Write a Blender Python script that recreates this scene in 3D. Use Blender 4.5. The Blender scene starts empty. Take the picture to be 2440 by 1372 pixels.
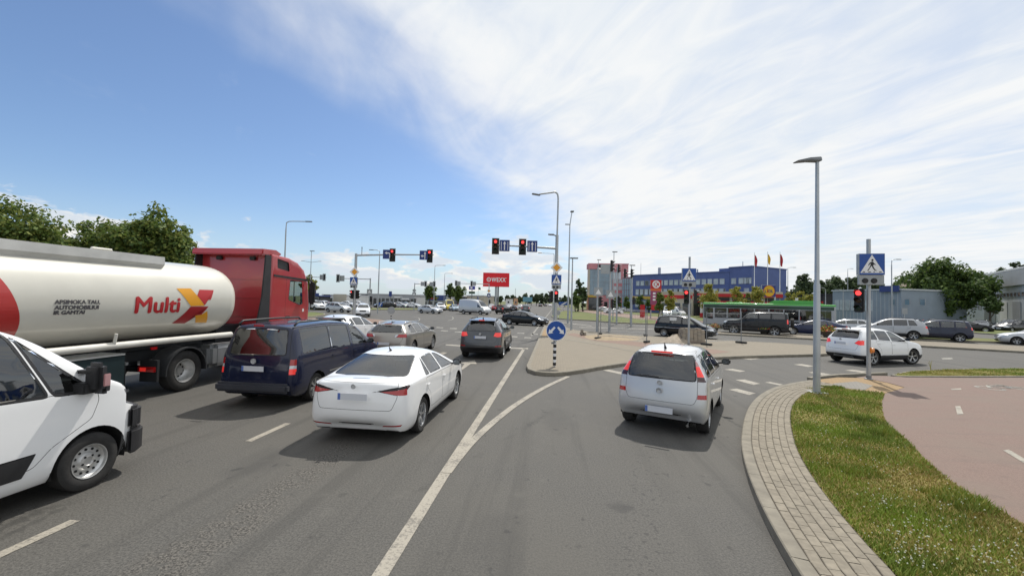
import bpy, bmesh, math, random
from mathutils import Vector, Matrix
R = math.radians
sc = bpy.context.scene
col = sc.collection
rnd = random.Random(11)

# ---------------------------------------------------------------- camera, sky, sun, exposure
FPX, CX, CY, CAMZ = 1000.0, 1220.0, 686.0, 2.45          # photo is 2440 x 1372
PITCH, ROLL = R(1.78), R(1.43)
cam_d = bpy.data.cameras.new('camera'); cam = bpy.data.objects.new('camera', cam_d); col.objects.link(cam)
cam_d.sensor_fit = 'HORIZONTAL'; cam_d.sensor_width = 36.0; cam_d.lens = 36.0 * FPX / 2440.0
cam_d.clip_start = 0.05; cam_d.clip_end = 6000
CAMR = Matrix.Rotation(math.pi / 2 + PITCH, 4, 'X') @ Matrix.Rotation(ROLL, 4, 'Z')
cam.matrix_world = Matrix.Translation((0, 0, CAMZ)) @ CAMR
sc.camera = cam
sc.view_settings.view_transform = 'Standard'; sc.view_settings.look = 'None'
sc.view_settings.exposure = 0.5; sc.view_settings.gamma = 1.0; sc.view_settings.use_curve_mapping = False
SUN_EL, SUN_AZ = R(56), R(23)                             # azimuth clockwise from +Y (straight ahead)

w = bpy.data.worlds.new('World'); sc.world = w; w.use_nodes = True
nt = w.node_tree; nt.nodes.clear()
def wn(t, **k):
    n = nt.nodes.new(t)
    for a, b in k.items(): setattr(n, a, b)
    return n
def setin(n, i, v):
    if hasattr(v, 'is_linked') or isinstance(v, bpy.types.NodeSocket): n.id_data.links.new(v, n.inputs[i])
    else: n.inputs[i].default_value = v
def wm(op, a, b=0.0, c=0.0, clamp=False):
    n = wn('ShaderNodeMath', operation=op, use_clamp=clamp)
    setin(n, 0, a); setin(n, 1, b)
    if len(n.inputs) > 2: setin(n, 2, c)
    return n.outputs[0]
def wsmooth(v, a, b):
    n = wn('ShaderNodeMapRange', interpolation_type='SMOOTHSTEP'); setin(n, 0, v); setin(n, 1, a); setin(n, 2, b); return n.outputs[0]
def wcomb(x, y, z):
    n = wn('ShaderNodeCombineXYZ'); setin(n, 0, x); setin(n, 1, y); setin(n, 2, z); return n.outputs[0]
def wnoise(v, s, d=6, r=.55, dist=0.0):
    n = wn('ShaderNodeTexNoise'); setin(n, 'Vector', v); setin(n, 'Scale', s); setin(n, 'Detail', d); setin(n, 'Roughness', r); setin(n, 'Distortion', dist); return n.outputs[0]
def wmix(f, a, b):
    n = wn('ShaderNodeMix', data_type='RGBA'); setin(n, 0, f); setin(n, 6, a); setin(n, 7, b); return n.outputs[2]
sky = wn('ShaderNodeTexSky', sky_type='NISHITA', sun_disc=False, sun_elevation=SUN_EL, sun_rotation=SUN_AZ, air_density=1.0, dust_density=0.6, ozone_density=1.6, altitude=50)
tc = wn('ShaderNodeTexCoord'); sep = wn('ShaderNodeSeparateXYZ'); nt.links.new(tc.outputs['Generated'], sep.inputs[0])
dx, dy, dz = sep.outputs
zc = wm('MAXIMUM', dz, 0.0)
zz = wm('ADD', zc, 0.09)
px_ = wm('DIVIDE', dx, zz); py_ = wm('DIVIDE', dy, zz)
# high cloud sheet: its edge is one straight front across the sky, its streaks run along that front
along = wm('ADD', wm('MULTIPLY', px_, .34), wm('MULTIPLY', py_, .94))
across = wm('SUBTRACT', wm('MULTIPLY', px_, .94), wm('MULTIPLY', py_, .34))
P1 = wcomb(along, across, 0.0)
P2 = wcomb(wm('MULTIPLY', along, .6), across, 3.7)
n_big = wnoise(P1, .55, 5, .55, .4)
n_str = wnoise(P2, 1.5, 7, .55, .5)
n_fine = wnoise(wcomb(wm('MULTIPLY', wm('SUBTRACT', along, across), .5), wm('MULTIPLY', wm('ADD', along, across), 1.3), 9.1), 3.0, 6, .58, .8)
front = wm('ADD', wm('ADD', across, 1.2), wm('ADD', wm('MULTIPLY', wm('SUBTRACT', n_big, .5), 1.3), wm('MULTIPLY', wm('SUBTRACT', n_str, .5), 1.1)))
m_sheet = wsmooth(front, -.25, .85)
thin = wm('ADD', wm('MULTIPLY', n_str, .55), wm('ADD', wm('MULTIPLY', n_fine, .28), wm('MULTIPLY', n_big, .35)))
m_thin = wm('ADD', .70, wm('MULTIPLY', wsmooth(thin, .44, .68), .30))
m_sheet = wm('MULTIPLY', m_sheet, m_thin)
# wisps ahead of the front
wisp = wm('MULTIPLY', wsmooth(wm('ADD', n_str, wm('MULTIPLY', n_fine, .35)), .72, .95), wsmooth(across, -2.6, -1.1))
m_sheet = wm('MAXIMUM', m_sheet, wm('MULTIPLY', wisp, .55))
# cumulus low over the horizon
az = wm('ARCTAN2', dx, dy)
el = wm('ARCSINE', wm('MAXIMUM', wm('MINIMUM', dz, 1.0), -1.0))
PC = wcomb(wm('MULTIPLY', az, 7.0), wm('MULTIPLY', el, 17.0), 1.3)
nc = wnoise(PC, 1.25, 7, .58, .25)
band = wm('MULTIPLY', wsmooth(el, -.01, .03), wm('SUBTRACT', 1.0, wsmooth(el, .07, .22)))
m_cum = wsmooth(wm('ADD', nc, wm('MULTIPLY', wm('SUBTRACT', band, 1.0), .34)), .435, .51)
PCs = wcomb(wm('MULTIPLY', az, 7.0), wm('MULTIPLY', wm('SUBTRACT', el, .022), 17.0), 1.3)
ncs = wnoise(PCs, 1.25, 7, .58, .25)
shade = wsmooth(wm('SUBTRACT', nc, ncs), -.10, .10)
haze_low = wm('SUBTRACT', 1.0, wsmooth(el, -.02, .20))
skyc = wn('ShaderNodeMix', data_type='RGBA', blend_type='MULTIPLY'); setin(skyc, 0, 1.0); setin(skyc, 6, sky.outputs[0]); setin(skyc, 7, (.90, .98, 1.09, 1)); skyc = skyc.outputs[2]
c0 = wmix(wm('MULTIPLY', haze_low, .6), skyc, (4.6, 5.7, 6.9, 1))
c1 = wmix(wm('MULTIPLY', m_cum, .93), c0, wmix(shade, (8.3, 8.0, 7.5, 1), (5.9, 6.4, 7.0, 1)))
sheet_col = wmix(wsmooth(wm('ADD', wm('MULTIPLY', n_fine, .5), wm('MULTIPLY', n_big, .5)), .36, .62), (6.7, 7.15, 7.6, 1), (7.75, 7.85, 7.9, 1))
c2 = wmix(m_sheet, c1, sheet_col)
bg = wn('ShaderNodeBackground'); setin(bg, 0, c2); bg.inputs[1].default_value = 0.085
out = wn('ShaderNodeOutputWorld'); nt.links.new(bg.outputs[0], out.inputs[0])

sun_d = bpy.data.lights.new('sun', 'SUN'); sun_d.energy = 2.6; sun_d.angle = R(0.9); sun_d.color = (1.0, .95, .87)
sun = bpy.data.objects.new('sun', sun_d); col.objects.link(sun)
SD = Vector((math.sin(SUN_AZ) * math.cos(SUN_EL), math.cos(SUN_AZ) * math.cos(SUN_EL), math.sin(SUN_EL)))
sun.rotation_euler = SD.to_track_quat('Z', 'Y').to_euler(); sun.location = (20, 30, 60)

# ---------------------------------------------------------------- pixel <-> place helpers
def ray(px, py):
    v = CAMR.to_3x3() @ Vector(((px - CX) / FPX, -(py - CY) / FPX, -1.0)); return v
def G(px, py, z=0.0):                       # where the sight line through a photo pixel meets the height z
    v = ray(px, py); t = (z - CAMZ) / v.z; return Vector((v.x * t, v.y * t, z))
def HZ(px): return 717.2 + .025 * (px - 1220)
def A(px, Y, z=0.0):                        # a point at depth Y, in the direction of a photo column
    v = ray(px, HZ(px)); t = Y / v.y; return Vector((v.x * t, Y, z))
def ZH(px, py, Y):                          # the height of a photo pixel at depth Y
    v = ray(px, py); return CAMZ + v.z * Y / v.y
# ---------------------------------------------------------------- mesh helpers
class MB:
    def __init__(s): s.v = []; s.f = []
    def add(s, vs, fs):
        n = len(s.v); s.v += [tuple(p) for p in vs]; s.f += [tuple(i + n for i in f) for f in fs]; return s
    def box(s, c, d, rz=0.0, tilt=0.0):
        hx, hy, hz = d[0] / 2, d[1] / 2, d[2] / 2
        M = Matrix.Translation(c) @ Matrix.Rotation(rz, 4, 'Z') @ Matrix.Rotation(tilt, 4, 'Y')
        vs = [M @ Vector((x * hx, y * hy, z * hz)) for x in (-1, 1) for y in (-1, 1) for z in (-1, 1)]
        return s.add(vs, [(0, 1, 3, 2), (4, 6, 7, 5), (0, 4, 5, 1), (2, 3, 7, 6), (0, 2, 6, 4), (1, 5, 7, 3)])
    def bx(s, x0, x1, y0, y1, z0, z1): return s.box(((x0 + x1) / 2, (y0 + y1) / 2, (z0 + z1) / 2), (abs(x1 - x0), abs(y1 - y0), abs(z1 - z0)))
    def path(s, pts, r, n=8, cap=True):
        pts = [Vector(p) for p in pts]; rs = r if isinstance(r, (list, tuple)) else [r] * len(pts)
        vs = []; fs = []; up = None
        for i, p in enumerate(pts):
            d = (pts[min(i + 1, len(pts) - 1)] - pts[max(i - 1, 0)]).normalized()
            if up is None: up = Vector((0, 0, 1)) if abs(d.z) < .9 else Vector((1, 0, 0))
            a = d.cross(up).normalized(); b = a.cross(d).normalized(); up = b
            for k in range(n):
                t = 2 * math.pi * k / n; vs.append(p + (a * math.cos(t) + b * math.sin(t)) * rs[i])
        for i in range(len(pts) - 1):
            for k in range(n): fs.append((i * n + k, i * n + (k + 1) % n, (i + 1) * n + (k + 1) % n, (i + 1) * n + k))
        if cap: fs.append(tuple(range(n - 1, -1, -1))); fs.append(tuple((len(pts) - 1) * n + k for k in range(n)))
        return s.add(vs, fs)
    def cyl(s, p0, p1, r0, r1=None, n=12): return s.path([p0, p1], [r0, r0 if r1 is None else r1], n)
    def lathe(s, prof, n=24, axis='Z', c=(0, 0, 0), closed=False):
        vs = []; fs = []; m = len(prof)
        for k in range(n):
            t = 2 * math.pi * k / n
            for r, h in prof:
                x, y = r * math.cos(t), r * math.sin(t)
                p = {'Z': (x, y, h), 'Y': (x, h, y), 'X': (h, x, y)}[axis]; vs.append((p[0] + c[0], p[1] + c[1], p[2] + c[2]))
        for k in range(n):
            k2 = (k + 1) % n
            for i in range(m if closed else m - 1):
                j = (i + 1) % m; fs.append((k * m + i, k2 * m + i, k2 * m + j, k * m + j))
        return s.add(vs, fs)
    def prism(s, poly, z0, z1):             # poly in xy, counter-clockwise
        n = len(poly); vs = [(p[0], p[1], z0) for p in poly] + [(p[0], p[1], z1) for p in poly]
        fs = [tuple(range(n - 1, -1, -1)), tuple(range(n, 2 * n))] + [(i, (i + 1) % n, n + (i + 1) % n, n + i) for i in range(n)]
        return s.add(vs, fs)
    def prism_xz(s, poly, y0, y1):          # poly in xz
        n = len(poly); vs = [(p[0], y0, p[1]) for p in poly] + [(p[0], y1, p[1]) for p in poly]
        fs = [tuple(range(n)), tuple(range(2 * n - 1, n - 1, -1))] + [((i + 1) % n, i, n + i, n + (i + 1) % n) for i in range(n)]
        return s.add(vs, fs)
    def sheet(s, poly, z=None):
        vs = [(p[0], p[1], p[2] if z is None else z) for p in poly]; return s.add(vs, [tuple(range(len(vs)))])
    def mesh(s, name):
        me = bpy.data.meshes.new(name); me.from_pydata(s.v, [], s.f); me.update(); return me
    def build(s, name, mat, parent=None, smooth=False, bevel=0.0, loc=None, fix=True):
        me = s.mesh(name)
        if fix or bevel:
            bm = bmesh.new(); bm.from_mesh(me)
            if bevel:
                bmesh.ops.bevel(bm, geom=[e for e in bm.edges if len(e.link_faces) == 2 and e.calc_face_angle(0) > .5], offset=bevel, segments=2, affect='EDGES', clamp_overlap=True)
            bmesh.ops.recalc_face_normals(bm, faces=bm.faces); bm.to_mesh(me); bm.free()
        return link(name, me, mat, parent, smooth, loc)
def link(name, me, mat, parent=None, smooth=False, loc=None):
    o = bpy.data.objects.new(name, me); col.objects.link(o)
    if mat is not None and not me.materials: me.materials.append(mat)
    if parent is not None: o.parent = parent
    if loc is not None: o.location = loc
    if smooth: shade(me, smooth)
    return o
def shade(me, ang=True):
    for p in me.polygons: p.use_smooth = True
    if ang is not True:
        me.set_sharp_from_angle(angle=ang)
def empty(name, loc=(0, 0, 0), rz=0.0):
    o = bpy.data.objects.new(name, None); col.objects.link(o); o.location = loc; o.rotation_euler = (0, 0, rz); o.empty_display_size = .2; return o
def tag(o, label=None, cat=None, group=None, kind=None):
    for k, v in (('label', label), ('category', cat), ('group', group), ('kind', kind)):
        if v: o[k] = v
    return o
kids_of = {}
def copy_tree(o, parent=None, depth=0):
    c = o.copy(); col.objects.link(c)
    if parent is not None: c.parent = parent
    for ch in list(o.children): copy_tree(ch, c, depth + 1)
    return c
def catmull(pts, n=6):
    out = []; P = [Vector(p) for p in pts]
    for i in range(len(P) - 1):
        p0, p1, p2, p3 = P[max(i - 1, 0)], P[i], P[i + 1], P[min(i + 2, len(P) - 1)]
        for k in range(n):
            t = k / n; out.append(.5 * ((2 * p1) + (p2 - p0) * t + (2 * p0 - 5 * p1 + 4 * p2 - p3) * t * t + (3 * p1 - p0 - 3 * p2 + p3) * t ** 3))
    out.append(P[-1]); return out
def round_poly(poly, r, n=4):
    out = []; m = len(poly)
    for i in range(m):
        p = Vector(poly[i][:2]); a = Vector(poly[i - 1][:2]); b = Vector(poly[(i + 1) % m][:2])
        da, db = (a - p), (b - p); ra = min(r, da.length * .45); rb = min(r, db.length * .45)
        s, e = p + da.normalized() * ra, p + db.normalized() * rb
        for k in range(n + 1):
            t = k / n; out.append(tuple((1 - t) ** 2 * s + 2 * t * (1 - t) * p + t * t * e))
    return out
def inside(p, poly):
    x, y = p; c = False; n = len(poly); j = n - 1
    for i in range(n):
        xi, yi = poly[i][0], poly[i][1]; xj, yj = poly[j][0], poly[j][1]
        if (yi > y) != (yj > y) and x < (xj - xi) * (y - yi) / (yj - yi) + xi: c = not c
        j = i
    return c
BENCH = bpy.data.scenes.new('bench')           # side scene for evaluating modifiers, removed at the end
def baked(o):
    BENCH.collection.objects.link(o); 
    with bpy.context.temp_override(scene=BENCH, view_layer=BENCH.view_layers[0]): dg = bpy.context.evaluated_depsgraph_get()
    me = bpy.data.meshes.new_from_object(o.evaluated_get(dg)); bpy.data.objects.remove(o); return me
def text_mesh(txt, size, thick=0.0, align='CENTER', spacing=1.0, shear=0.0):
    cu = bpy.data.curves.new('lettering', 'FONT'); cu.body = txt; cu.size = size; cu.offset = thick; cu.align_x = align; cu.align_y = 'CENTER'; cu.space_character = spacing; cu.shear = shear; cu.resolution_u = 3
    cu.fill_mode = 'FRONT'
    o = bpy.data.objects.new('lettering', cu); me = baked(o); bpy.data.curves.remove(cu); return me

# ---------------------------------------------------------------- materials
M = {}
def mat(name, c, rough=.6, metal=0.0, coat=0.0, spec=.5, noise=None, bump=None, emit=None, var=0.0, vscale=3.0, detail=4):
    """plain material with colour variation (var) and fine relief (bump=(scale, strength))"""
    m = bpy.data.materials.new(name); m.use_nodes = True; t = m.node_tree; b = t.nodes['Principled BSDF']
    b.inputs['Base Color'].default_value = (*c, 1); b.inputs['Roughness'].default_value = rough; b.inputs['Metallic'].default_value = metal
    b.inputs['Specular IOR Level'].default_value = spec; b.inputs['Coat Weight'].default_value = coat; b.inputs['Coat Roughness'].default_value = .04
    if var or bump:
        tcn = t.nodes.new('ShaderNodeTexCoord')
    if var:
        n = t.nodes.new('ShaderNodeTexNoise'); n.inputs['Scale'].default_value = vscale; n.inputs['Detail'].default_value = detail; t.links.new(tcn.outputs['Object'], n.inputs['Vector'])
        r = t.nodes.new('ShaderNodeMapRange'); r.inputs[1].default_value = .3; r.inputs[2].default_value = .7; r.inputs[3].default_value = 1 - var; r.inputs[4].default_value = 1 + var; t.links.new(n.outputs[0], r.inputs[0])
        mx = t.nodes.new('ShaderNodeMix'); mx.data_type = 'RGBA'; mx.blend_type = 'MULTIPLY'; mx.inputs[0].default_value = 1; mx.inputs[6].default_value = (*c, 1); t.links.new(r.outputs[0], mx.inputs[7]); t.links.new(mx.outputs[2], b.inputs['Base Color'])
    if bump:
        n = t.nodes.new('ShaderNodeTexNoise'); n.inputs['Scale'].default_value = bump[0]; n.inputs['Detail'].default_value = 3; t.links.new(tcn.outputs['Object'], n.inputs['Vector'])
        bp = t.nodes.new('ShaderNodeBump'); bp.inputs['Strength'].default_value = bump[1]; bp.inputs['Distance'].default_value = .01; t.links.new(n.outputs[0], bp.inputs['Height']); t.links.new(bp.outputs[0], b.inputs['Normal'])
    if emit: b.inputs['Emission Color'].default_value = (*emit[:3], 1); b.inputs['Emission Strength'].default_value = emit[3]
    M[name] = m; return m
def paint(name, c, metal=0.0, rough=.28, dirt=.10, coat=1.0):
    """car paint: clear coat over colour, dusty; the inner side of the sheet metal is dark lining"""
    m = bpy.data.materials.new(name); m.use_nodes = True; t = m.node_tree; b = t.nodes['Principled BSDF']; L = t.links.new
    b.inputs['Metallic'].default_value = metal; b.inputs['Coat Weight'].default_value = 1.0; b.inputs['Coat Roughness'].default_value = .05
    g = t.nodes.new('ShaderNodeNewGeometry'); tcn = t.nodes.new('ShaderNodeTexCoord')
    n = t.nodes.new('ShaderNodeTexNoise'); n.inputs['Scale'].default_value = 2.6; n.inputs['Detail'].default_value = 6; n.inputs['Roughness'].default_value = .65; L(tcn.outputs['Object'], n.inputs['Vector'])
    sp = t.nodes.new('ShaderNodeSeparateXYZ'); L(tcn.outputs['Object'], sp.inputs[0])
    low = t.nodes.new('ShaderNodeMapRange'); low.inputs[1].default_value = .75; low.inputs[2].default_value = .2; low.inputs[3].default_value = .25; low.inputs[4].default_value = 1; L(sp.outputs[2], low.inputs[0])
    mu = t.nodes.new('ShaderNodeMath'); mu.operation = 'MULTIPLY'; L(n.outputs[0], mu.inputs[0]); L(low.outputs[0], mu.inputs[1])
    mu2 = t.nodes.new('ShaderNodeMath'); mu2.operation = 'MULTIPLY'; mu2.inputs[1].default_value = dirt * 2.2; L(mu.outputs[0], mu2.inputs[0])
    mx = t.nodes.new('ShaderNodeMix'); mx.data_type = 'RGBA'; mx.inputs[6].default_value = (*c, 1); mx.inputs[7].default_value = (.22, .2, .175, 1); L(mu2.outputs[0], mx.inputs[0])
    mb = t.nodes.new('ShaderNodeMix'); mb.data_type = 'RGBA'; L(g.outputs['Backfacing'], mb.inputs[0]); L(mx.outputs[2], mb.inputs[6]); mb.inputs[7].default_value = (.05, .05, .052, 1); L(mb.outputs[2], b.inputs['Base Color'])
    rr = t.nodes.new('ShaderNodeMapRange'); rr.inputs[1].default_value = 0; rr.inputs[2].default_value = .3; rr.inputs[3].default_value = rough; rr.inputs[4].default_value = .6; L(mu2.outputs[0], rr.inputs[0]); L(rr.outputs[0], b.inputs['Roughness'])
    cw = t.nodes.new('ShaderNodeMapRange'); cw.inputs[1].default_value = 0; cw.inputs[2].default_value = 1; cw.inputs[3].default_value = coat; cw.inputs[4].default_value = 0; b.inputs['Specular IOR Level'].default_value = .5 * coat; L(g.outputs['Backfacing'], cw.inputs[0]); L(cw.outputs[0], b.inputs['Coat Weight'])
    M[name] = m; return m
def glass(name, tint=(.45, .5, .48), refl=1.0):
    m = bpy.data.materials.new(name); m.use_nodes = True; t = m.node_tree; t.nodes.remove(t.nodes['Principled BSDF']); o = t.nodes['Material Output']; L = t.links.new
    tr = t.nodes.new('ShaderNodeBsdfTransparent'); tr.inputs[0].default_value = (*tint, 1)
    gl = t.nodes.new('ShaderNodeBsdfGlossy'); gl.inputs['Roughness'].default_value = .02; gl.inputs[0].default_value = (1, 1, 1, 1)
    fr = t.nodes.new('ShaderNodeFresnel'); fr.inputs[0].default_value = 1.55
    mu = t.nodes.new('ShaderNodeMath'); mu.operation = 'MULTIPLY_ADD'; mu.use_clamp = True; mu.inputs[1].default_value = refl; mu.inputs[2].default_value = .07; L(fr.outputs[0], mu.inputs[0])
    mx = t.nodes.new('ShaderNodeMixShader'); L(mu.outputs[0], mx.inputs[0]); L(tr.outputs[0], mx.inputs[1]); L(gl.outputs[0], mx.inputs[2]); L(mx.outputs[0], o.inputs[0])
    M[name] = m; return m
class NT:                                    # tiny node-graph writer for the richer surfaces
    def __init__(s, name):
        s.m = bpy.data.materials.new(name); s.m.use_nodes = True; s.t = s.m.node_tree; s.b = s.t.nodes['Principled BSDF']; s.tc = s.t.nodes.new('ShaderNodeTexCoord'); M[name] = s.m
    def lk(s, n, i, v):
        if isinstance(v, bpy.types.NodeSocket): s.t.links.new(v, n.inputs[i])
        else: n.inputs[i].default_value = v
    def noise(s, scale, detail=4, rough=.5, v=None, dist=0.0, w=None):
        n = s.t.nodes.new('ShaderNodeTexNoise'); s.lk(n, 'Vector', v if v is not None else s.tc.outputs['Object']); s.lk(n, 'Scale', scale); s.lk(n, 'Detail', detail); s.lk(n, 'Roughness', rough); s.lk(n, 'Distortion', dist); return n.outputs[0]
    def mapv(s, sc=(1, 1, 1), rot=(0, 0, 0), loc=(0, 0, 0), v=None):
        n = s.t.nodes.new('ShaderNodeMapping'); s.lk(n, 0, v if v is not None else s.tc.outputs['Object']); n.inputs['Scale'].default_value = sc; n.inputs['Rotation'].default_value = rot; n.inputs['Location'].default_value = loc; return n.outputs[0]
    def rng(s, v, a, b, c=0.0, d=1.0, smooth=True):
        n = s.t.nodes.new('ShaderNodeMapRange'); n.interpolation_type = 'SMOOTHSTEP' if smooth else 'LINEAR'; s.lk(n, 0, v); s.lk(n, 1, a); s.lk(n, 2, b); s.lk(n, 3, c); s.lk(n, 4, d); return n.outputs[0]
    def math(s, op, a, b=0.0):
        n = s.t.nodes.new('ShaderNodeMath'); n.operation = op; s.lk(n, 0, a); s.lk(n, 1, b); return n.outputs[0]
    def mix(s, f, a, b, blend='MIX'):
        n = s.t.nodes.new('ShaderNodeMix'); n.data_type = 'RGBA'; n.blend_type = blend
        s.lk(n, 0, f)
        for i, x in ((6, a), (7, b)): s.lk(n, i, x if isinstance(x, bpy.types.NodeSocket) else (*x[:3], 1))
        return n.outputs[2]
    def xyz(s, v=None):
        n = s.t.nodes.new('ShaderNodeSeparateXYZ'); s.lk(n, 0, v if v is not None else s.tc.outputs['Object']); return n.outputs
    def bump(s, h, strength=.3, dist=.01, n0=None):
        n = s.t.nodes.new('ShaderNodeBump'); n.inputs['Strength'].default_value = strength; n.inputs['Distance'].default_value = dist; s.lk(n, 'Height', h)
        if n0 is not None: s.lk(n, 'Normal', n0)
        return n.outputs[0]
    def out(s, c=None, rough=None, normal=None):
        if c is not None: s.lk(s.b, 'Base Color', c)
        if rough is not None: s.lk(s.b, 'Roughness', rough)
        if normal is not None: s.lk(s.b, 'Normal', normal)
        return s.m
mat('galv', (.42, .44, .45), .42, .6, var=.12, vscale=1.5)
mat('galv_dark', (.22, .23, .24), .5, .4, var=.12)
mat('black_plastic', (.022, .022, .024), .5, var=.2, vscale=4)
mat('rubber', (.025, .024, .023), .8, var=.25, vscale=9, bump=(40, .3))
mat('gap', (.008, .008, .008), .8)
mat('under', (.015, .015, .015), .9)
mat('chrome', (.7, .7, .7), .14, 1.0)
mat('mirror_glass', (.16, .18, .2), .08, 1.0)
mat('alloy', (.5, .51, .52), .28, .9, var=.08)
mat('alloy_dark', (.10, .10, .105), .35, .7)
mat('steel_wheel', (.55, .55, .54), .4, .7, var=.12)
mat('drum', (.05, .048, .045), .7, .3)
mat('seat', (.09, .09, .09), .85)
mat('cream', (.45, .40, .32), .8)
mat('white_paint', (.78, .78, .76), .5, var=.05)
mat('white_ret', (.8, .8, .8), .35)
mat('blue_ret', (.012, .075, .33), .35, var=.06)
mat('blue_navy', (.012, .04, .20), .4, var=.06)
mat('sign_black', (.012, .012, .013), .5)
mat('sign_back', (.34, .36, .37), .45, .5, var=.08)
mat('yellow_ret', (.78, .34, .02), .4)
mat('red_lens', (.42, .012, .012), .18, coat=1)
mat('red_lens_lit', (.6, .03, .02), .2, coat=1, emit=(1, .04, .03, .28))
mat('red_signal', (.8, .05, .04), .3, emit=(1, .05, .05, 1.6))
mat('orange_signal', (.9, .4, .05), .3, emit=(1, .45, .08, .6))
mat('amber_lens', (.75, .24, .03), .2, coat=1)
mat('amber_dark', (.06, .03, .01), .3)
mat('green_dark', (.008, .03, .016), .3)
mat('red_dark', (.05, .008, .008), .3)
mat('clear_lens', (.62, .64, .66), .08, .2, coat=1)
mat('dark_lens', (.05, .012, .013), .1, coat=1)
mat('plate', (.62, .64, .68), .4)
mat('plate_blue', (.10, .17, .45), .4)
mat('red_flag', (.45, .02, .03), .8); mat('yellow_flag', (.75, .45, .03), .8); mat('green_flag', (.02, .12, .07), .8)
glass('car_glass', (.42, .47, .45), 1.0)
glass('car_glass_clear', (.62, .68, .66), 1.0)
glass('tinted_glass', (.10, .11, .11), 1.0)
# ---------------------------------------------------------------- ground surfaces
LANE = math.atan(.1)                          # heading of our carriageway, clockwise from +Y
def lane_pt(o, s, z=0.0):                     # o metres right of the lane axis through the origin, s metres along it
    c, q = math.cos(LANE), math.sin(LANE); return Vector((o * c + s * q, -o * q + s * c, z))
g = NT('asphalt')
lv = g.mapv(rot=(0, 0, LANE))
lx, ly, lz = g.xyz(lv)
fine = g.noise(42, 5, .8); mid = g.noise(9, 5, .6); big = g.noise(.35, 4, .55)
streak = g.noise(1.0, 5, .6, g.mapv(sc=(2.2, .10, 1), v=lv))
speck = g.t.nodes.new('ShaderNodeTexVoronoi'); g.lk(speck, 'Vector', g.tc.outputs['Object']); speck.inputs['Scale'].default_value = 70
c = g.mix(g.rng(fine, .36, .64), (0.040, 0.038, 0.035), (0.128, 0.122, 0.110))
c = g.mix(g.rng(big, .3, .7, 0, .55), c, (0.102, 0.095, 0.081))
c = g.mix(g.rng(streak, .50, .68, 0, .42), c, (0.045, 0.043, 0.039))
c = g.mix(g.rng(mid, .60, .75, 0, .35), c, (0.048, 0.046, 0.040))
blot = g.math('MULTIPLY', g.rng(g.noise(6.5, 3, .55, g.mapv(sc=(1, .6, 1), loc=(3, 1, 0))), .64, .72), g.rng(g.noise(.5, 2, .5, g.mapv(loc=(7, 2, 0))), .46, .56))
c = g.mix(g.math('MULTIPLY', blot, .62), c, (0.030, 0.029, 0.028))
pale = g.rng(g.noise(2.2, 5, .7, g.mapv(loc=(1, 9, 0))), .55, .75, 0, .35)
c = g.mix(pale, c, (0.13, 0.123, 0.108))
def stain(cx_, cy_, rx_, ry_, k, sc_=7):
    wx, wy, wz = g.xyz(); ex = g.math('DIVIDE', g.math('SUBTRACT', wx, cx_), rx_); ey = g.math('DIVIDE', g.math('SUBTRACT', wy, cy_), ry_)
    d2 = g.math('ADD', g.math('MULTIPLY', ex, ex), g.math('MULTIPLY', ey, ey)); return g.math('MULTIPLY', g.rng(g.math('ADD', d2, g.math('MULTIPLY', g.noise(sc_, 3), 1.1)), 1.35, .45), k)
for q in ((G(1480, 1208), .22, .20, .6, 7), (G(620, 1100), .5, .9, .3, 3), (G(1330, 1000), .5, 1.4, .28, 3), (G(1180, 1290), .35, .9, .25, 3)): c = g.mix(stain(q[0].x, q[0].y, q[1], q[2], q[3], q[4]), c, (0.035, 0.034, 0.033))
wx_, wy_, wz_ = g.xyz(); trail = g.math('ABSOLUTE', g.math('SUBTRACT', g.math('SUBTRACT', wx_, g.math('MULTIPLY', wy_, .32)), .02))
flecks = g.math('MULTIPLY', g.rng(trail, .42, .1), g.math('MULTIPLY', g.rng(g.noise(15, 2, .5), .60, .66), g.rng(wy_, 8.5, 7)))
c = g.mix(g.math('MULTIPLY', flecks, .6), c, (0.035, 0.034, 0.032))
# coarse worn strip down the middle of the lane behind the white saloon
wob = g.math('MULTIPLY', g.math('SUBTRACT', g.noise(1.6, 3), .5), .5)
dist = g.math('ABSOLUTE', g.math('ADD', g.math('ADD', lx, 3.35), wob))
worn = g.math('MULTIPLY', g.rng(dist, .42, .16), g.math('MULTIPLY', g.rng(ly, 7.6, 6.6), g.rng(g.noise(5, 4, .6), .36, .56)))
grit = g.noise(38, 4, .75)
c = g.mix(worn, c, g.mix(g.rng(grit, .42, .58), (0.038, 0.035, 0.032), (0.160, 0.149, 0.130)))
# oil spots and scuffs
sp1 = g.rng(g.noise(3.3, 2, .4), .70, .78, 0, .6)
c = g.mix(sp1, c, (0.030, 0.030, 0.028))
cr = g.t.nodes.new('ShaderNodeTexVoronoi'); cr.feature = 'DISTANCE_TO_EDGE'; g.lk(cr, 'Vector', g.mapv(sc=(.22, .07, 1), v=lv)); cr.inputs['Scale'].default_value = 1.0
crack = g.math('MULTIPLY', g.rng(g.math('ADD', cr.outputs[0], g.math('MULTIPLY', g.math('SUBTRACT', mid, .5), .06)), .012, .0), g.rng(big, .46, .58))
c = g.mix(g.math('MULTIPLY', crack, .55), c, (0.020, 0.020, 0.019))
bn = g.bump(fine, .55, .008); bn = g.bump(g.math('MULTIPLY', worn, grit), .8, .02, bn)
g.out(c, g.rng(fine, .3, .7, .72, .92), bn)
g = NT('red_asphalt')
f = g.noise(85, 3, .7); b2 = g.noise(.9, 5, .6); st = g.noise(4, 4, .6); st2 = g.noise(1.0, 5, .6, g.mapv(sc=(.25, 3, 1), rot=(0, 0, .5)))
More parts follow.
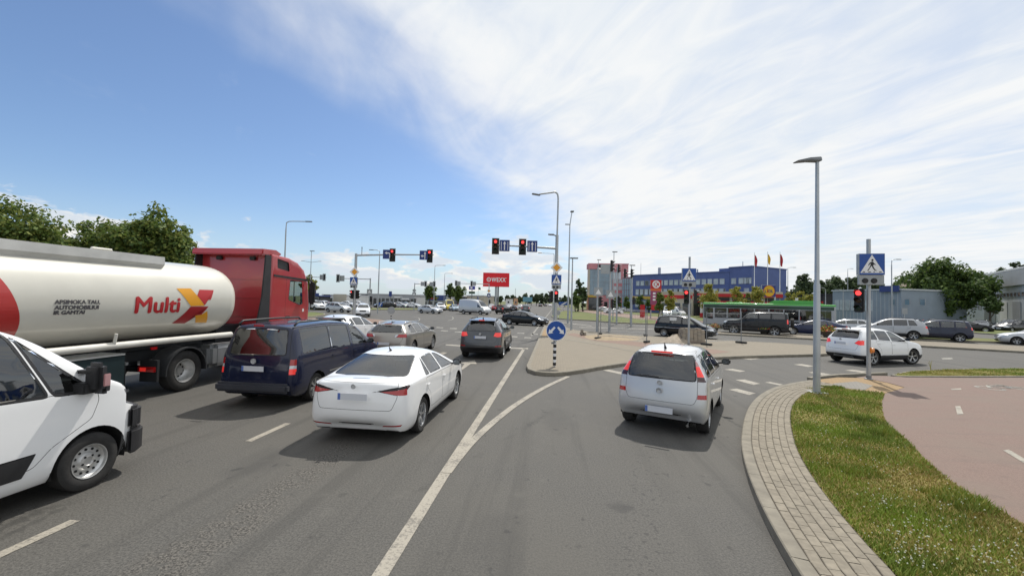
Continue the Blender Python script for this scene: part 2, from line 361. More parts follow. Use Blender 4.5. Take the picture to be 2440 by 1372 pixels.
c = g.mix(g.rng(f, .3, .7), (.150, .100, .080), (.235, .163, .134)); c = g.mix(g.rng(b2, .35, .7, 0, .5), c, (.185, .145, .115)); c = g.mix(g.rng(st, .58, .75, 0, .35), c, (.12, .088, .075)); c = g.mix(g.rng(st2, .55, .7, 0, .3), c, (.13, .105, .09))
g.out(c, .85, g.bump(f, .4, .006))
def paver_mat(name, c1, c2, cm, rot=0.0, bw=.2, bh=.1, size=1.0):
    g = NT(name); br = g.t.nodes.new('ShaderNodeTexBrick'); g.lk(br, 'Vector', g.mapv(rot=(0, 0, rot)))
    br.inputs['Scale'].default_value = size; br.inputs['Brick Width'].default_value = bw; br.inputs['Row Height'].default_value = bh; br.inputs['Mortar Size'].default_value = .006; br.inputs['Mortar Smooth'].default_value = .3
    br.inputs['Color1'].default_value = (*c1, 1); br.inputs['Color2'].default_value = (*c2, 1); br.inputs['Mortar'].default_value = (*cm, 1); br.inputs['Bias'].default_value = 0
    n = g.noise(.8, 5, .6); n2 = g.noise(55, 3, .6)
    c = g.mix(g.rng(n, .35, .7, 0, .35), br.outputs[0], tuple(x * .78 for x in c1)); c = g.mix(g.rng(n2, .3, .7, 0, .25), c, tuple(x * 1.15 for x in c2))
    return g.out(c, .85, g.bump(br.outputs[1], -.5, .006))
paver_mat('pavers', (.245, .210, .155), (.21, .18, .135), (.11, .095, .07), LANE)
paver_mat('pavers_red', (.25, .165, .125), (.22, .148, .112), (.12, .09, .07), LANE)
paver_mat('pavers_tactile', (.33, .215, .10), (.28, .19, .095), (.15, .11, .07), .6)
paver_mat('pavers_grey', (.24, .22, .19), (.21, .195, .17), (.11, .1, .085), .6)
mat('kerb_stone', (.215, .193, .152), .85, var=.18, vscale=6, bump=(60, .3))
for k, s_ in enumerate((1.0, .93, 1.07)): mat('paver_stone_%d' % k, (.232 * s_, .203 * s_, .156 * s_), .88, var=.16, vscale=14, bump=(70, .35))
mat('bedding_sand', (.085, .073, .058), .95, var=.25, vscale=12)
mat('sand', (.32, .25, .16), .95, var=.22, vscale=5, bump=(25, .6))
g = NT('turf')
n1 = g.noise(.9, 5, .6); n2 = g.noise(24, 4, .7); n3 = g.noise(.3, 3)
c = g.mix(g.rng(n1, .38, .62), (.18, .20, .034), (.27, .21, .068)); c = g.mix(g.rng(n2, .35, .7, 0, .6), c, (.11, .12, .022)); c = g.mix(g.rng(n3, .4, .62, 0, .5), c, (.27, .22, .07))
g.out(c, .95, g.bump(n2, .8, .03))
g = NT('turf_far')
n1 = g.noise(.35, 5, .6); n2 = g.noise(6, 4, .7)
c = g.mix(g.rng(n1, .38, .62), (.105, .14, .030), (.155, .15, .045)); c = g.mix(g.rng(n2, .35, .7, 0, .5), c, (.07, .09, .022)); g.out(c, .95, g.bump(n2, .5, .03))
g = NT('road_paint')
n1 = g.noise(30, 5, .7); n2 = g.noise(2.4, 4, .6)
c = g.mix(g.rng(g.math('ADD', n1, g.math('MULTIPLY', n2, .7)), .80, 1.02), (.34, .31, .255), (.18, .165, .14)); g.out(c, .7)
g = NT('road_paint_worn')
n1 = g.noise(26, 5, .7); n2 = g.noise(2.0, 4, .6)
c = g.mix(g.rng(g.math('ADD', n1, g.math('MULTIPLY', n2, .6)), .68, .9), (.36, .34, .29), (.11, .106, .098)); g.out(c, .75)
g = NT('ground_far')
n1 = g.noise(.02, 5, .6); n2 = g.noise(.3, 4, .6)
c = g.mix(g.rng(n1, .35, .65), (.10, .13, .03), (.15, .14, .055)); c = g.mix(g.rng(n2, .3, .7, 0, .4), c, (.05, .065, .02)); g.out(c, .95)

gr = MB(); gr.sheet([(-2500, -300), (2500, -300), (2500, 4000), (-2500, 4000)], -.05).build('ground', M['ground_far']); tag(bpy.data.objects['ground'], kind='structure')
# one asphalt sheet: the junction, our approach, the crossing road both ways, the road beyond, the yards
CR = Vector((.80, -.60, 0)); CN = Vector((.60, .80, 0))
road_poly = [(-60, -14), (30, -14), (120, -60), (190, 0), (120, 60), (100, 75), (74, 78), (48, 70), (30, 74), (12.5, 80), (20, 130), (72, 640), (36, 640), (-16, 130), (-60, 150), (-120, 150), (-110, 70), (-55, 20)]
road = MB().sheet(road_poly, 0.0).build('road', M['asphalt']); tag(road, kind='structure')

def offset_poly(poly, d):
    n = len(poly); out = []
    area = sum(poly[i][0] * poly[(i + 1) % n][1] - poly[(i + 1) % n][0] * poly[i][1] for i in range(n)); sgn = 1 if area > 0 else -1
    for i in range(n):
        p = Vector(poly[i][:2]); a = Vector(poly[i - 1][:2]); b = Vector(poly[(i + 1) % n][:2])
        t = ((p - a).normalized() + (b - p).normalized()); t = t.normalized() if t.length > 1e-6 else (b - p).normalized()
        out.append(p + Vector((-t.y, t.x)) * d * sgn)
    return out
def raised(name, pts, top_mat, z=.13, kerb=.15, kmat='kerb_stone'):
    """a raised area inside a kerb: the structure object is its surface, the kerb its part"""
    P = [Vector((p[0], p[1])) for p in pts]
    inn = offset_poly(P, kerb)
    o = MB().sheet([(p.x, p.y, z - .006) for p in offset_poly(P, kerb * .97)]).build(name, M[top_mat]); tag(o, kind='structure')
    n = len(P); mb = MB(); vs = []
    out_t = offset_poly(P, .015)
    for ring, zz in ((P, -.02), (P, z - .02), (out_t, z), (inn, z), (inn, z - .03)): vs += [(p.x, p.y, zz) for p in ring]
    fs = [(k * n + i, k * n + (i + 1) % n, (k + 1) * n + (i + 1) % n, (k + 1) * n + i) for k in range(4) for i in range(n)]
    mb.add(vs, fs).build('kerb', M[kmat], o)
    return o
def gp(pxs, z=.12): return [G(x, y, z) for x, y in pxs]
# traffic island with the blue round sign
islA = [(1254, 871), (1258, 879), (1275, 885), (1300, 887.5), (1322, 888), (1350, 886), (1386, 881), (1430, 873.5), (1488, 865), (1560, 858), (1650, 853), (1774, 848), (1870, 845.5), (1955, 843.5), (1990, 841), (2000, 837), (1990, 831), (1962, 824), (1860, 817), (1715, 810), (1600, 804), (1525, 799.5), (1456, 795), (1371, 786), (1340, 777), (1322, 766), (1311, 763), (1302, 766), (1293, 782), (1274, 826)]
island = raised('traffic_island', gp(islA), 'pavers')
def patch(name, pxs, m, z, parent): return MB().sheet([G(x, y, z) for x, y in pxs]).build(name, M[m], parent)
patch('tactile_paving', [(1288, 800), (1303, 801), (1318, 781), (1309, 778), (1298, 783)], 'pavers_tactile', .128, island)
patch('red_paving', [(1365, 793), (1440, 806), (1560, 818), (1660, 826), (1740, 838), (1700, 843), (1600, 836), (1500, 822), (1420, 812), (1350, 797)], 'pavers_red', .128, island)
patch('drain_strip', [(1345, 806), (1430, 820), (1520, 838), (1521, 840), (1430, 822), (1344, 808)], 'kerb_stone', .132, island)
# far side of the island: low sand heap where the paving is lifted
def heap(name, pxs, h, m, label, cat, seed):
    r = random.Random(seed); P = [G(x, y, .13) for x, y in pxs]; cx = sum((p for p in P), Vector()) / len(P)
    rings = 7; vs = []; fs = []; n = 40; loop = [P[0].lerp(P[0], 0)] ; tot = catmull(P + [P[0]], 8)[:-1]; n = len(tot)
    for k in range(rings):
        t = k / (rings - 1)
        for p in tot:
            q = p.lerp(cx, t * .97); hh = h * math.sin(min(1, t * 1.15) * math.pi / 2) * (.8 + .4 * r.random()) if k else 0
            vs.append((q.x + (r.random() - .5) * .06 * (k > 0), q.y + (r.random() - .5) * .06 * (k > 0), .13 + hh))
    for k in range(rings - 1):
        for i in range(n): fs.append((k * n + i, k * n + (i + 1) % n, (k + 1) * n + (i + 1) % n, (k + 1) * n + i))
    fs.append(tuple((rings - 1) * n + i for i in range(n)))
    c = sum((p for p in P), Vector()) / len(P)
    o = MB().add([(v[0] - c.x, v[1] - c.y, v[2] - .13) for v in vs], fs).build(name, M[m], smooth=True, loc=(c.x, c.y, .126)); tag(o, label, cat); return o
heap('sand_bed', [(1392, 800), (1430, 797), (1500, 800), (1528, 805), (1505, 811), (1440, 811), (1400, 806)], .10, 'sand', 'low bed of tan sand laid open in the island paving', 'sand', 4)
# median strip of the crossing road
med_f = [(1560, 784.5), (1640, 790), (1713, 794.5), (1817, 800), (1941, 806.5), (2080, 815.5), (2200, 823.5), (2440, 837), (2700, 853)]
med_b = [(2700, 838), (2440, 824.5), (2202, 813), (2080, 807), (1941, 799.5), (1817, 794), (1713, 789.5), (1640, 785.5), (1565, 782.5)]
median = raised('median_strip', gp(med_f + med_b), 'pavers')
# left junction island with the mast arm, and its neighbours
islB = raised('mast_island', gp([(690, 778), (690, 760), (760, 757), (850, 757.5), (905, 761), (938, 767), (948, 772), (938, 779), (912, 792), (880, 806), (800, 800)]), 'pavers_red')
islG = raised('grass_island', gp([(640, 756), (700, 744), (750, 743.5), (775, 746.5), (774, 749.5), (740, 754), (690, 758)]), 'turf_far')
# beyond the crossing road: verge, footpath and lawns on the right
vergeC = raised('verge_lawn', gp([(1313, 752), (1322, 747), (1345, 740), (1375, 741.5), (1430, 749), (1500, 758), (1600, 766), (1690, 772), (1690, 776), (1580, 772), (1470, 768), (1410, 763), (1350, 760), (1320, 757)]), 'turf_far')
pathC = raised('foot_path', [*gp([(1376, 741.2), (1431, 748.6), (1501, 757.6), (1601, 765.6), (1700, 771.5), (1700, 767), (1600, 758), (1500, 748.5), (1440, 743), (1385, 738)])], 'pavers_red', .128, .12)
lawnC = raised('station_lawn', gp([(1386, 737.5), (1441, 742.5), (1500, 748), (1600, 757.5), (1700, 766), (1700, 752), (1600, 746), (1500, 739.5), (1420, 735), (1395, 734.5)]), 'turf_far', .125, .12)
# far right: grass strips between crossing road and car park
for nm, pf in (('roadside_grass', [(2180, 808), (2325, 812), (2440, 817), (2800, 836), (2800, 828), (2440, 810), (2325, 805), (2180, 801)]), ('car_park_grass', [(1990, 765), (2150, 775), (2320, 792), (2440, 800), (2800, 822), (2800, 806), (2440, 789), (2320, 783), (2150, 768), (1990, 757)])):
    raised(nm, gp(pf), 'turf_far')
raised('tree_lawn', [A(2060, 62), A(2180, 62), A(2440, 56), A(2900, 50), A(2900, 80), A(2440, 90), A(2060, 96)], 'turf_far')
# far left: grass strip in front of the showrooms
raised('showroom_lawn', gp([(700, 737.5), (790, 736.5), (850, 737.2), (950, 737.5), (1010, 737), (1010, 734.4), (900, 733.8), (800, 732.5), (700, 732)]), 'turf_far', .12, .15)
raised('far_verge', gp([(1316, 744), (1330, 738.5), (1340, 736), (1331, 733), (1322, 731.5), (1318, 732.5)]), 'turf_far')

# ---------------------------------------------------------------- near right corner: kerb, brick footway, grass, red cycle path
ZS = .13
outer_px = [(1914, 1372), (1880, 1318), (1847, 1263), (1808, 1188), (1781, 1121), (1768, 1069), (1767, 1035), (1774, 994), (1787, 964), (1810, 940), (1843, 922.5), (1884, 912), (1930, 904.5)]
OC = [G(x, y, ZS) for x, y in outer_px]
d0 = (OC[0] - OC[1]).normalized(); OC = [OC[0] + d0 * 5 + Vector((.9, 0, 0)), OC[0] + d0 * 2.2 + Vector((.2, 0, 0))] + OC
OC = catmull(OC, 10)
cum = [0]
for i in range(1, len(OC)): cum.append(cum[-1] + (OC[i] - OC[i - 1]).length)
def oc_at(s):
    s = max(0, min(cum[-1] - 1e-4, s)); i = max(k for k in range(len(cum)) if cum[k] <= s); t = (s - cum[i]) / (cum[i + 1] - cum[i])
    p = OC[i].lerp(OC[i + 1], t); a, b = OC[max(i - 2, 0)], OC[min(i + 3, len(OC) - 1)]; d = (b - a).normalized(); return p, Vector((d.y, -d.x, 0))
TOT = cum[-1]
KW, ROWS, RW, PL = .16, 6, .108, .205
footway = MB(); vs = []
NS = 90
for k in range(NS + 1):
    p, nrm = oc_at(TOT * k / NS); a = p + nrm * (KW - .02); b = p + nrm * (KW + ROWS * RW + .01); vs += [(a.x, a.y, ZS - .012), (b.x, b.y, ZS - .012)]
footway = MB().add(vs, [(2 * k, 2 * k + 1, 2 * k + 3, 2 * k + 2) for k in range(NS)]).build('footway', M['bedding_sand']); tag(footway, kind='structure')
def curb_block(s0, s1, a0, a1, zt, zb_, name, m, parent, cham=.006, segs=1):
    vs = []; fs = []
    for k in range(segs + 1):
        p, nn = oc_at(s0 + (s1 - s0) * k / segs)
        q = [(p + nn * a0, zb_), (p + nn * a0, zt - cham), (p + nn * (a0 + cham), zt), (p + nn * (a1 - cham), zt), (p + nn * a1, zt - cham), (p + nn * a1, zb_)]
        vs += [(v.x, v.y, z) for v, z in q]
    for k in range(segs):
        for j in range(5): fs.append((k * 6 + j, k * 6 + j + 1, (k + 1) * 6 + j + 1, (k + 1) * 6 + j))
    fs += [tuple(range(6)), tuple(segs * 6 + j for j in range(5, -1, -1))]
    return vs, fs
ns = int(TOT / 1.0)
for k in range(ns):
    s0, s1 = TOT * k / ns + .004, TOT * (k + 1) / ns - .004
    drop = 0
    v, f = curb_block(s0, s1, 0, KW - .006, ZS - drop, -.03, 'kerb_stone', None, None, .012, 4)
    MB().add(v, f).build('kerb_stone', M['kerb_stone'], footway)
far_v = MB(); cnt = 0; order = []
for r_ in range(ROWS):
    k = 0; s = (r_ % 2) * PL * .5 + (r_ * .37 % 1) * .02
    while s + PL < TOT:
        order.append((s, r_)); s += PL
mid_s = cum[20]                                # where the curve enters the frame
order.sort(key=lambda q: abs(q[0] - (mid_s + 2.6)))
for i, (s, r_) in enumerate(order):
    a0 = KW + r_ * RW; dz = rnd.uniform(-.003, .003)
    v, f = curb_block(s + .004, s + PL - .004, a0 + .003, a0 + RW - .003, ZS + dz, ZS - .03, '', None, None, .006)
    if i < 298: MB().add(v, f).build('paver', M['paver_stone_%d' % rnd.randrange(3)], footway, fix=False)
    else: far_v.add(v, f)
o = far_v.build('pavers_beyond', M['paver_stone_0'], footway, fix=False); o['kind'] = 'stuff'

inner_line = [oc_at(TOT * k / 60)[0] + oc_at(TOT * k / 60)[1] * (KW + ROWS * RW + .012) for k in range(0, 55)]
red_px = [(2108, 938), (2101, 964), (2112, 1006), (2157, 1047), (2224, 1114), (2317, 1185), (2440, 1252), (2700, 1390), (3000, 1530)]
red_edge = catmull([G(x, y, .10) for x, y in red_px], 6)
turf_poly = [(p.x, p.y) for p in inner_line] + [(p.x, p.y) for p in (G(1915, 924, .12), G(1981, 924, .12), G(2060, 931, .12))] + [(p.x, p.y) for p in red_edge]
lawn = MB().sheet([(x, y, .118) for x, y in turf_poly]).build('lawn', M['turf']); tag(lawn, kind='structure')
red_poly = [(p.x, p.y, .112) for p in reversed(red_edge)] + [tuple(G(x, y, .112)) for x, y in ((2155, 922), (2119, 912), (2075, 903), (2040, 898.5), (2075, 894.5), (2110, 895), (2160, 898.5), (2300, 899.5), (2440, 899), (2800, 899), (3400, 899))] + [(12, 1.2, .112)]
cyc = MB().sheet(red_poly).build('cycle_path', M['red_asphalt']); tag(cyc, kind='structure')
for q in ([(2276, 967), (2288, 966.5), (2296, 986), (2281, 987)], [(2390, 1072), (2404, 1070), (2475, 1112), (2466, 1118)], [(2265, 926), (2290, 924.5), (2291, 927.5), (2268, 928.5)]):
    MB().sheet([G(x, y, .117) for x, y in q]).build('path_dash', M['road_paint'], cyc)
# worn bicycle symbol on the cycle path, seen lying on the ground
bs = MB(); c0 = G(2400, 925, .117); ux = Vector((1, .02, 0)); uy = Vector((-.02, 1, 0))
for off in (-.55, .55):
    ring = [c0 + ux * (off + .34 * math.cos(t)) + uy * (.34 * math.sin(t)) for t in [2 * math.pi * k / 20 for k in range(20)]]
    rin = [c0 + ux * (off + .25 * math.cos(t)) + uy * (.25 * math.sin(t)) for t in [2 * math.pi * k / 20 for k in range(20)]]
    bs.add(ring + rin, [(i, (i + 1) % 20, 20 + (i + 1) % 20, 20 + i) for i in range(20)])
def strip(mb, a, b, wd):
    d = (b - a).normalized(); n_ = Vector((-d.y, d.x, 0)) * wd / 2; mb.add([a - n_, b - n_, b + n_, a + n_], [(0, 1, 2, 3)])
for a, b in (((-.55, 0), (-.1, .45)), ((-.1, .45), (.45, .45)), ((.45, .45), (.55, 0)), ((-.1, .45), (.1, 0)), ((.1, 0), (.45, .45)), ((.36, .62), (.56, .56))):
    strip(bs, c0 + ux * a[0] + uy * a[1] + Vector((0, 0, .002)), c0 + ux * b[0] + uy * b[1] + Vector((0, 0, .002)), .09)
bs.build('bicycle_symbol', M['road_paint_worn'], cyc)
tac = MB().sheet([G(x, y, .116) for x, y in ((1884, 917), (1930, 906), (1996, 898.5), (2056, 900), (2116, 912), (2155, 923), (2108, 937), (2056, 931), (1981, 923), (1915, 923.5))]).build('crossing_apron', M['pavers_tactile']); tag(tac, kind='structure')
patch('grey_paving', [(1985, 913), (2040, 908), (2080, 918), (2060, 929), (1990, 921.5)], 'pavers_grey', .121, tac)
kb = MB()
lip = [G(x, y, .0) for x, y in ((1928, 907.5), (1960, 903), (1996, 899.6), (2050, 897), (2110, 894.5))]
for i in range(len(lip) - 1):
    a, b = lip[i], lip[i + 1]; d = (b - a); kb.box(((a + b) / 2) + Vector((0, 0, .045)), (d.length * .995, .14, .15), math.atan2(d.y, d.x))
kb.build('kerb', M['kerb_stone'], tac)
grassD = raised('corner_grass', gp([(2122, 893), (2160, 884.5), (2250, 879.5), (2440, 877), (2900, 874), (2900, 896), (2440, 896.5), (2300, 896.8), (2180, 896.5), (2140, 896)]), 'turf', .13, .1)

# grass blades and clover, uncountable
def blades(name, polys, n, hmin, hmax, z, seed, mats, label, parent=None):
    r = random.Random(seed); vs = []; fs = []; mi = []
    for poly, cnt, bias in polys:
        xs = [p[0] for p in poly]; ys = [p[1] for p in poly]; k = 0; tries = 0
        while k < cnt and tries < cnt * 12:
            tries += 1; x, y = r.uniform(min(xs), max(xs)), r.uniform(min(ys), max(ys))
            if y < 2.0 or y > 26 or x > 1.35 * y + 1 or r.random() > min(1, (bias / max(y, 1)) ** 1.3) or not inside((x, y), poly): continue
            clump = math.sin(x * 2.1 + 1.3 * math.sin(y * 1.7)) * math.sin(y * 2.6 + x) ; hh = (hmin + (hmax - hmin) * r.random()) * (1 + .45 * clump)
            a = r.uniform(0, 6.283); wd = r.uniform(.004, .009) * (1 + y * .04); lean = r.uniform(.2, .9) * hh; b = r.uniform(0, 6.283); i = len(vs)
            vs += [(x - wd * math.cos(a), y - wd * math.sin(a), z), (x + wd * math.cos(a), y + wd * math.sin(a), z), (x + lean * math.cos(b), y + lean * math.sin(b), z + hh)]
            fs.append((i, i + 1, i + 2)); mi.append(0 if r.random() < .5 + .35 * clump + .3 * math.sin(x * .9 + 2.2) * math.sin(y * .8 + .7) else (1 if r.random() < .55 else 2)); k += 1
    me = bpy.data.meshes.new(name); me.from_pydata(vs, [], fs)
    for m in mats: me.materials.append(M[m])
    me.polygons.foreach_set('material_index', mi); me.update()
    o = bpy.data.objects.new(name, me); col.objects.link(o); tag(o, label, 'grass', kind='stuff')
    if parent: o.parent = parent
    return o
mat('blade_green', (.20, .265, .032), .7, var=.3, vscale=1.2); mat('blade_olive', (.32, .285, .058), .75, var=.25, vscale=1.5); mat('blade_dry', (.46, .34, .14), .8, var=.2)
blades('grass', [(turf_poly, 60000, 5.5), ([(p.x, p.y) for p in gp([(2130, 892), (2165, 886), (2250, 881), (2440, 878), (2440, 895), (2300, 895.5), (2180, 895)])], 9000, 30)], 0, .02, .06, .115, 5, ['blade_green', 'blade_olive', 'blade_dry'], 'short patchy green and dry grass beside the brick footway')
blades('grass_tuft', [([(G(px, py, .1).x + dx_, G(px, py, .1).y + dy_) for dx_, dy_ in ((-.25, -.2), (.25, -.2), (.3, .2), (-.3, .2))], 700, 30) for px, py in ((2055, 1130), (2100, 1035), (1985, 925), (2265, 1185), (2310, 1210), (2050, 1000))], 0, .05, .12, .115, 6, ['blade_green', 'blade_green', 'blade_olive'], 'taller dark green tufts standing in the patchy lawn')
mat('clover_white', (.62, .62, .50), .8)
fl = MB(); r_ = random.Random(3)
def bloom(x, y, z, s):
    fl.add([(x + s, y, z), (x, y + s, z), (x - s, y, z), (x, y - s, z), (x, y, z + s), (x, y, z - s)], [(0, 1, 4), (1, 2, 4), (2, 3, 4), (3, 0, 4), (1, 0, 5), (2, 1, 5), (3, 2, 5), (0, 3, 5)])
for px, py, sx, sy, n in ((2110, 1200, 60, 22, 40), (2155, 1265, 70, 30, 55), (2390, 1330, 90, 40, 60), (2250, 1250, 110, 60, 45), (2300, 1190, 60, 25, 50), (1990, 1000, 70, 50, 70), (1960, 1060, 50, 50, 40), (2090, 1100, 60, 40, 50), (2180, 1330, 80, 30, 60)):
    for k in range(n):
        p = G(px + r_.gauss(0, sx * .6), py + r_.gauss(0, sy * .6), .12)
        if inside((p.x, p.y), turf_poly): bloom(p.x, p.y, .12 + r_.uniform(.025, .06), r_.uniform(.005, .011))
o = fl.build('clover_flowers', M['clover_white']); tag(o, 'small white clover flowers scattered through the corner lawn', 'flowers', kind='stuff')

# ---------------------------------------------------------------- road markings (thin sheets on the asphalt)
def mark(pts, name='lane_dash', m='road_paint', z=.005): return MB().sheet([(p[0], p[1], z) for p in pts]).build(name, M[m], road)
def ribbon(pts, wd, name, m='road_paint', z=.005):
    vs = []; fs = []; P = [Vector((p[0], p[1], 0)) for p in pts]; ws = wd if isinstance(wd, list) else [wd] * len(P)
    for i, p in enumerate(P):
        d = (P[min(i + 1, len(P) - 1)] - P[max(i - 1, 0)]).normalized(); n_ = Vector((-d.y, d.x, 0)) * ws[i] / 2; vs += [(p.x - n_.x, p.y - n_.y, z), (p.x + n_.x, p.y + n_.y, z)]
    for i in range(len(P) - 1): fs.append((2 * i, 2 * i + 1, 2 * i + 3, 2 * i + 2))
    return MB().add(vs, fs).build(name, M[m], road)
e0 = G(905, 1372); e1 = G(1249, 830); d_ = (e0 - e1).normalized()
ribbon([e0 + d_ * 9, e0, G(1065, 1120), G(1140, 1001), e1], [.145, .145, .15, .15, .15], 'edge_line')
ribbon(catmull([G(x, y) for x, y in ((1063, 1127), (1092, 1090), (1130, 1047), (1185, 998), (1240, 957), (1300, 922), (1354, 897))], 5), .15, 'edge_line', z=.009)
def dash(o, s, L=1.0, wd=.12, m='road_paint'): mark([lane_pt(o - wd / 2, s), lane_pt(o + wd / 2, s), lane_pt(o + wd / 2, s + L), lane_pt(o - wd / 2, s + L)], 'lane_dash', m)
for s in (-3.6, .15, 3.2 - .28, 6.62, 10.4, 14.2, 18.0): dash(-5.02, s, 1.15 if s != 6.62 else 1.05)
for s in (2.0, 6.0, 10, 14.2, 18): dash(-8.3, s)
# crosswise stop lines and give-way dashes
for a, b, c_, d_ in (((1062, 820), (1106, 823), (1106, 826), (1062, 822.5)), ((1190, 826.5), (1259, 829), (1258, 832), (1190, 829.5))): mark([G(*a), G(*d_), G(*c_), G(*b)], 'stop_line')
ar = [(1094, 884), (1103, 880), (1122, 866.5), (1136, 867), (1131, 858), (1096, 865), (1107, 866.5)]
mark([G(x, y) for x, y in ar], 'lane_arrow')
for x, y, sx in ((1055, 842, 9), ): mark([G(x - sx, y + 2), G(x + 2, y + 2.4), G(x + sx + 2, y - 2), G(x + 2, y - 2)], 'lane_dash')
for px0, py0, px1, py1, n in ((1000, 777, 1290, 797, 9), (1010, 784, 1275, 806, 8)):
    for k in range(n):
        t = (k + .2) / n; x, y = px0 + (px1 - px0) * t, py0 + (py1 - py0) * t; mark([G(x, y + 1.6), G(x + 17, y + 2.4), G(x + 18, y), G(x + 2, y - .8)], 'crossing_dash', 'road_paint_worn')
ribbon([G(1266, 800), G(1294, 764), G(1313, 740), G(1319, 731), G(1321, 727)], [.14, .14, .16, .2, .24], 'edge_line', 'road_paint_worn')
for q in ([(1436, 882), (1450, 880.5), (1496, 889), (1490, 894)], [(1736, 928), (1756, 926), (1801, 937), (1785, 941)], [(1752, 905), (1775, 904), (1812, 914), (1796, 917)], [(1822, 911), (1834, 909.5), (1866, 916), (1858, 918)], [(1926, 887), (1945, 885.5), (1980, 892), (1965, 895)], [(2012, 882), (2030, 880.5), (2068, 885), (2054, 888)], [(1742, 851.5), (1775, 850), (1812, 854), (1790, 857)], [(1725, 880), (1745, 878.5), (1776, 884), (1762, 886.5)], [(1890, 868), (1910, 867), (1940, 872), (1925, 874)]):
    mark([G(*p) for p in q], 'crossing_block')
for q in ([(2243, 853), (2268, 852), (2272, 855.5), (2246, 856.5)], [(1380, 779), (1660, 786), (1660, 787.4), (1380, 780.2)], [(1330, 766.5), (1410, 776), (1409, 777.2), (1330, 767.8)]): mark([G(*p) for p in q], 'lane_line', 'road_paint_worn')
# turning guide arcs in the middle of the junction
for cx_, cy_ in ((985, 762), (1065, 759)):
    ribbon(catmull([G(cx_ - 4, cy_ - 8), G(cx_ + 12, cy_ - 5), G(cx_ + 14, cy_ + 1), G(cx_ + 2, cy_ + 5)], 5), .14, 'guide_arc', 'road_paint_worn')
for k in range(14): mark([G(1150 + 0, 0 + 0) if False else lane_pt(-6.6, 52 + k * 12), lane_pt(-6.45, 52 + k * 12), lane_pt(-6.45, 56 + k * 12), lane_pt(-6.6, 56 + k * 12)], 'lane_dash', 'road_paint_worn')
# a drain cover and a manhole in the asphalt
for px, py, rr in ((1480, 1208, .0), (1660, 1216, .0)): pass
# ---------------------------------------------------------------- signals, signs, lamp posts
def flat(poly, y, name, m, parent): # polygon in (x, z) facing -Y at depth y
    me = bpy.data.meshes.new(name); me.from_pydata([(p[0], y, p[1]) for p in poly], [], [tuple(range(len(poly)))]); me.update()
    o = link(name, me, M[m], parent)
    if me.polygons[0].normal.y > 0: me.flip_normals()
    return o
PED = [[(.02, .90), (.075, .86), (.08, .79), (.03, .745), (-.03, .77), (-.045, .84)],
       [(-.02, .74), (.07, .70), (.09, .52), (.04, .45), (-.09, .46), (-.07, .62)],
       [(-.06, .70), (-.16, .60), (-.22, .47), (-.19, .45), (-.11, .57), (-.04, .62)], [(.06, .69), (.14, .58), (.21, .53), (.20, .50), (.12, .53), (.05, .60)],
       [(.05, .48), (.10, .33), (.20, .17), (.25, .16), (.25, .13), (.15, .13), (.03, .31), (-.02, .45)], [(-.02, .46), (-.11, .31), (-.20, .13), (-.28, .13), (-.27, .16), (-.23, .17), (-.14, .35), (-.09, .48)]]
STR = [[(-.40, .10), (-.30, .10), (-.28, .14), (-.375, .14)], [(-.16, .10), (-.04, .10), (-.05, .14), (-.15, .14)], [(.06, .10), (.11, .10), (.12, .14), (.05, .14)], [(.30, .10), (.40, .10), (.375, .14), (.28, .14)]]
def ped_sign(parent, x, y, z, w_, box=.16):
    """blue square with white triangle and walking figure, on a grey light box, camera plate below"""
    b = MB().bx(x - w_ / 2, x + w_ / 2, y, y + box, z, z + w_).build('light_box', M['sign_back'], parent)
    f = flat([(x - w_ * .49, z + .01 * w_), (x + w_ * .49, z + .01 * w_), (x + w_ * .49, z + w_ * .99), (x - w_ * .49, z + w_ * .99)], y - .004, 'sign_face', 'blue_ret', parent)
    T = lambda q: [(x + a * w_, z + b_ * w_) for a, b_ in q]
    flat(T([(-.46, .09), (.46, .09), (0, .95)]), y - .007, 'triangle', 'white_ret', f)
    for q in PED: flat(T([(a * .72, .10 + b_ * .72) for a, b_ in q]), y - .010, 'walking_figure', 'sign_black', f)
    for q in STR: flat(T([(a * .95, b_ * .9 + .03) for a, b_ in q]), y - .010, 'crossing_stripe', 'sign_black', f)
def plate_dots(parent, x, y, z, w_, h_):
    b = MB().bx(x - w_ / 2, x + w_ / 2, y, y + .12, z, z + h_).build('camera_plate', M['sign_back'], parent)
    for dx_ in (-.26, .10):
        MB().lathe([(.0, -.03), (.11 * w_, -.03), (.13 * w_, 0), (.13 * w_, .02)], 14, 'Y', (x + dx_ * w_, y - .01, z + h_ * .42)).build('camera_eye', M['sign_black'], b)
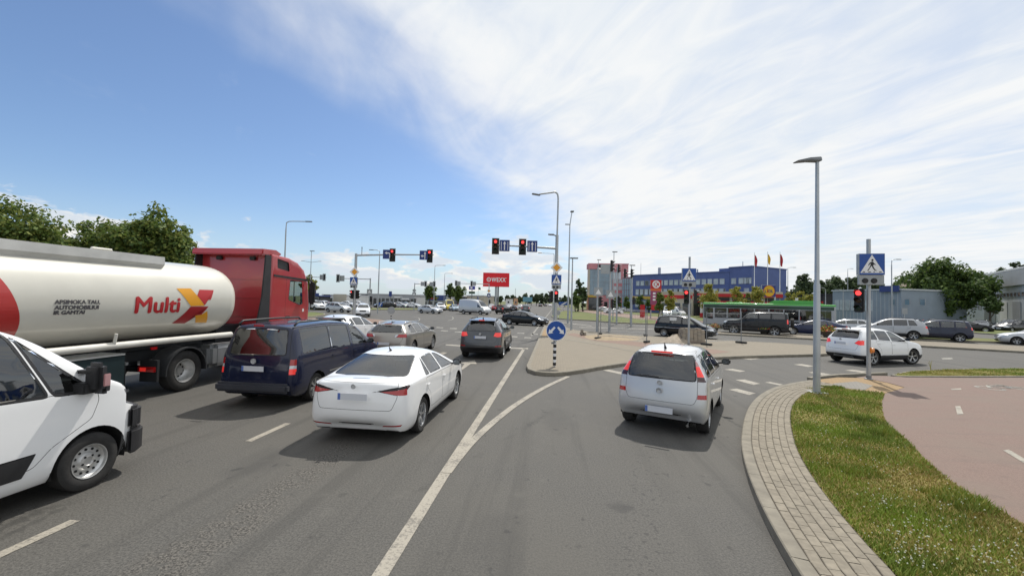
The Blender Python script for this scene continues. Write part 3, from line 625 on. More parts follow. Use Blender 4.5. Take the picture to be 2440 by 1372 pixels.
def signal(parent, x, y, z, s=1.0, lit='red', yaw=0.0, board=False, face=-1):
    """three-lamp head, 0.9 m tall; z is its top"""
    o = MB().bx(-.16 * s, .16 * s, -.10 * s, .10 * s, -.98 * s, 0).build('signal_head', M['sign_black'], parent, bevel=.03); o.location = (x, y, z); o.rotation_euler = (0, 0, yaw)
    if board: MB().bx(-.27 * s, .27 * s, .08 * s, .10 * s, -1.09 * s, .10 * s).build('backboard', M['galv'], o); MB().bx(-.25 * s, .25 * s, .074 * s, .079 * s, -1.07 * s, .08 * s).build('backboard_face', M['sign_black'], o)
    for k, (nm, on, off) in enumerate((('red', 'red_signal', 'red_dark'), ('amber', 'orange_signal', 'amber_dark'), ('green', 'green_dark', 'green_dark'))):
        zc_ = (-.18 - .31 * k) * s; on_ = (lit == nm)
        MB().lathe([(0, -.025 * s), (.07 * s, -.02 * s), (.105 * s, 0)], 16, 'Y', (0, -.105 * s, zc_)).build('lamp', M[on if on_ else off], o, smooth=True)
        vs = []; fs = []
        for j in range(13):
            a = R(-25 + 230 * j / 12); L_ = .24 * s * (.35 + .65 * max(0, math.sin(a)) ** .5 if math.sin(a) > 0 else .3)
            vs += [(.125 * s * math.cos(a), -.10 * s, zc_ + .125 * s * math.sin(a)), (.125 * s * math.cos(a), -.10 * s - L_, zc_ + .125 * s * math.sin(a))]
        for j in range(12): fs.append((2 * j, 2 * j + 2, 2 * j + 3, 2 * j + 1))
        MB().add(vs, fs).build('visor', M['sign_black'], o, fix=False)
    return o
def lane_sign(parent, x, y, z, w_, kind):
    b = MB().bx(x - w_ / 2, x + w_ / 2, y, y + .04, z, z + w_ * 1.12).build('lane_sign', M['sign_back'], parent)
    f = flat([(x - w_ * .48, z + .02), (x + w_ * .48, z + .02), (x + w_ * .48, z + w_ * 1.1), (x - w_ * .48, z + w_ * 1.1)], y - .004, 'sign_face', 'blue_navy', b)
    T = lambda q: [(x + a * w_, z + b_ * w_) for a, b_ in q]
    if kind == 'up': arrows = [[(-.05, .12), (.05, .12), (.05, .75), (.15, .72), (0, 1.0), (-.15, .72), (-.05, .75)]]
    elif kind == 'left': arrows = [[(.28, .10), (.38, .10), (.38, .66), (.30, .78), (-.02, .78), (-.02, .90), (-.28, .72), (-.02, .54), (-.02, .66), (.24, .66), (.28, .60)]]
    else: arrows = [[(.10, .10), (.20, .10), (.20, .75), (.30, .72), (.15, 1.0), (.0, .72), (.10, .75)], [(-.36, .46), (-.14, .28), (-.14, .40), (.06, .40), (.06, .51), (-.14, .51), (-.14, .64)]]
    if kind == 'up':
        for sx in (-.32, .32): arrows.append([(sx - .025, .1), (sx + .025, .1), (sx + .025, .95), (sx - .025, .95)])
    for q in arrows: flat(T(q), y - .008, 'arrow', 'white_ret', f)
def diamond(parent, x, y, z, s, back=False):
    MB().add([(x, y, z - s), (x + s, y, z), (x, y, z + s), (x - s, y, z), (x, y + .03, z - s), (x + s, y + .03, z), (x, y + .03, z + s), (x - s, y + .03, z)], [(0, 1, 2, 3), (7, 6, 5, 4), (0, 4, 5, 1), (1, 5, 6, 2), (2, 6, 7, 3), (3, 7, 4, 0)]).build('priority_sign', M['sign_back' if back else 'white_ret'], parent)
    if not back: flat([(x, z - s * .62), (x + s * .62, z), (x, z + s * .62), (x - s * .62, z)], y - .005, 'priority_centre', 'yellow_ret', parent)
def pole_root(name, px, Y, label, cat, face=True, group=None, z=0.0):
    p = A(px, Y, z); r = empty(name, p)
    if face: r.rotation_euler = (0, 0, -math.atan2(p.x, p.y) * .55)
    tag(r, label, cat, group); return r
def gantry(px, Y, label, arm_px, heads_, signs_, top_py, arm_py, extras=None, side=1, r0=.14):
    root = pole_root('traffic_mast', px, Y, label, 'traffic light', False); root.rotation_euler = (0, 0, 0)
    zt, za = ZH(px, top_py, Y), ZH(px, arm_py, Y)
    MB().cyl((0, 0, 0), (0, 0, zt), r0, r0 * .8, 12).build('pole', M['galv'], root, smooth=R(40)); MB().lathe([(r0 * 1.9, 0), (r0 * 1.9, .03), (r0 * 1.1, .05), (r0 * 1.1, .3)], 14).build('base', M['galv_dark'], root)
    xa = (arm_px - px) / 1000 * Y; rise = abs(xa) * .03
    MB().path([(0, 0, za), (xa * .5, 0, za + rise * .7), (xa, 0, za + rise)], [.085, .07, .05], 10).build('arm', M['galv'], root, smooth=R(40))
    for hx in heads_: signal(root, (hx - px) / 1000 * Y, -.12, za + rise * .6 + .46, 1.0, 'red', 0, True)
    for sx, kd in signs_: lane_sign(root, (sx - px) / 1000 * Y, -.12, za + rise * .6 - .40, .74, kd)
    return root, za
# left mast
m1, za = gantry(845, 37.5, 'grey traffic mast on the left island with two red signals on its arm', 1030, (932, 1021), ((919.5, 'left'), (1007, 'leftup')), 604, 608)
MB().path([(.5, 0, za), (.5, 0, za + .55), (.5, 0, za + .75)], [.03, .03, .05], 8).build('detector', M['galv_dark'], m1)
MB().box((-.0, .0, ZH(845, 672, 37.5)), (.0, .0, .0)); diamond(m1, -.02, -.2, ZH(843, 648, 37.5), .44)
ped_sign(m1, -.03, -.30, ZH(845, 678.5, 37.5), .66); plate_dots(m1, -.03, -.30, ZH(845, 686, 37.5), .60, .27)
signal(m1, -.16, -.22, ZH(845, 691, 37.5), .80, 'red', -.5); signal(m1, .28, -.1, ZH(845, 691, 37.5), .80, None, .9)
# right mast with the tall lamp above it
Yr = 30.5
m2, za = gantry(1324, Yr, 'grey traffic mast on the island with tall curved lamp and two red signals', 1171, (1242, 1177.5), ((1265, 'up'), (1199, 'up')), 560, 592)
zt = ZH(1324, 459, Yr); zA = ZH(1324, 560, Yr)
MB().path(catmull([(0, 0, zA - .2), (.02, 0, zt - 1.2), (0, 0, zt - .25), (-.18, 0, zt + .02), (-.5, -.05, zt - .02), (-1.35, -.3, zt - .22)], 5), [.10] * 6 + [.075] * 6 + [.06] * 14, 10).build('lamp_arm', M['galv'], m2, smooth=R(40)) if False else MB().path(catmull([(0, 0, zA - .2), (.02, 0, zt - 1.2), (0, 0, zt - .25), (-.18, 0, zt + .02), (-.5, -.05, zt - .02), (-1.35, -.3, zt - .22)], 5), .062, 10).build('lamp_arm', M['galv'], m2, smooth=R(40))
MB().box((-1.62, -.36, zt - .27), (.62, .24, .09), .15, .1).build('lamp_head', M['galv_dark'], m2, bevel=.03)
MB().path([(0, 0, zA - .08), (-.25, -.03, zA + .0), (-.55, -.06, zA + .0)], .05, 8).box((-.45, -.06, zA + .02), (.42, .2, .07)).build('crossing_lamp', M['galv_dark'], m2)
diamond(m2, .0, -.2, ZH(1324, 638, Yr), .44); ped_sign(m2, .0, -.28, ZH(1324, 678, Yr), .70); plate_dots(m2, .0, -.28, ZH(1324, 688.5, Yr), .66, .30)
signal(m2, .02, -.24, ZH(1324, 693, Yr), .85, 'red', -.35); signal(m2, -.32, -.05, ZH(1324, 693, Yr), .85, None, -1.3)
# blue round keep-either-side sign
p = G(1321, 873, .13); ks = empty('round_sign', (p.x, p.y, .13)); tag(ks, 'round blue sign with two white arrows on a black and white striped post', 'sign')
MB().cyl((0, 0, 0), (0, 0, .95), .035, n=12).build('post', M['white_ret'], ks)
for k in range(5): MB().cyl((0, 0, .045 + k * .215), (0, 0, .15 + k * .215), .060, n=14).build('stripe', M['sign_black'], ks)
for k in range(5): MB().cyl((0, 0, .152 + k * .215), (0, 0, .258 + k * .215), .056, n=14).build('stripe', M['white_ret'], ks)
zc_ = ZH(1323, 787, p.y) - .13
MB().lathe([(0, .02), (.365, .02), (.365, -.0), (0, -.0)], 40, 'Y', (.03, -.09, zc_)).build('disc', M['white_ret'], ks)
fc = MB().lathe([(0, -.004), (.338, -.004), (.338, .01)], 40, 'Y', (.03, -.09, zc_)).build('sign_face', M['blue_ret'], ks)
for sg in (1, -1):
    T = [(.03, .10), (.08, .15), (.21, .01), (.25, .05), (.285, -.12), (.105, -.085), (.15, -.05)]
    flat([(.03 + sg * a, zc_ + b) for a, b in T], -.099, 'arrow', 'white_ret', fc)
MB().cyl((0, -.05, zc_ - .45), (0, -.05, zc_ + .3), .03, n=10).build('mast', M['galv'], ks); MB().box((-.08, -.03, zc_ - .45), (.1, .06, .07)).build('clamp', M['galv_dark'], ks)
# crossing sign poles on the right
def cross_pole(px, base_py, top_py, box_y0, box_y1, plate_y, label, heads_, z0=.12, w_=None, sx=0, extras=None):
    p = G(px, base_py, z0); Y = p.y; r = empty('crossing_signal', p); r.rotation_euler = (0, 0, -.42 * math.atan2(p.x, p.y)); tag(r, label, 'traffic light')
    zt = ZH(px, top_py, Y) - z0; MB().cyl((0, 0, 0), (0, 0, zt), .062, n=12).build('pole', M['galv'], r, smooth=R(40)); MB().lathe([(.12, 0), (.12, .02), (.075, .035), (.075, .12)], 14).build('base', M['galv_dark'], r)
    zb_, ztp = ZH(px, box_y1, Y) - z0, ZH(px, box_y0, Y) - z0; w_ = ztp - zb_
    ped_sign(r, sx, -.24, zb_, w_, .20); zp = ZH(px, plate_y, Y) - z0; plate_dots(r, sx, -.22, zp, w_ * .97, zb_ - zp - .01)
    for h in heads_: signal(r, h[0], h[1], ZH(px, h[2], Y) - z0, h[3], h[4], h[5])
    return r, Y
cs, Yc = cross_pole(2070, 903, 570, 606, 656, 679, 'grey pole at the right corner with blue crossing sign and red signal', [(-.27, -.02, 688, .82, 'red', -.70)], sx=-.01)
MB().lathe([(.0, -.05), (.07, -.045), (.085, 0), (.085, .03)], 14, 'X', (.09, -.03, ZH(2075, 834, Yc) - .12)).build('push_button', M['amber_lens'], cs)
MB().box((.04, -.03, ZH(2075, 834, Yc) - .12), (.1, .12, .2)).build('button_case', M['amber_lens'], cs, bevel=.03)
cs2, Y2 = cross_pole(1641, 822, 612, 640, 671, 684, 'grey pole on the island with blue crossing sign and round red signal', [(-.20, -.20, 691, .85, 'red', -.35), (.35, .05, 691, .80, None, 1.5)], sx=-.07)
# lamp posts
def lamp_post(px, base, top_py, label, arm=-1, kind='plate', Y=None, r0=.09, reach=1.1, z0=0.0, group=None):
    if Y is None: p = G(px, base, z0); Y = p.y
    else: p = A(px, Y, z0)
    r = empty('street_lamp', p); tag(r, label, 'street lamp', group); zt = ZH(px, top_py, Y) - z0
    if kind == 'plate':
        MB().path([(0, 0, 0), (0, 0, zt * .46), (0, 0, zt * .47), (0, 0, zt)], [r0, r0 * .9, r0 * .68, r0 * .52], 12).build('pole', M['galv'], r, smooth=R(40)); MB().bx(-.2, .2, -.2, .2, 0, .02).build('base_plate', M['galv'], r)
        MB().prism_xz([(arm * .65, -.06), (arm * .62, -.02), (arm * .25, .07), (arm * -.06, .10), (arm * -.08, -.02), (arm * .28, -.02)], -.11, .11).build('lamp_head', M['galv_dark'], r, loc=(0, 0, zt), bevel=.02)
    elif kind == 'curve':
        MB().path(catmull([(0, 0, 0), (0, 0, zt * .6), (arm * .0, 0, zt - .55), (arm * .12, 0, zt - .12), (arm * .5, 0, zt), (arm * reach, 0, zt + .02)], 5), [r0] * 6 + [r0 * .75] * 4 + [r0 * .5] * 16, 8).build('pole', M['galv'], r, smooth=R(40))
        MB().box((arm * (reach + .3), 0, zt + .02), (.7, .22, .1)).build('lamp_head', M['galv_dark'], r, bevel=.03)
    elif kind == 'tee':
        MB().path([(0, 0, 0), (0, 0, zt)], [r0, r0 * .5], 8).build('pole', M['galv'], r, smooth=R(40)); MB().box((arm * .12, 0, zt), (.7, .3, .1)).build('lamp_head', M['galv_dark'], r, bevel=.03)
    elif kind == 'twin':
        MB().path([(0, 0, 0), (0, 0, zt * .87), (.10, 0, zt * .93), (.22, 0, zt - .1)], [r0, r0 * .55, r0 * .5, r0 * .45], 8).build('pole', M['galv'], r, smooth=R(40)); MB().box((.24, 0, zt - .05), (.4, .5, .14)).build('lamp_head', M['galv_dark'], r, bevel=.03); MB().box((-.3, 0, zt * .88), (.55, .2, .1)).build('lamp_head', M['galv_dark'], r, bevel=.03)
    elif kind == 'double':
        MB().path([(0, 0, 0), (0, 0, zt)], [r0, r0 * .5], 8).build('pole', M['galv'], r, smooth=R(40))
        for sg in (1, -1): MB().path([(0, 0, zt - .1), (sg * 2.0, 0, zt + .2)], .05, 6).box((sg * 2.3, 0, zt + .22), (.7, .22, .1)).build('lamp_arm', M['galv_dark'], r)
    return r
lamp_post(1946, 935, 384, 'tall grey lamp post with a flat lamp rising from the corner grass', -1, 'plate', z0=.11)
LG = 'street lamps beyond the junction'
lamp_post(675, 0, 527, 'grey curved lamp post behind the red truck cab', 1, 'curve', Y=43, reach=2.0, group=LG)
lamp_post(738, 0, 598, 'grey lamp post rising through the small tree at left', 1, 'tee', Y=66, group=LG)
lamp_post(738.5, 0, 624, 'far double-armed lamp behind the small tree at left', 1, 'double', Y=112, group=LG)
lamp_post(901, 0, 596, 'grey curved lamp post right of the left mast', -1, 'curve', Y=64, reach=1.0, group=LG)
lamp_post(1034, 0, 632, 'grey curved lamp post behind the crossing hatchback', 1, 'curve', Y=96, reach=1.8, group=LG)
lamp_post(1058, 0, 651, 'far grey curved lamp post left of the billboard', 1, 'curve', Y=126, reach=1.8, group=LG)
lamp_post(1353, 770, 503, 'very tall lamp post with two lamps right of the island mast', 1, 'twin', r0=.11, group=LG)
lamp_post(1361, 786, 615, 'lower grey lamp post with short flat lamp on the island edge', 1, 'tee', z0=.12, group=LG)
lamp_post(1318, 0, 604, 'far curved lamp seen past the island mast', -1, 'curve', Y=74, reach=2.2, group=LG)
lamp_post(1461, 0, 600, 'tall lamp post in front of the pink office roof', 1, 'tee', Y=58, group=LG)
lamp_post(1424, 0, 619, 'lamp post with small head left of the pink office roof', 1, 'tee', Y=74, group=LG)
lamp_post(1503, 0, 632, 'thin post with antenna between pink and blue offices', 1, 'tee', Y=52, group=LG)
lamp_post(1877, 0, 637, 'grey curved lamp post right of the three flags', 1, 'curve', Y=95, reach=1.2, group=LG)
lamp_post(2125, 0, 618, 'grey curved lamp post before the blue grey shed', 1, 'curve', Y=60, reach=.7, group=LG)
lamp_post(2020, 0, 640, 'far curved lamp post left of the right corner crossing sign', 1, 'curve', Y=110, reach=.8, group=LG)
lamp_post(1967, 0, 686, 'short white lamp post close behind the tall corner lamp', -1, 'curve', Y=74, reach=.8, group=LG)
lamp_post(2009, 0, 690, 'short white lamp post left of the red corner signal', -1, 'curve', Y=74, reach=.8, group=LG)
# signal masts across the junction
def far_mast(px, Y, arm_px, arm_py, items, label, ped_py=None, dia_py=None, back=True):
    r = empty('traffic_mast', A(px, Y)); tag(r, label, 'traffic light'); za = ZH(px, arm_py, Y)
    MB().cyl((0, 0, 0), (0, 0, za + .15), .105, .085, 10).build('pole', M['galv'], r, smooth=R(40))
    if arm_px: MB().cyl((0, 0, za), ((arm_px - px) / 1000 * Y, 0, za), .07, .05, 8).build('arm', M['galv'], r)
    for ipx, kd in items:
        x = (ipx - px) / 1000 * Y
        if kd == 's': signal(r, x, -.1, za + .5, 1.0, None, math.pi, True)
        elif kd == 'sl': signal(r, x, -.1, za + .5, 1.0, None, 1.4)
        elif kd == 'sf': signal(r, x, -.1, za + .5, 1.0, 'red', 0, True)
        else: MB().bx(x - .38, x + .38, -.1, -.06, za - .4, za + .42).build('lane_sign', M['sign_back'], r)
    if dia_py: diamond(r, 0, -.2, ZH(px, dia_py, Y), .42, back)
    if ped_py: MB().bx(-.36, .36, -.25, -.1, ZH(px, ped_py, Y) - .4, ZH(px, ped_py, Y) + .32).build('crossing_sign', M['blue_navy' if not back else 'sign_back'], r); flat([(-.25, ZH(px, ped_py, Y) - .25), (.25, ZH(px, ped_py, Y) - .25), (0, ZH(px, ped_py, Y) + .2)], -.256, 'triangle', 'white_ret', r)
    signal(r, .2, -.1, ZH(px, (ped_py or 695) + 10, Y) - .1, .85, None, 1.2)
    return r
far_mast(881, 62, 800, 665, ((805, 's'), (813.5, 'b')), 'far traffic mast whose arm passes behind the left mast signs', 694)
far_mast(700, 70, 776, 659, ((772, 's'), (766, 'b'), (719, 'b'), (721, 's')), 'far traffic mast whose arm reaches out from behind the truck cab')
far_mast(987, 84, 1038, 676, ((1006, 'b'), (1013.5, 's'), (1027, 'b'), (1034, 's')), 'far traffic mast with two signals before the showrooms', 700, 692)
far_mast(1164.5, 88, 1082, 677, ((1086, 's'), (1092, 'b'), (1123, 's'), (1129, 'b')), 'far traffic mast with blue crossing sign below the billboard', 703, 693, False)
far_mast(1424, 36, 1436, 641, ((1440, 'b'),), 'traffic mast standing among the fence panels with a small red signal', 694)
far_mast(1453, 36.5, None, 634, ((1455, 'sl'),), 'traffic mast with dark signals before the pink office', 700)
far_mast(1470, 50, None, 640, ((1472, 'sl'),), 'traffic mast with a dark side-on signal on the verge', None)
far_mast(1505, 46, 1484, 652, ((1487, 'sl'), (1503, 'sl')), 'traffic mast with two dark side-on signals before the blue office', None)
# small ground signs
def round_back(px, Y, r_, zc_, label, stripes=True):
    r = empty('round_sign', A(px, Y, .12)); tag(r, label, 'sign'); MB().cyl((0, 0, 0), (0, 0, zc_), .03, n=8).build('post', M['white_ret'], r)
    MB().lathe([(0, .02), (r_, .02), (r_, 0), (0, 0)], 28, 'Y', (0, -.05, zc_)).build('disc', M['sign_back'], r)
    if stripes:
        for k in range(4): MB().cyl((0, 0, .05 + k * .22), (0, 0, .16 + k * .22), .055, n=10).build('stripe', M['sign_black'], r)
    return r
round_back(933.5, 36.5, .33, 1.25, 'grey back of a round sign on a striped post at the island tip')
rb = round_back(1331, 40, .2, 1.3, 'small narrow sign on a striped post behind the island mast')
def blue_board(px, Y, py0, py1, w_, label, tilt=0):
    r = empty('road_sign', A(px, Y)); tag(r, label, 'sign'); z0, z1 = ZH(px, py1, Y), ZH(px, py0, Y); MB().cyl((0, .05, 0), (0, .05, z1), .04, n=8).build('post', M['galv'], r); MB().bx(-w_ / 2, w_ / 2, -.02, .02, z0, z1).build('panel', M['blue_ret'], r)
    flat([(-w_ * .3, z0 + .1 * (z1 - z0)), (-w_ * .1, z0 + .1 * (z1 - z0)), (w_ * .35, z0 + .8 * (z1 - z0)), (w_ * .15, z0 + .9 * (z1 - z0))], -.026, 'arrow', 'white_ret', r); return r
blue_board(907, 84, 721, 730, .75, 'small blue arrow sign before the showroom grass')
blue_board(1343, 110, 719, 727, 2.6, 'wide blue sign at the far right verge of the road')
# direction and information boards
def board2(px, Y, items, label, cat='sign', pole_r=.1):
    r = empty('board_sign', A(px, Y)); tag(r, label, cat); zt = max(ZH(px, y0, Y) for _, y0, *_r in items); MB().cyl((0, .1, 0), (0, .1, zt), pole_r, n=8).build('post', M['galv_dark'], r)
    for w_, y0, y1, m_ in items: MB().bx(-w_ / 2, w_ / 2, -.06, .06, ZH(px, y1, Y), ZH(px, y0, Y)).build('panel', M[m_], r)
    return r
mat('purple_board', (.05, .02, .12), .5); mat('green_board', (.06, .10, .07), .5); mat('teal_board', (.13, .32, .40), .5); mat('violet_blue', (.06, .07, .35), .5)
b_ = board2(1124, 100, ((1.45, 681.5, 690, 'violet_blue'), (1.45, 694, 700, 'green_board')), 'tall pole with a blue board above a green board'); flat([(-.4, ZH(1124, 688, 100)), (.1, ZH(1124, 688, 100)), (.1, ZH(1124, 683.5, 100)), (-.4, ZH(1124, 683.5, 100))], -.066, 'arrow', 'white_ret', b_)
board2(746, 92, ((1.2, 690, 698, 'purple_board'),), 'dark purple price board behind the small tree at left')
board2(930, 108, ((.75, 694, 706, 'blue_navy'),), 'small dark blue totem before the grey showroom')
board2(1257, 190, ((4.2, 707.5, 719, 'teal_board'),), 'pale blue billboard among the trees far down the road', 'billboard', .15)
# red billboard on a steel pole
Yb = 104; bb = empty('billboard', A(1181, Yb)); tag(bb, 'red billboard with white lettering on a steel pole above the junction', 'billboard')
mat('billboard_red', (.78, .004, .018), .45); mat('billboard_white', (.85, .85, .85), .45)
z0, z1 = ZH(1181, 683, Yb), ZH(1181, 650, Yb); hw = 31.3 / 1000 * Yb
MB().cyl((0, .5, 0), (0, .5, z0 + .2), .28, n=14).build('post', M['galv'], bb); MB().cyl((.55, .5, 0), (.55, .5, z0 + .2), .20, n=14).build('post', M['galv_dark'], bb)
MB().bx(-hw, hw, 0, .5, z0, z1).build('panel', M['billboard_red'], bb)
def letters(parent, txt, x, y, z, width, height, m, thick=.02, name='lettering', sp=1.0):
    me = text_mesh(txt, 1.0, 0, 'LEFT', sp); xs_ = [v.co.x for v in me.vertices]; ys_ = [v.co.y for v in me.vertices]; sx = width / (max(xs_) - min(xs_)); sy = height / (max(ys_) - min(ys_)); mb = MB(); th = thick * height
    for k, (ox, oz) in enumerate(((0, 0), (-th, 0), (th, 0), (0, th), (0, -th))):
        mb.add([((v.co.x - min(xs_)) * sx - width / 2 + x + ox, y - k * .004, (v.co.y - min(ys_)) * sy - height / 2 + z + oz) for v in me.vertices], [tuple(p_.vertices) for p_ in me.polygons])
    return mb.build(name, M[m], parent, fix=False)
zm = (z0 + z1) / 2 + .02; k = hw / 31.3
letters(bb, 'WEXX', 5.8 * k, -.02, zm, 33.5 * k, 9.6 * k, 'billboard_white', .045, sp=1.12)
MB().lathe([(3.3 * k, -.03), (5.2 * k, -.03)], 30, 'Y', (-17.6 * k, 0, zm)).lathe([(0, -.03), (1.3 * k, -.03)], 16, 'Y', (-17.6 * k, 0, zm)).build('ring_letter', M['billboard_white'], bb, fix=False)
MB().bx(23.2 * k, 24.6 * k, -.03, -.02, zm + 3.4 * k, zm + 4.8 * k).build('trade_mark', M['billboard_white'], bb)
# flags
for px, m_, lab, t, b in ((1797, 'red_flag', 'red flag on the left of three white poles', 604, 633), (1828.5, 'yellow_flag', 'yellow flag on the middle of three white poles', 602, 628), (1858, 'red_flag', 'red flag on the right of three white poles', 602, 633)):
    Y = 82; r = empty('flag_pole', A(px, Y)); tag(r, lab, 'flag', 'flag poles'); zt = ZH(px, t - 2, Y); MB().cyl((0, 0, 0), (0, 0, zt), .08, .05, 8).build('pole', M['white_paint'], r)
    zf1, zf0 = ZH(px, t + 3, Y), ZH(px, b, Y); vs = []; fs = []
    for j in range(9):
        tt = j / 8
        for i in range(5):
            u = i / 4; vs.append((.06 + u * (.30 + .22 * tt + .1 * math.sin(tt * 5)), .10 * math.sin(u * 9 + tt * 4), zf1 + (zf0 - zf1) * tt - u * .30))
    for j in range(8):
        for i in range(4): fs.append((j * 5 + i, j * 5 + i + 1, (j + 1) * 5 + i + 1, (j + 1) * 5 + i))
    MB().add(vs, fs).build('flag', M[m_], r, smooth=True, fix=False)
r = empty('flag_pole', A(1139, 118)); tag(r, 'small dark green flag near the red billboard', 'flag', 'flag poles'); zt = ZH(1139, 684, 118); MB().cyl((0, 0, 0), (0, 0, zt), .05, n=6).build('pole', M['white_paint'], r); MB().add([(0, 0, zt), (.6, .1, zt - .1), (.7, 0, zt - .75), (.05, .05, zt - .7)], [(0, 1, 2, 3)]).build('flag', M['green_flag'], r, fix=False)
# petrol station totem
Yk = 72; kt = empty('totem_sign', A(1562, Yk)); tag(kt, 'red totem sign with a white K in a circle at the petrol station', 'sign')
mat('k_red', (.50, .018, .022), .45); mat('k_orange', (.70, .16, .05), .5); mat('k_purple', (.30, .06, .14), .5)
kz = lambda py: ZH(1562, py, Yk); kx = .0125 * Yk
MB().bx(-kx, kx, -.2, .2, kz(688), kz(667)).build('head_panel', M['k_red'], kt); MB().bx(-kx, kx, -.2, .2, kz(693), kz(688.2)).build('orange_band', M['k_orange'], kt); MB().bx(-kx * .95, kx * .95, -.18, .18, kz(726), kz(693.2)).build('price_panel', M['k_purple'], kt); MB().bx(-kx * .8, kx * .8, -.17, .17, kz(739), kz(726.2)).build('lower_panel', M['k_red'], kt)
for sg in (1, -1): MB().bx(sg * kx * .9 - .08, sg * kx * .9 + .08, -.1, .1, 0, kz(739.0)).build('leg', M['galv'], kt)
zk = kz(677.5); MB().lathe([(.46, -.215), (.66, -.215)], 30, 'Y', (0, 0, zk)).build('ring', M['white_ret'], kt, fix=False)
letters(kt, 'K', .06, -.22, zk, .62, .72, 'white_ret', .05)
for k_, py in enumerate((699, 706.5, 714)): MB().bx(-kx * .6, -kx * .1, -.19, -.185, kz(py + 2.2), kz(py - 2.2)).build('price_card', M['white_ret'], kt)
# supermarket sign: yellow disc in a dark blue square
Yl = 66; ls = empty('square_sign', A(1831, Yl)); tag(ls, 'blue square sign with a yellow disc and lettering behind the bus', 'sign'); lz = lambda py: ZH(1831, py, Yl); hx = .0155 * Yl
MB().bx(-hx, hx, -.15, .15, lz(706.5), lz(680)).build('panel', M['blue_navy'], ls); MB().bx(-hx * 1.04, hx * 1.04, -.05, .2, lz(707.2), lz(679.3)).build('frame', M['galv'], ls)
for sg in (1, -1): MB().bx(sg * hx - .1, sg * hx + .1, -.1, .1, 0, lz(707)).build('leg', M['galv'], ls)
zl = lz(693.5); d_ = MB().lathe([(0, -.16), (.0128 * Yl, -.16)], 36, 'Y', (0, 0, zl)).build('disc', M['yellow_flag'], ls, fix=False); MB().lathe([(.0128 * Yl, -.158), (.0138 * Yl, -.158)], 36, 'Y', (0, 0, zl)).build('ring', M['red_flag'], ls, fix=False)
letters(ls, 'L', -.55, -.17, zl, .26, .44, 'blue_navy', .04); letters(ls, 'i', -.25, -.17, zl + .06, .12, .56, 'red_flag', .04); letters(ls, 'DL', .27, -.17, zl, .72, .44, 'blue_navy', .04)
# temporary fence panels with block feet
def fence(a, b, label, feet=True, z0=.13, h_=2.0):
    d = b - a; L_ = d.length; r = empty('fence_panel', (a.x, a.y, z0), math.atan2(d.y, d.x)); tag(r, label, 'fence', 'temporary fence panels')
    for x in (0, L_): MB().cyl((x, 0, .05), (x, 0, h_), .027, n=8).build('post', M['galv_dark'], r); MB().box((x, 0, .06), (.24, .68, .12)).build('foot', M['kerb_dark'], r, bevel=.03)
    for z in (.22, h_ - .12): MB().cyl((0, 0, z), (L_, 0, z), .014, n=6).build('rail', M['galv'], r)
    wr = MB(); n = int(L_ / .12)
    for k_ in range(1, n): wr.path([(L_ * k_ / n, 0, .22), (L_ * k_ / n, 0, h_ - .12)], .0016, 3, False)
    for k_ in range(1, 9): wr.path([(0, 0, .22 + k_ * .19), (L_, 0, .22 + k_ * .19)], .0016, 3, False)
    o = wr.build('wire_mesh', M['galv'], r, fix=False); o['kind'] = 'stuff'
    return r
mat('kerb_dark', (.06, .06, .058), .9, var=.2)
pts = [G(1425, 807, .13), G(1541, 816, .13), G(1683, 822, .13), G(1766, 817.5, .13), G(1538, 800, .13), G(1431, 796, .13)]
fence(pts[0], pts[1], 'wire fence panel before the sand bed'); fence(pts[2], pts[3], 'wire fence panel right of the brick pile'); fence(pts[4], pts[5], 'wire fence panel behind the sand bed')
# ---------------------------------------------------------------- buildings
def wallmat(name, c, var=.08): return mat(name, c, .8, var=var, vscale=.6, detail=6)
wallmat('wall_pink', (.58, .25, .27)); wallmat('wall_pinkdk', (.46, .17, .20)); wallmat('wall_blue', (.10, .14, .32)); wallmat('wall_cream', (.50, .46, .37)); wallmat('wall_white', (.72, .72, .70)); wallmat('wall_grey', (.38, .39, .40)); wallmat('wall_bluegrey', (.29, .34, .40)); wallmat('wall_dark', (.035, .035, .04)); wallmat('wall_brown', (.28, .225, .18)); wallmat('roof_brown', (.24, .18, .14)); wallmat('wall_lgrey', (.55, .57, .59)); wallmat('trim_yellow', (.62, .42, .08)); wallmat('trim_red', (.48, .03, .035)); wallmat('roof_blue', (.045, .07, .22)); wallmat('dk_green', (.015, .10, .05)); wallmat('orange_wall', (.55, .33, .2))
mat('pane_blue', (.17, .26, .33), .06, .0, spec=1.0, var=.25, vscale=.35); mat('pane_dark', (.03, .035, .04), .06, spec=.9); mat('pane_pale', (.45, .52, .56), .12, spec=.8, var=.3, vscale=.5); mat('frame_grey', (.35, .37, .39), .5, .3)
def block(name, px0, Y0, px1, Y1, py_top, depth, m, label, cat='building', roof='wall_grey', top=None):
    a, b = A(px0, Y0), A(px1, Y1); d = b - a; L_ = d.length; r = empty(name, a, math.atan2(d.y, d.x)); tag(r, label, cat); H_ = top or ZH(px0, py_top, Y0)
    MB().bx(0, L_, 0, depth, 0, H_).build('wall', M[m], r); MB().bx(-.15, L_ + .15, -.15, depth + .15, H_ + .002, H_ + .25).build('roof', M[roof], r)
    return r, L_, H_
def window(r, x0, x1, z0, z1, glass_='pane_pale', fr=.07, y=0.0, frame='frame_grey', sill=True, nm='window'):
    o = MB().bx(x0, x1, y - .07, y + .05, z0, z0 + fr).bx(x0, x1, y - .07, y + .05, z1 - fr, z1).bx(x0, x0 + fr, y - .068, y + .05, z0 + fr, z1 - fr).bx(x1 - fr, x1, y - .068, y + .05, z0 + fr, z1 - fr).build(nm, M[frame], r)
    MB().bx(x0 + fr, x1 - fr, y - .035, y - .02, z0 + fr, z1 - fr).build('pane', M[glass_], o); return o
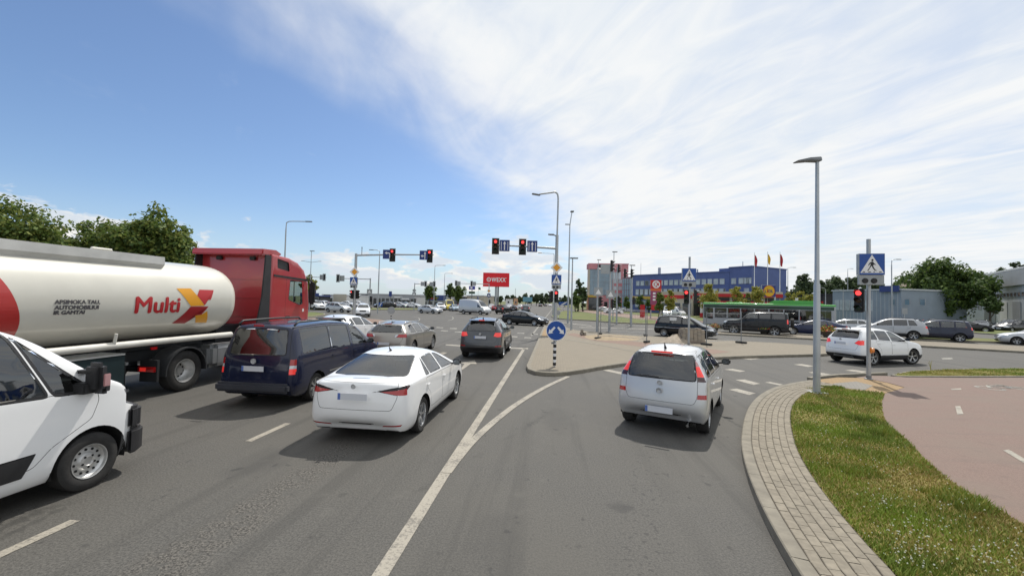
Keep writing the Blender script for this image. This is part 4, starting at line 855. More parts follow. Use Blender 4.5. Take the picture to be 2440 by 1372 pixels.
# pink and glass office
r, L_, H_ = block('office_block', 1401, 140, 1496, 138, 629, 15, 'wall_pink', 'pink office with a tall blue glass front left of the blue building', roof='wall_pinkdk')
MB().prism([(-.6, 2.5), (0, -.5), (11.0, -.5), (11.0, -.02), (0, -.02), (-.1, 2.5)], H_ - 1.7, H_ + .1).build('parapet', M['wall_pink'], r)
cols, rows_ = 6, 6; gx0, gx1, gz0, gz1 = .5, 7.8, 5.2, H_ - 1.75
for i in range(cols):
    for j in range(rows_):
        w0, w1 = gx0 + (gx1 - gx0) * i / cols, gx0 + (gx1 - gx0) * (i + 1) / cols; h0, h1 = gz0 + (gz1 - gz0) * j / rows_, gz0 + (gz1 - gz0) * (j + 1) / rows_
        MB().bx(w0 + .03, w1 - .03, -.22, -.12, h0 + .03, h1 - .03).build('glass_panel', M['pane_blue'], r)
MB().bx(gx0 - .1, gx1 + .1, -.12, -.02, gz0 - .1, gz1 + .1).build('curtain_frame', M['frame_grey'], r)
MB().bx(-.2, .45, -.3, .2, 5.0, H_ - 1.7).build('corner_pier', M['wall_cream'], r); MB().bx(-.5, 0, -.4, .4, 0, 5.0).build('column', M['orange_wall'], r); MB().bx(-.4, 2.6, -1.0, -.1, 4.4, 5.0).build('canopy', M['trim_yellow'], r)
MB().bx(.2, 3.6, -.1, .0, .2, 4.2).build('entrance', M['pane_dark'], r)
for i in range(2):
    for j in range(3): window(r, 8.2 + i * 1.55, 9.4 + i * 1.55, 4.6 + j * 2.25, 6.0 + j * 2.25, 'pane_pale')
for xx, ww in ((5.2, 1.2), (7.6, 1.6), (10.0, .9)): window(r, xx, xx + ww, .6, 3.0, 'pane_dark', nm='door_opening')
for i in range(3): MB().bx(7.9 + i * .9, 8.7 + i * .9, -.2, -.1, H_ - 5.0, H_ - 2.6).build('glass_panel', M['pane_pale'], r)
MB().bx(3, 5.2, -.62, -.52, H_ - 1.3, H_ - .2).build('name_board', M['wall_dark'], r)
r, L_, H2 = block('office_wing', 1482, 132, 1509, 129, 662, 12, 'wall_pinkdk', 'lower glass wing between the pink and blue offices', roof='frame_grey')
for i in range(5):
    for j in range(5): MB().bx(.1 + L_ * i / 5, L_ * (i + 1) / 5 - .05, -.15, -.03, 1.2 + j * 1.85, 2.95 + j * 1.85).build('glass_panel', M['pane_blue'], r)
# long blue office
r, L_, HB = block('blue_office', 1507, 126, 1737, 103, 657, 14, 'wall_blue', 'long blue office with a row of pale windows behind the petrol station', roof='wall_blue')
n = 17
for i in range(n):
    x0 = 1.2 + i * (L_ - 2) / n; window(r, x0, x0 + 1.25, 7.9, 9.35, 'pane_pale' if i != 2 else 'pane_dark', .08)
    window(r, x0 - .1, x0 + 1.0, 5.2, 6.9, 'pane_pale', .06); window(r, x0 + 1.05, x0 + 1.5, 5.2, 6.9, 'pane_dark', .05)
MB().bx(0, L_ * .45, -.25, -.01, 4.0, 4.8).build('yellow_band', M['trim_yellow'], r)
for i in range(8): window(r, 1 + i * 2.4, 2.9 + i * 2.4, 1.6, 3.6, 'pane_pale', .07)
MB().cyl((5.0, 6, HB), (5.0, 6, HB + 2.6), .42, n=10).build('chimney', M['wall_grey'], r); MB().cyl((.6, 3, HB), (.6, 3, HB + 4.0), .05, n=6).build('mast', M['galv'], r); MB().cyl((17.0, 6, HB), (17, 6, HB + 1.6), .2, n=8).build('vent', M['wall_grey'], r)
r, L2, HT = block('blue_tower', 1737.5, 103, 1791, 98, 638.5, 14, 'wall_blue', 'taller end block of the blue office beside the flags', roof='wall_blue')
for i in range(3): window(r, .5 + i * 1.9, 1.8 + i * 1.9, 7.9, 9.35, 'pane_pale', .08)
window(r, L2 - 1.9, L2 - .6, 7.9, 9.35, 'pane_pale', .08); window(r, L2 - 1.9, L2 - .6, 5.2, 6.9, 'pane_pale', .08); MB().cyl((.8, 4, HT), (.8, 4, HT + 1.8), .09, n=8).build('mast', M['galv'], r); MB().prism([(-3.2, .5), (0, .5), (0, 6), (-3.2, 6)], HB + .26, HB + 1.0).build('stair_head', M['wall_blue'], r)
# petrol station: canopy on columns, shop, pumps
a, b = A(1652, 84), A(1864, 76); d = b - a; L_ = d.length; st = empty('station_canopy', a, math.atan2(d.y, d.x)); tag(st, 'petrol station canopy with a red edge band on white columns', 'canopy')
zc0, zc1 = ZH(1700, 707, 82), ZH(1700, 694.5, 82); MB().bx(0, L_, 0, 11, zc0 + .06, zc1 + .02).build('roof', M['wall_grey'], st); MB().bx(-.1, L_ + .1, -.14, 0, zc0, zc0 + (zc1 - zc0) * .62).build('red_band', M['trim_red'], st); MB().bx(-.1, L_ + .1, -.12, 0, zc0 + (zc1 - zc0) * .63, zc1).build('white_band', M['wall_cream'], st)
for x in (1.2, 6.5, 12, 17.2): MB().bx(x - .22, x + .22, 2.0, 2.5, 0, zc0 + .06).build('column', M['wall_white'], st); MB().bx(x - .24, x + .24, 1.97, 2.52, 0, 1.0).build('column_foot', M['trim_red'], st)
for i, x in enumerate((2.8, 8.2, 13.6)):
    pu = empty('fuel_pump', a + d.normalized() * x + Vector((-d.y, d.x, 0)).normalized() * 3.4, st.rotation_euler.z); tag(pu, ('red fuel pump at the left end under the canopy', 'red fuel pump in the middle under the canopy', 'red fuel pump at the right end under the canopy')[i], 'fuel pump', 'fuel pumps'); MB().bx(-.45, .45, -.3, .3, 0, 1.9).build('case', M['trim_red'], pu, bevel=.05); MB().bx(-.35, .35, -.32, -.29, 1.1, 1.7).build('display', M['pane_dark'], pu)
r, LS, HS = block('station_shop', 1625, 98, 1850, 92, 703, 9, 'wall_dark', 'dark glass-fronted petrol station shop under the canopy', roof='wall_dark')
for i in range(10): window(r, .4 + i * (LS - .6) / 10, .2 + (i + .93) * (LS - .6) / 10, .3, 3.1, 'pane_dark', .06, frame='wall_dark')
MB().bx(-.2, LS + .2, -.5, -.2, 3.25, 3.7).build('red_band', M['trim_red'], r)
r, _, _ = block('wash_hall', 1572, 100, 1650, 96, 697, 8, 'wall_cream', 'low pale hall with a red lettered strip left of the canopy', roof='wall_cream'); MB().bx(.2, 7.2, -.15, -.02, 4.0, 4.8).build('red_band', M['trim_red'], r)
for i in range(3): window(r, .5 + i * 2.3, 2.4 + i * 2.3, .4, 3.0, 'pane_dark', .08)
pst = empty('advert_post', A(1531, 74)); tag(pst, 'plain red advertising post on the station lawn', 'sign'); MB().bx(-.4, .4, -.15, .15, .12, ZH(1531, 726, 74)).build('panel', M['trim_red'], pst, bevel=.03); MB().bx(-.45, .45, -.2, .2, 0, .13).build('base', M['galv_dark'], pst)
# food store with red fascia behind the lamp post
r, LF, HF = block('food_store', 1884, 100, 1962, 92, 703, 12, 'wall_dark', 'dark low store with a red fascia behind the bus', roof='wall_dark'); MB().prism_xz([(0, 2.6), (LF, 3.2), (LF, 4.1), (0, 3.1)], -.35, -.05).build('red_fascia', M['trim_red'], r); MB().bx(LF - 1.5, LF - .3, -.5, -.36, 2.6, 3.9).build('badge', M['violet_blue'], r)
for i in range(4): window(r, .4 + i * 2, 2.0 + i * 2, .3, 2.4, 'pane_dark', .06)
# grey blue shed and its neighbours on the right
r, LG_, HG = block('metal_shed', 1984, 82, 2148, 70, 694, 14, 'wall_bluegrey', 'blue grey metal shed behind the right corner signal', roof='wall_lgrey')
for i in range(7): window(r, .5 + i * 1.05, 1.35 + i * 1.05, 2.3, 4.2, 'pane_pale', .06, frame='wall_lgrey')
for i in range(3): window(r, 10.5 + i * 2.2, 11.3 + i * 2.2, 3.4, 4.4, 'pane_blue', .06)
for i in range(18): MB().bx(i * LG_ / 18 + .1, i * LG_ / 18 + .16, -.035, -.002, .1, 2.1 if i < 8 else HG - .1).build('rib', M['wall_lgrey'], r)
MB().bx(LG_ - 3.2, LG_ - .2, -.4, -.1, HG - .3, HG + .75).build('name_board', M['roof_blue'], r)
a, b = A(2118, 98), A(2190, 92); d = b - a; r = empty('brown_house', a, math.atan2(d.y, d.x)); tag(r, 'brown roofed house beside the blue grey shed', 'house'); Lh = d.length; MB().bx(0, Lh, 0, 8, 0, 5.6).build('wall', M['wall_brown'], r); MB().add([(-.4, -.5, 5.5), (Lh + .4, -.5, 5.5), (Lh + .4, 8.5, 5.5), (-.4, 8.5, 5.5), (-.4, 4, 8.9), (Lh + .4, 4, 8.9)], [(0, 1, 5, 4), (2, 3, 4, 5), (0, 4, 3), (1, 2, 5), (3, 2, 1, 0)]).build('roof', M['roof_brown'], r)
for i in range(2): window(r, 1.2 + i * 2.6, 2.4 + i * 2.6, 1.4, 2.8, 'pane_dark')
MB().bx(Lh * .7, Lh * .7 + .6, 3.0, 3.6, 7.4, 9.6).build('chimney', M['roof_brown'], r)
r, LW, HW = block('warehouse', 2292, 92, 2470, 62, 676, 22, 'wall_lgrey', 'pale grey warehouse with dock doors at the right edge', roof='wall_white', top=9.6)
MB().bx(-.05, LW + .05, -.3, -.02, 7.0, 9.4).build('upper_band', M['wall_grey'], r)
for i in range(10): window(r, 3 + i * 3.0, 4.2 + i * 3.0, 5.2, 5.9, 'pane_dark', .06); window(r, 4.6 + i * 3.0, 5.6 + i * 3.0, 5.2, 5.9, 'pane_dark', .06)
for i in range(5): MB().bx(6 + i * 5.5, 9.2 + i * 5.5, -.06, -.01, .6, 4.4).build('dock_door', M['wall_white' if i % 2 else 'wall_grey'], r); MB().bx(5.7 + i * 5.5, 9.5 + i * 5.5, -.5, -.02, .0, .55).build('dock_sill', M['wall_dark'], r)
for i in range(4): MB().lathe([(0, -.12), (.3, -.1), (.35, 0)], 10, 'Y', (6 + i * 6, -.32, 7.8)).build('wall_lamp', M['white_paint'], r)
r, LA_, HA = block('annex', 2292, 84, 2345, 78, 700, 10, 'wall_lgrey', 'low pale annex left of the warehouse', roof='wall_lgrey')
for i in range(3): window(r, 1 + i * 1.9, 2 + i * 1.9, 3.0, 3.8, 'pane_dark')
r, _, _ = block('green_container', 2168, 84, 2202, 82, 717, 2.4, 'dk_green', 'green shipping container under the big tree', 'container', 'dk_green')
for i in range(9): MB().bx(.15 + i * .3, .25 + i * .3, -.04, -.002, .1, 2.0).build('rib', M['dk_green'], r)
r, _, _ = block('white_kiosk', 2200, 80, 2216, 79.5, 722, 2, 'wall_white', 'small white kiosk right of the green container', 'kiosk', 'wall_white'); window(r, .25, .9, 1.0, 1.8, 'pane_dark')
for i, px in enumerate((2225, 2240)): r, _, _ = block('waste_bin', px, 78, px + 10, 77.8, 728, 1.0, 'wall_bluegrey', ('grey blue waste container, left of two under the big tree', 'grey blue waste container, right of two under the big tree')[i], 'bin', 'wall_dark')
# left: showrooms and other low buildings
r, LQ, HQ = block('grey_showroom', 858, 124, 987, 124, 703, 16, 'wall_grey', 'long grey showroom with dark glass behind the junction', roof='wall_grey', top=ZH(920, 703, 124) + .1)
for i in range(13): window(r, .3 + i * LQ / 13, LQ * (i + .93) / 13, .4, 2.3, 'pane_dark', .08, frame='wall_dark')
MB().bx(10.2, 12.6, -.3, -.03, 2.5, 2.9).build('name_board', M['white_paint'], r); MB().bx(.5, 2.3, -.3, -.02, 2.1, 3.2).build('side_board', M['wall_dark'], r); MB().bx(LQ - 3.8, LQ - 1.0, -1.2, -.9, 1.9, 2.8).build('sign_panel', M['frame_grey'], r); MB().bx(LQ - 3.4, LQ - 1.2, -1.25, -1.2, 2.15, 2.5).build('sign_print', M['white_paint'], r)
r, LQ2, _ = block('white_showroom', 768, 114, 826, 112, 703, 10, 'wall_white', 'white showroom with dark lettering strip left of the mast', roof='wall_lgrey'); MB().bx(.6, 2.6, -.2, -.02, 2.5, 2.9).build('name_board', M['wall_dark'], r)
for i in range(3): window(r, .4 + i * 1.0, 1.3 + i * 1.0, .2, 2.1, 'pane_dark', .06)
MB().bx(3.7, LQ2, -.25, -.02, .0, 3.15).build('cream_wing', M['wall_cream'], r)
r, _, _ = block('purple_kiosk', 716, 104, 762, 104, 705, 6, 'wall_dark', 'dark station kiosk with blue edge behind the small tree', roof='roof_blue'); MB().bx(0, 4.6, -.2, -.02, 2.6, 3.2).build('blue_band', M['roof_blue'], r)
for i in range(3): window(r, .3 + i * 1.5, 1.5 + i * 1.5, .3, 2.3, 'pane_dark')
r, _, HH = block('blue_roof_hall', 990, 150, 1066, 148, 703.5, 14, 'wall_grey', 'long hall with a blue roof behind the young trees', roof='roof_blue'); MB().bx(3, 11.2, -.2, -.02, HH - 1.6, HH).build('blue_band', M['roof_blue'], r); MB().bx(5.2, 8.2, -.26, -.2, HH - 1.2, HH - .6).build('sign_print', M['k_red'], r)
for i in range(5): window(r, .6 + i * 2.1, 2.2 + i * 2.1, .4, 1.6, 'pane_dark')
r, _, _ = block('cream_block', 1069, 134, 1084, 134, 699, 8, 'wall_white', 'narrow white block behind the yellow van', roof='wall_white'); window(r, .4, 1.6, 1.2, 2.4, 'pane_dark')
r, _, _ = block('dark_store', 1083, 132, 1107, 132, 706.5, 8, 'wall_dark', 'dark glass store left of the tall blue board', roof='wall_white')
for i in range(3): window(r, .15 + i * 1.0, 1.05 + i * 1.0, .4, 2.6, 'pane_dark')
r, _, _ = block('cream_store', 1107, 138, 1152, 136, 704.5, 10, 'wall_cream', 'cream store under the billboard', roof='wall_lgrey')
for i in range(4): window(r, .5 + i * 1.4, 1.5 + i * 1.4, 1.0, 2.4, 'pane_dark')
MB().bx(4.6, 5.0, -.3, -.02, 1.5, 3.6).build('blue_banner', M['roof_blue'], r)
r, _, _ = block('white_house', 1205, 230, 1222, 230, 712, 8, 'wall_white', 'small white house among trees far down the left roadside', 'house', 'roof_brown'); window(r, 1, 2, 1.2, 2.4, 'pane_dark')
r, _, _ = block('orange_house', 1224, 240, 1234, 240, 711, 8, 'orange_wall', 'small orange house among trees far down the left roadside', 'house', 'roof_brown'); window(r, .8, 1.7, 1.2, 2.4, 'pane_dark')
# mast far away
rm = empty('radio_mast', A(1227.5, 330)); tag(rm, 'thin radio mast over the far trees', 'mast'); zt = ZH(1227.5, 687, 330)
for k in range(3): MB().cyl((.5 * math.cos(k * 2.1), .5 * math.sin(k * 2.1), 0), (.12 * math.cos(k * 2.1), .12 * math.sin(k * 2.1), zt), .08, n=5).build('leg', M['galv'], rm)
for k in range(6): MB().cyl((-.4, 0, zt * (k + .5) / 6), (.4, 0, zt * (k + .8) / 6), .05, n=4).build('brace', M['galv'], rm)

# ---------------------------------------------------------------- things standing on the island and the median
st_m = ['paver_stone_0', 'paver_stone_1', 'paver_stone_2']
mat('concrete_block', (.33, .28, .22), .9, var=.25, vscale=6); mat('concrete_block2', (.27, .24, .2), .9, var=.25, vscale=6)
p0 = G(1625, 817, .13); p1 = G(1681, 818, .13); d = (p1 - p0).normalized(); ps = empty('paver_stack', p0, math.atan2(d.y, d.x)); tag(ps, 'stack of loose tan paving stones on the island behind the silver van', 'stones')
Lp = (p1 - p0).length; rr_ = random.Random(2); me0 = None
bl = MB().box((0, 0, 0), (.235, .115, .095)).mesh('brick'); bl.materials.append(M['concrete_block']); bl2 = bl.copy(); bl2.materials[0] = M['concrete_block2']
nx = int(Lp / .245)
for lv_ in range(8):
    for i in range(nx):
        for row in range(4):
            if lv_ < 6 and 0 < row < 3 and 0 < i < nx - 1: continue
            if lv_ == 7 and rr_.random() < .3: continue
            o = link('brick', bl if rr_.random() < .6 else bl2, None, ps); o.location = (.13 + i * .245 + rr_.uniform(-.02, .02), .07 + row * .12 + rr_.uniform(-.012, .012), .18 + lv_ * .098); o.rotation_euler = (0, 0, rr_.uniform(-.06, .06))
MB().bx(-.02, Lp, -.02, .52, .0, .03).bx(-.02, Lp, -.02, .1, .03, .11).bx(-.02, Lp, .4, .52, .03, .11).bx(-.02, Lp, -.02, .52, .112, .132).build('pallet', M['wall_brown'], ps)
heap('rubble_heap', [(1572, 816), (1595, 811), (1625, 808), (1652, 812), (1645, 818), (1605, 819)], .42, 'concrete_block', 'grey tan heap of sand and rubble leaning on the paver stack', 'rubble', 9)
pc = G(1390, 799, .13); sb = empty('stone_block', pc); tag(sb, 'small pile of square stones beside the lamp post on the island', 'stones')
for k in range(5): MB().box(((k % 2) * .19 - .1, (k // 2 % 2) * .19, .12 + (k // 4) * .2), (.18, .18, .19), k * .3).build('stone', M['concrete_block2'], sb, bevel=.015)
mat('petal_red', (.50, .05, .04), .8); mat('petal_orange', (.60, .22, .04), .8); mat('planter', (.10, .085, .07), .8)
def planter(px, py, label, s=1.0, group='flower planters on the median'):
    p = G(px, py, .13); r = empty('flower_planter', p); tag(r, label, 'planter', group)
    MB().lathe([(0, 0), (.24 * s, 0), (.26 * s, .06 * s), (.42 * s, .38 * s), (.46 * s, .40 * s), (.42 * s, .41 * s), (0, .36 * s)], 20).build('bowl', M['planter'], r, smooth=R(40))
    rr2 = random.Random(px); ms = {'blade_green': MB(), 'petal_red': MB(), 'petal_orange': MB()}
    for k in range(420):
        a = rr2.uniform(0, 6.283); q = rr2.random() ** .5; x, y = .68 * s * q * math.cos(a), .68 * s * q * math.sin(a); z = (.40 + .42 * (1 - q * q) * rr2.uniform(.3, 1)) * s
        mb = ms['blade_green'] if rr2.random() < .62 else ms['petal_red'] if rr2.random() < .75 else ms['petal_orange']; e = .05 * s
        v1 = Vector((rr2.uniform(-1, 1), rr2.uniform(-1, 1), rr2.uniform(-1, 1))).normalized() * e; v2 = v1.cross(Vector((rr2.uniform(-1, 1), rr2.uniform(-1, 1), rr2.uniform(-1, 1)))).normalized() * e; c_ = Vector((x, y, z)); mb.add([c_ - v1, c_ + v2, c_ + v1, c_ - v2], [(0, 1, 2, 3)])
    for k, mb in ms.items(): o = mb.build('leaves' if k == 'blade_green' else 'blossom', M[k], r, fix=False); o['kind'] = 'stuff'
planter(1822, 796, 'bowl planter of red flowers in front of the large black off-road car', 1.15); planter(1973, 803, 'bowl planter of red flowers half behind the tall corner lamp post', 1.25); planter(1703, 789, 'bowl planter of red flowers at the left end of the median', .9)
# thin posts and bins by the right-hand car park
for px, Y, h_, lab in ((2155, 46, 2.2, 'grey post with a small panel before the car park'), (2145, 58, 1.6, 'short grey post left of the car park panel'), (2110, 60, 1.0, 'short bollard behind the silver SUV')):
    r = empty('marker_post', A(px, Y)); tag(r, lab, 'post'); MB().cyl((0, 0, 0), (0, 0, h_), .05, n=8).build('post', M['galv'], r)
    if h_ > 2: MB().bx(-.3, .3, -.06, .06, h_ - .1, h_ + .55).build('panel', M['sign_back'], r)
rp = empty('weed_stalk', G(2219, 889, .13)); tag(rp, 'thin tall weed stalk on the corner grass', 'plant')
for k in range(4): MB().path([(0, 0, 0), (.03 * (k - 1.5), .02 * k, .25), (.08 * (k - 1.5), .03 * k, .42 + .05 * (k % 2))], .006, 4).build('stalk', M['blade_olive'], rp)
# ---------------------------------------------------------------- trees
def leafmat(name, c):
    m = bpy.data.materials.new(name); m.use_nodes = True; t = m.node_tree; b = t.nodes['Principled BSDF']; L = t.links.new
    b.inputs['Roughness'].default_value = .6; b.inputs['Specular IOR Level'].default_value = .25
    tcn = t.nodes.new('ShaderNodeTexCoord'); n = t.nodes.new('ShaderNodeTexNoise'); n.inputs['Scale'].default_value = .55; n.inputs['Detail'].default_value = 5; L(tcn.outputs['Object'], n.inputs['Vector'])
    mx = t.nodes.new('ShaderNodeMix'); mx.data_type = 'RGBA'; mx.inputs[6].default_value = (*[x * .72 for x in c], 1); mx.inputs[7].default_value = (*[min(1, x * 1.35) for x in c], 1); L(n.outputs[0], mx.inputs[0]); L(mx.outputs[2], b.inputs['Base Color'])
    tr_ = t.nodes.new('ShaderNodeBsdfTranslucent'); L(mx.outputs[2], tr_.inputs[0]); ms = t.nodes.new('ShaderNodeMixShader'); ms.inputs[0].default_value = .32; L(b.outputs[0], ms.inputs[1]); L(tr_.outputs[0], ms.inputs[2]); L(ms.outputs[0], t.nodes['Material Output'].inputs[0]); M[name] = m
leafmat('leaf_mid', (0.138, 0.198, 0.043)); leafmat('leaf_dark', (0.074, 0.118, 0.034)); leafmat('leaf_olive', (0.204, 0.234, 0.054)); leafmat('leaf_yellow', (0.408, 0.372, 0.072)); leafmat('leaf_far', (0.102, 0.138, 0.062)); leafmat('leaf_fardk', (0.066, 0.096, 0.050))
mat('bark', (.085, .068, .052), .9, var=.25, vscale=4)
def tree(pos, h, rx, h0, n, leaf, mats, label, seed, lobes=14, name='tree', rz_=None, trunk=None, group=None, cat='tree', clump=.36, ry=None, column=False):
    """trunk with limbs, crown of leaf-sized faces gathered in clumps round the limb ends"""
    r = random.Random(seed); root = empty(name, pos); tag(root, label, cat, group); ry = ry or rx; tk = trunk or h * .022 + .05
    cz, hz = (h + h0) / 2, (h - h0) / 2; tips = []
    tb = MB(); bend = [Vector((r.uniform(-.2, .2) * k * .4, r.uniform(-.2, .2) * k * .4, z)) for k, z in enumerate((0, h0 * .6, h0, cz, h - hz * .5))]
    tb.path(bend, [tk * 1.25, tk, tk * .85, tk * .55, tk * .15], 8)
    for k in range(lobes):
        for _ in range(30):
            u = Vector((r.uniform(-1, 1), r.uniform(-1, 1), r.uniform(-1, 1)))
            if u.length < 1 and u.length > .3: break
        wz = 1.0 if column else (1 - .25 * max(0, u.z) ** 2)
        c = Vector((u.x * rx * .74 * wz, u.y * ry * .74 * wz, cz + u.z * hz * .78)); s_ = r.uniform(.75, 1.25) * clump * (rx + hz) / 2 * 1.25
        tips.append((c, s_)); st_ = bend[2].lerp(bend[3], r.random()); md = st_.lerp(c, .55) + Vector((0, 0, -.06 * h)); tb.path([st_, md, c], [tk * .38, tk * .22, tk * .06], 5)
    tips.append((Vector((0, 0, h - hz * .28)), clump * rx * 1.0)); tips.append((Vector((0, 0, cz)), clump * rx * 1.5))
    t_ = tb.build('trunk', M['bark'], root, smooth=True, fix=False)
    sub = []
    for c, s_ in tips:
        for k in range(9):
            u = Vector((r.gauss(0, 1), r.gauss(0, 1), r.gauss(0, .8))).normalized() * s_ * r.uniform(.35, 1.0); sub.append((c + u, s_ * r.uniform(.34, .6)))
    vs = []; fs = []; mi = []; nm_ = len(mats)
    n = int(n * 1.5)
    for k in range(n):
        c, s_ = sub[r.randrange(len(sub))]; u = Vector((r.gauss(0, 1), r.gauss(0, 1), r.gauss(0, 1))).normalized(); p = c + u * s_ * r.random() ** .45
        if p.z < h0 * .55: continue
        nrm = (u + Vector((r.uniform(-1, 1), r.uniform(-1, 1), r.uniform(-.4, 1.2))) * .9).normalized(); a = nrm.cross(Vector((r.uniform(-1, 1), r.uniform(-1, 1), r.uniform(-1, 1)))).normalized(); b = nrm.cross(a); l_ = leaf * r.uniform(.7, 1.6); i = len(vs)
        vs += [p - a * l_ * .5, p + b * l_ * .36, p + a * l_ * .5, p - b * l_ * .36]; fs.append((i, i + 1, i + 2, i + 3)); mi.append(r.randrange(nm_))
    me = bpy.data.meshes.new('crown'); me.from_pydata([tuple(v) for v in vs], [], fs)
    for m in mats: me.materials.append(M[m])
    me.polygons.foreach_set('material_index', mi); me.update(); link('crown', me, None, root); return root
def ptree(px, Y, py_top, wpx, h0, n, leaf, mats, label, seed, **k): return tree(A(px, Y), ZH(px, py_top, Y), wpx / 2000 * Y, h0, n, leaf, mats, label, seed, **k)
DK = ['leaf_mid', 'leaf_dark', 'leaf_olive']; FR = ['leaf_far', 'leaf_fardk']
ptree(345, 44, 510, 235, 3.0, 15000, .30, DK, 'broad green tree between tank trailer and red truck cab', 1, lobes=20)
ptree(215, 46, 545, 190, 2.5, 8000, .30, DK, 'lower green tree left of the broad one behind the tank trailer', 2, lobes=14)
ptree(15, 34, 492, 230, 2.2, 11000, .24, ['leaf_mid', 'leaf_olive', 'leaf_dark'], 'green tree at the left edge above the tank trailer', 3, lobes=18)
ptree(105, 40, 536, 150, 2.2, 5000, .26, DK, 'small green tree beside the left edge tree', 4, lobes=12)
ptree(-130, 40, 500, 200, 2.2, 5000, .34, DK, 'green tree just outside the left edge', 44, lobes=12)
ptree(2256, 74, 619, 165, 1.4, 13000, .42, ['leaf_mid', 'leaf_dark', 'leaf_dark'], 'large dark round tree before the warehouse', 5, lobes=22)
ptree(2362, 66, 702, 32, 1.0, 2200, .28, ['leaf_dark'], 'small dark tree in front of the warehouse', 6, lobes=8)
for i, (px, top, wd) in enumerate(((2345, 650, 60), (2385, 636, 80), (2432, 622, 90), (2490, 612, 100))): ptree(px, 135, top, wd, 3, 3200, .75, FR, ('wood edge tree just right of the large round tree', 'wood edge tree left above the warehouse roof', 'wood edge tree at the right edge above the warehouse', 'wood edge tree beyond the right edge')[i], 20 + i, lobes=12, group='wood behind the warehouse')
for i, (px, top, wd) in enumerate(((1912, 651, 58), (1955, 664, 46), (1992, 660, 56), (2030, 657, 52), (2080, 668, 50), (2150, 660, 46), (2190, 668, 40))): ptree(px, 150, top, wd, 3, 2400, .8, FR, 'dark wood edge tree ' + ('left of the tall corner lamp', 'right behind the tall corner lamp', 'behind the shed roof, left', 'behind the red corner signal', 'behind the shed roof, right', 'behind the brown house', 'between brown house and large round tree')[i], 30 + i, lobes=11, group='wood behind the shed')
for i, (px, top, wd) in enumerate(((1802, 684, 34), (1842, 676, 40), (1870, 680, 30))): ptree(px, 170, top, wd, 2, 1100, .8, FR, 'dark tree behind the ' + ('left flag pole', 'yellow disc sign', 'right flag pole')[i], 50 + i, lobes=8)
ptree(1378, 112, 655, 17, .6, 4200, .30, ['leaf_dark', 'leaf_fardk'], 'tall dark columnar tree left of the pink office', 60, lobes=12, column=True, clump=.22); ptree(1389, 116, 664, 16, .6, 3600, .30, ['leaf_dark', 'leaf_fardk'], 'shorter dark columnar tree against the pink office', 61, lobes=12, column=True, clump=.22); ptree(1371, 108, 690, 20, .5, 2400, .30, ['leaf_dark', 'leaf_mid'], 'low dark bush tree at the foot of the columnar trees', 62, lobes=10)
ptree(737, 74, 652, 46, 3.0, 2600, .24, ['leaf_olive', 'leaf_mid', 'leaf_yellow'], 'small loose tree with pale leaves right of the red cab', 63, lobes=12, clump=.24)
ptree(1025, 104, 678, 32, 2.0, 2200, .30, ['leaf_mid', 'leaf_dark'], 'young round tree before the blue roofed hall', 64, lobes=10); ptree(1073, 108, 674, 22, 2.6, 2200, .30, ['leaf_dark'], 'dark egg-shaped tree, left of the pair behind the yellow van', 65, lobes=10); ptree(1092, 106, 678, 34, 2.2, 2200, .30, ['leaf_mid', 'leaf_dark'], 'wider young tree, right of the pair behind the yellow van', 66, lobes=10)
for i, (px, Y, top, wd, m_) in enumerate(((1569, 64, 697, 18, 'leaf_mid'), (1597, 63, 690, 22, 'leaf_yellow'), (1691, 62, 674, 30, 'leaf_yellow'), (1757, 62, 683, 30, 'leaf_yellow'), (1802, 62, 681, 28, 'leaf_yellow'), (1781, 64, 700, 26, 'leaf_olive'))): ptree(px, Y, top - 3, wd * 1.35, 1.4, 2300, .18, [m_, m_, 'leaf_olive'], 'young ' + ('green tree beside the K totem', 'yellow green tree right of the K totem', 'yellow green tree left above the bus', 'yellow green tree above the middle of the bus', 'yellow green tree below the left flag', 'olive sapling between two yellow green trees')[i], 70 + i, lobes=9, trunk=.06, clump=.32, group='young trees at the station')
for i, (px, Y, top, wd) in enumerate(((1876, 90, 692, 34), (1905, 88, 690, 40), (1930, 90, 696, 30))): ptree(px, Y, top, wd, .4, 1700, .24, ['leaf_yellow', 'leaf_olive'], 'yellow green shrub behind the bus, ' + ('beside the right flag pole', 'middle one', 'nearest the tall corner lamp')[i], 80 + i, lobes=9, cat='shrub', name='shrub', trunk=.05)
for i, (px, Y, top, wd) in enumerate(((1472, 120, 703, 20), (1492, 122, 706, 18), (1527, 118, 704, 24), (1546, 116, 712, 16))): ptree(px, Y, top, wd, .4, 1100, .3, ['leaf_dark', 'leaf_mid'], 'dark green shrub ' + ('before the pink office door', 'before the glass wing', 'before the blue office', 'left of the red advertising post')[i], 90 + i, lobes=8, cat='shrub', name='shrub', trunk=.06)
for i, (px, Y, top, wd) in enumerate(((1180, 260, 707, 16), (1193, 255, 706, 16), (1207, 260, 705, 18), (1222, 270, 703, 16), (1238, 262, 706, 16), (1252, 270, 700, 18), (1266, 255, 703, 18), (1278, 250, 701, 18), (1290, 245, 698, 18), (1301, 255, 697, 16), (1311, 262, 697, 14), (1334, 230, 708, 10), (1346, 220, 703, 14), (1356, 210, 706, 14))):
    ptree(px, Y, top, wd, 1.0, 1200, .75, FR, 'far roadside tree, number %s from the left in the row ending at the road' % ('one', 'two', 'three', 'four', 'five', 'six', 'seven', 'eight', 'nine', 'ten', 'eleven')[i] if i < 11 else 'far tree on the right of the road, ' + ('nearest the road', 'in the middle', 'furthest right')[i - 11], 100 + i, lobes=8, group='trees far down the road')
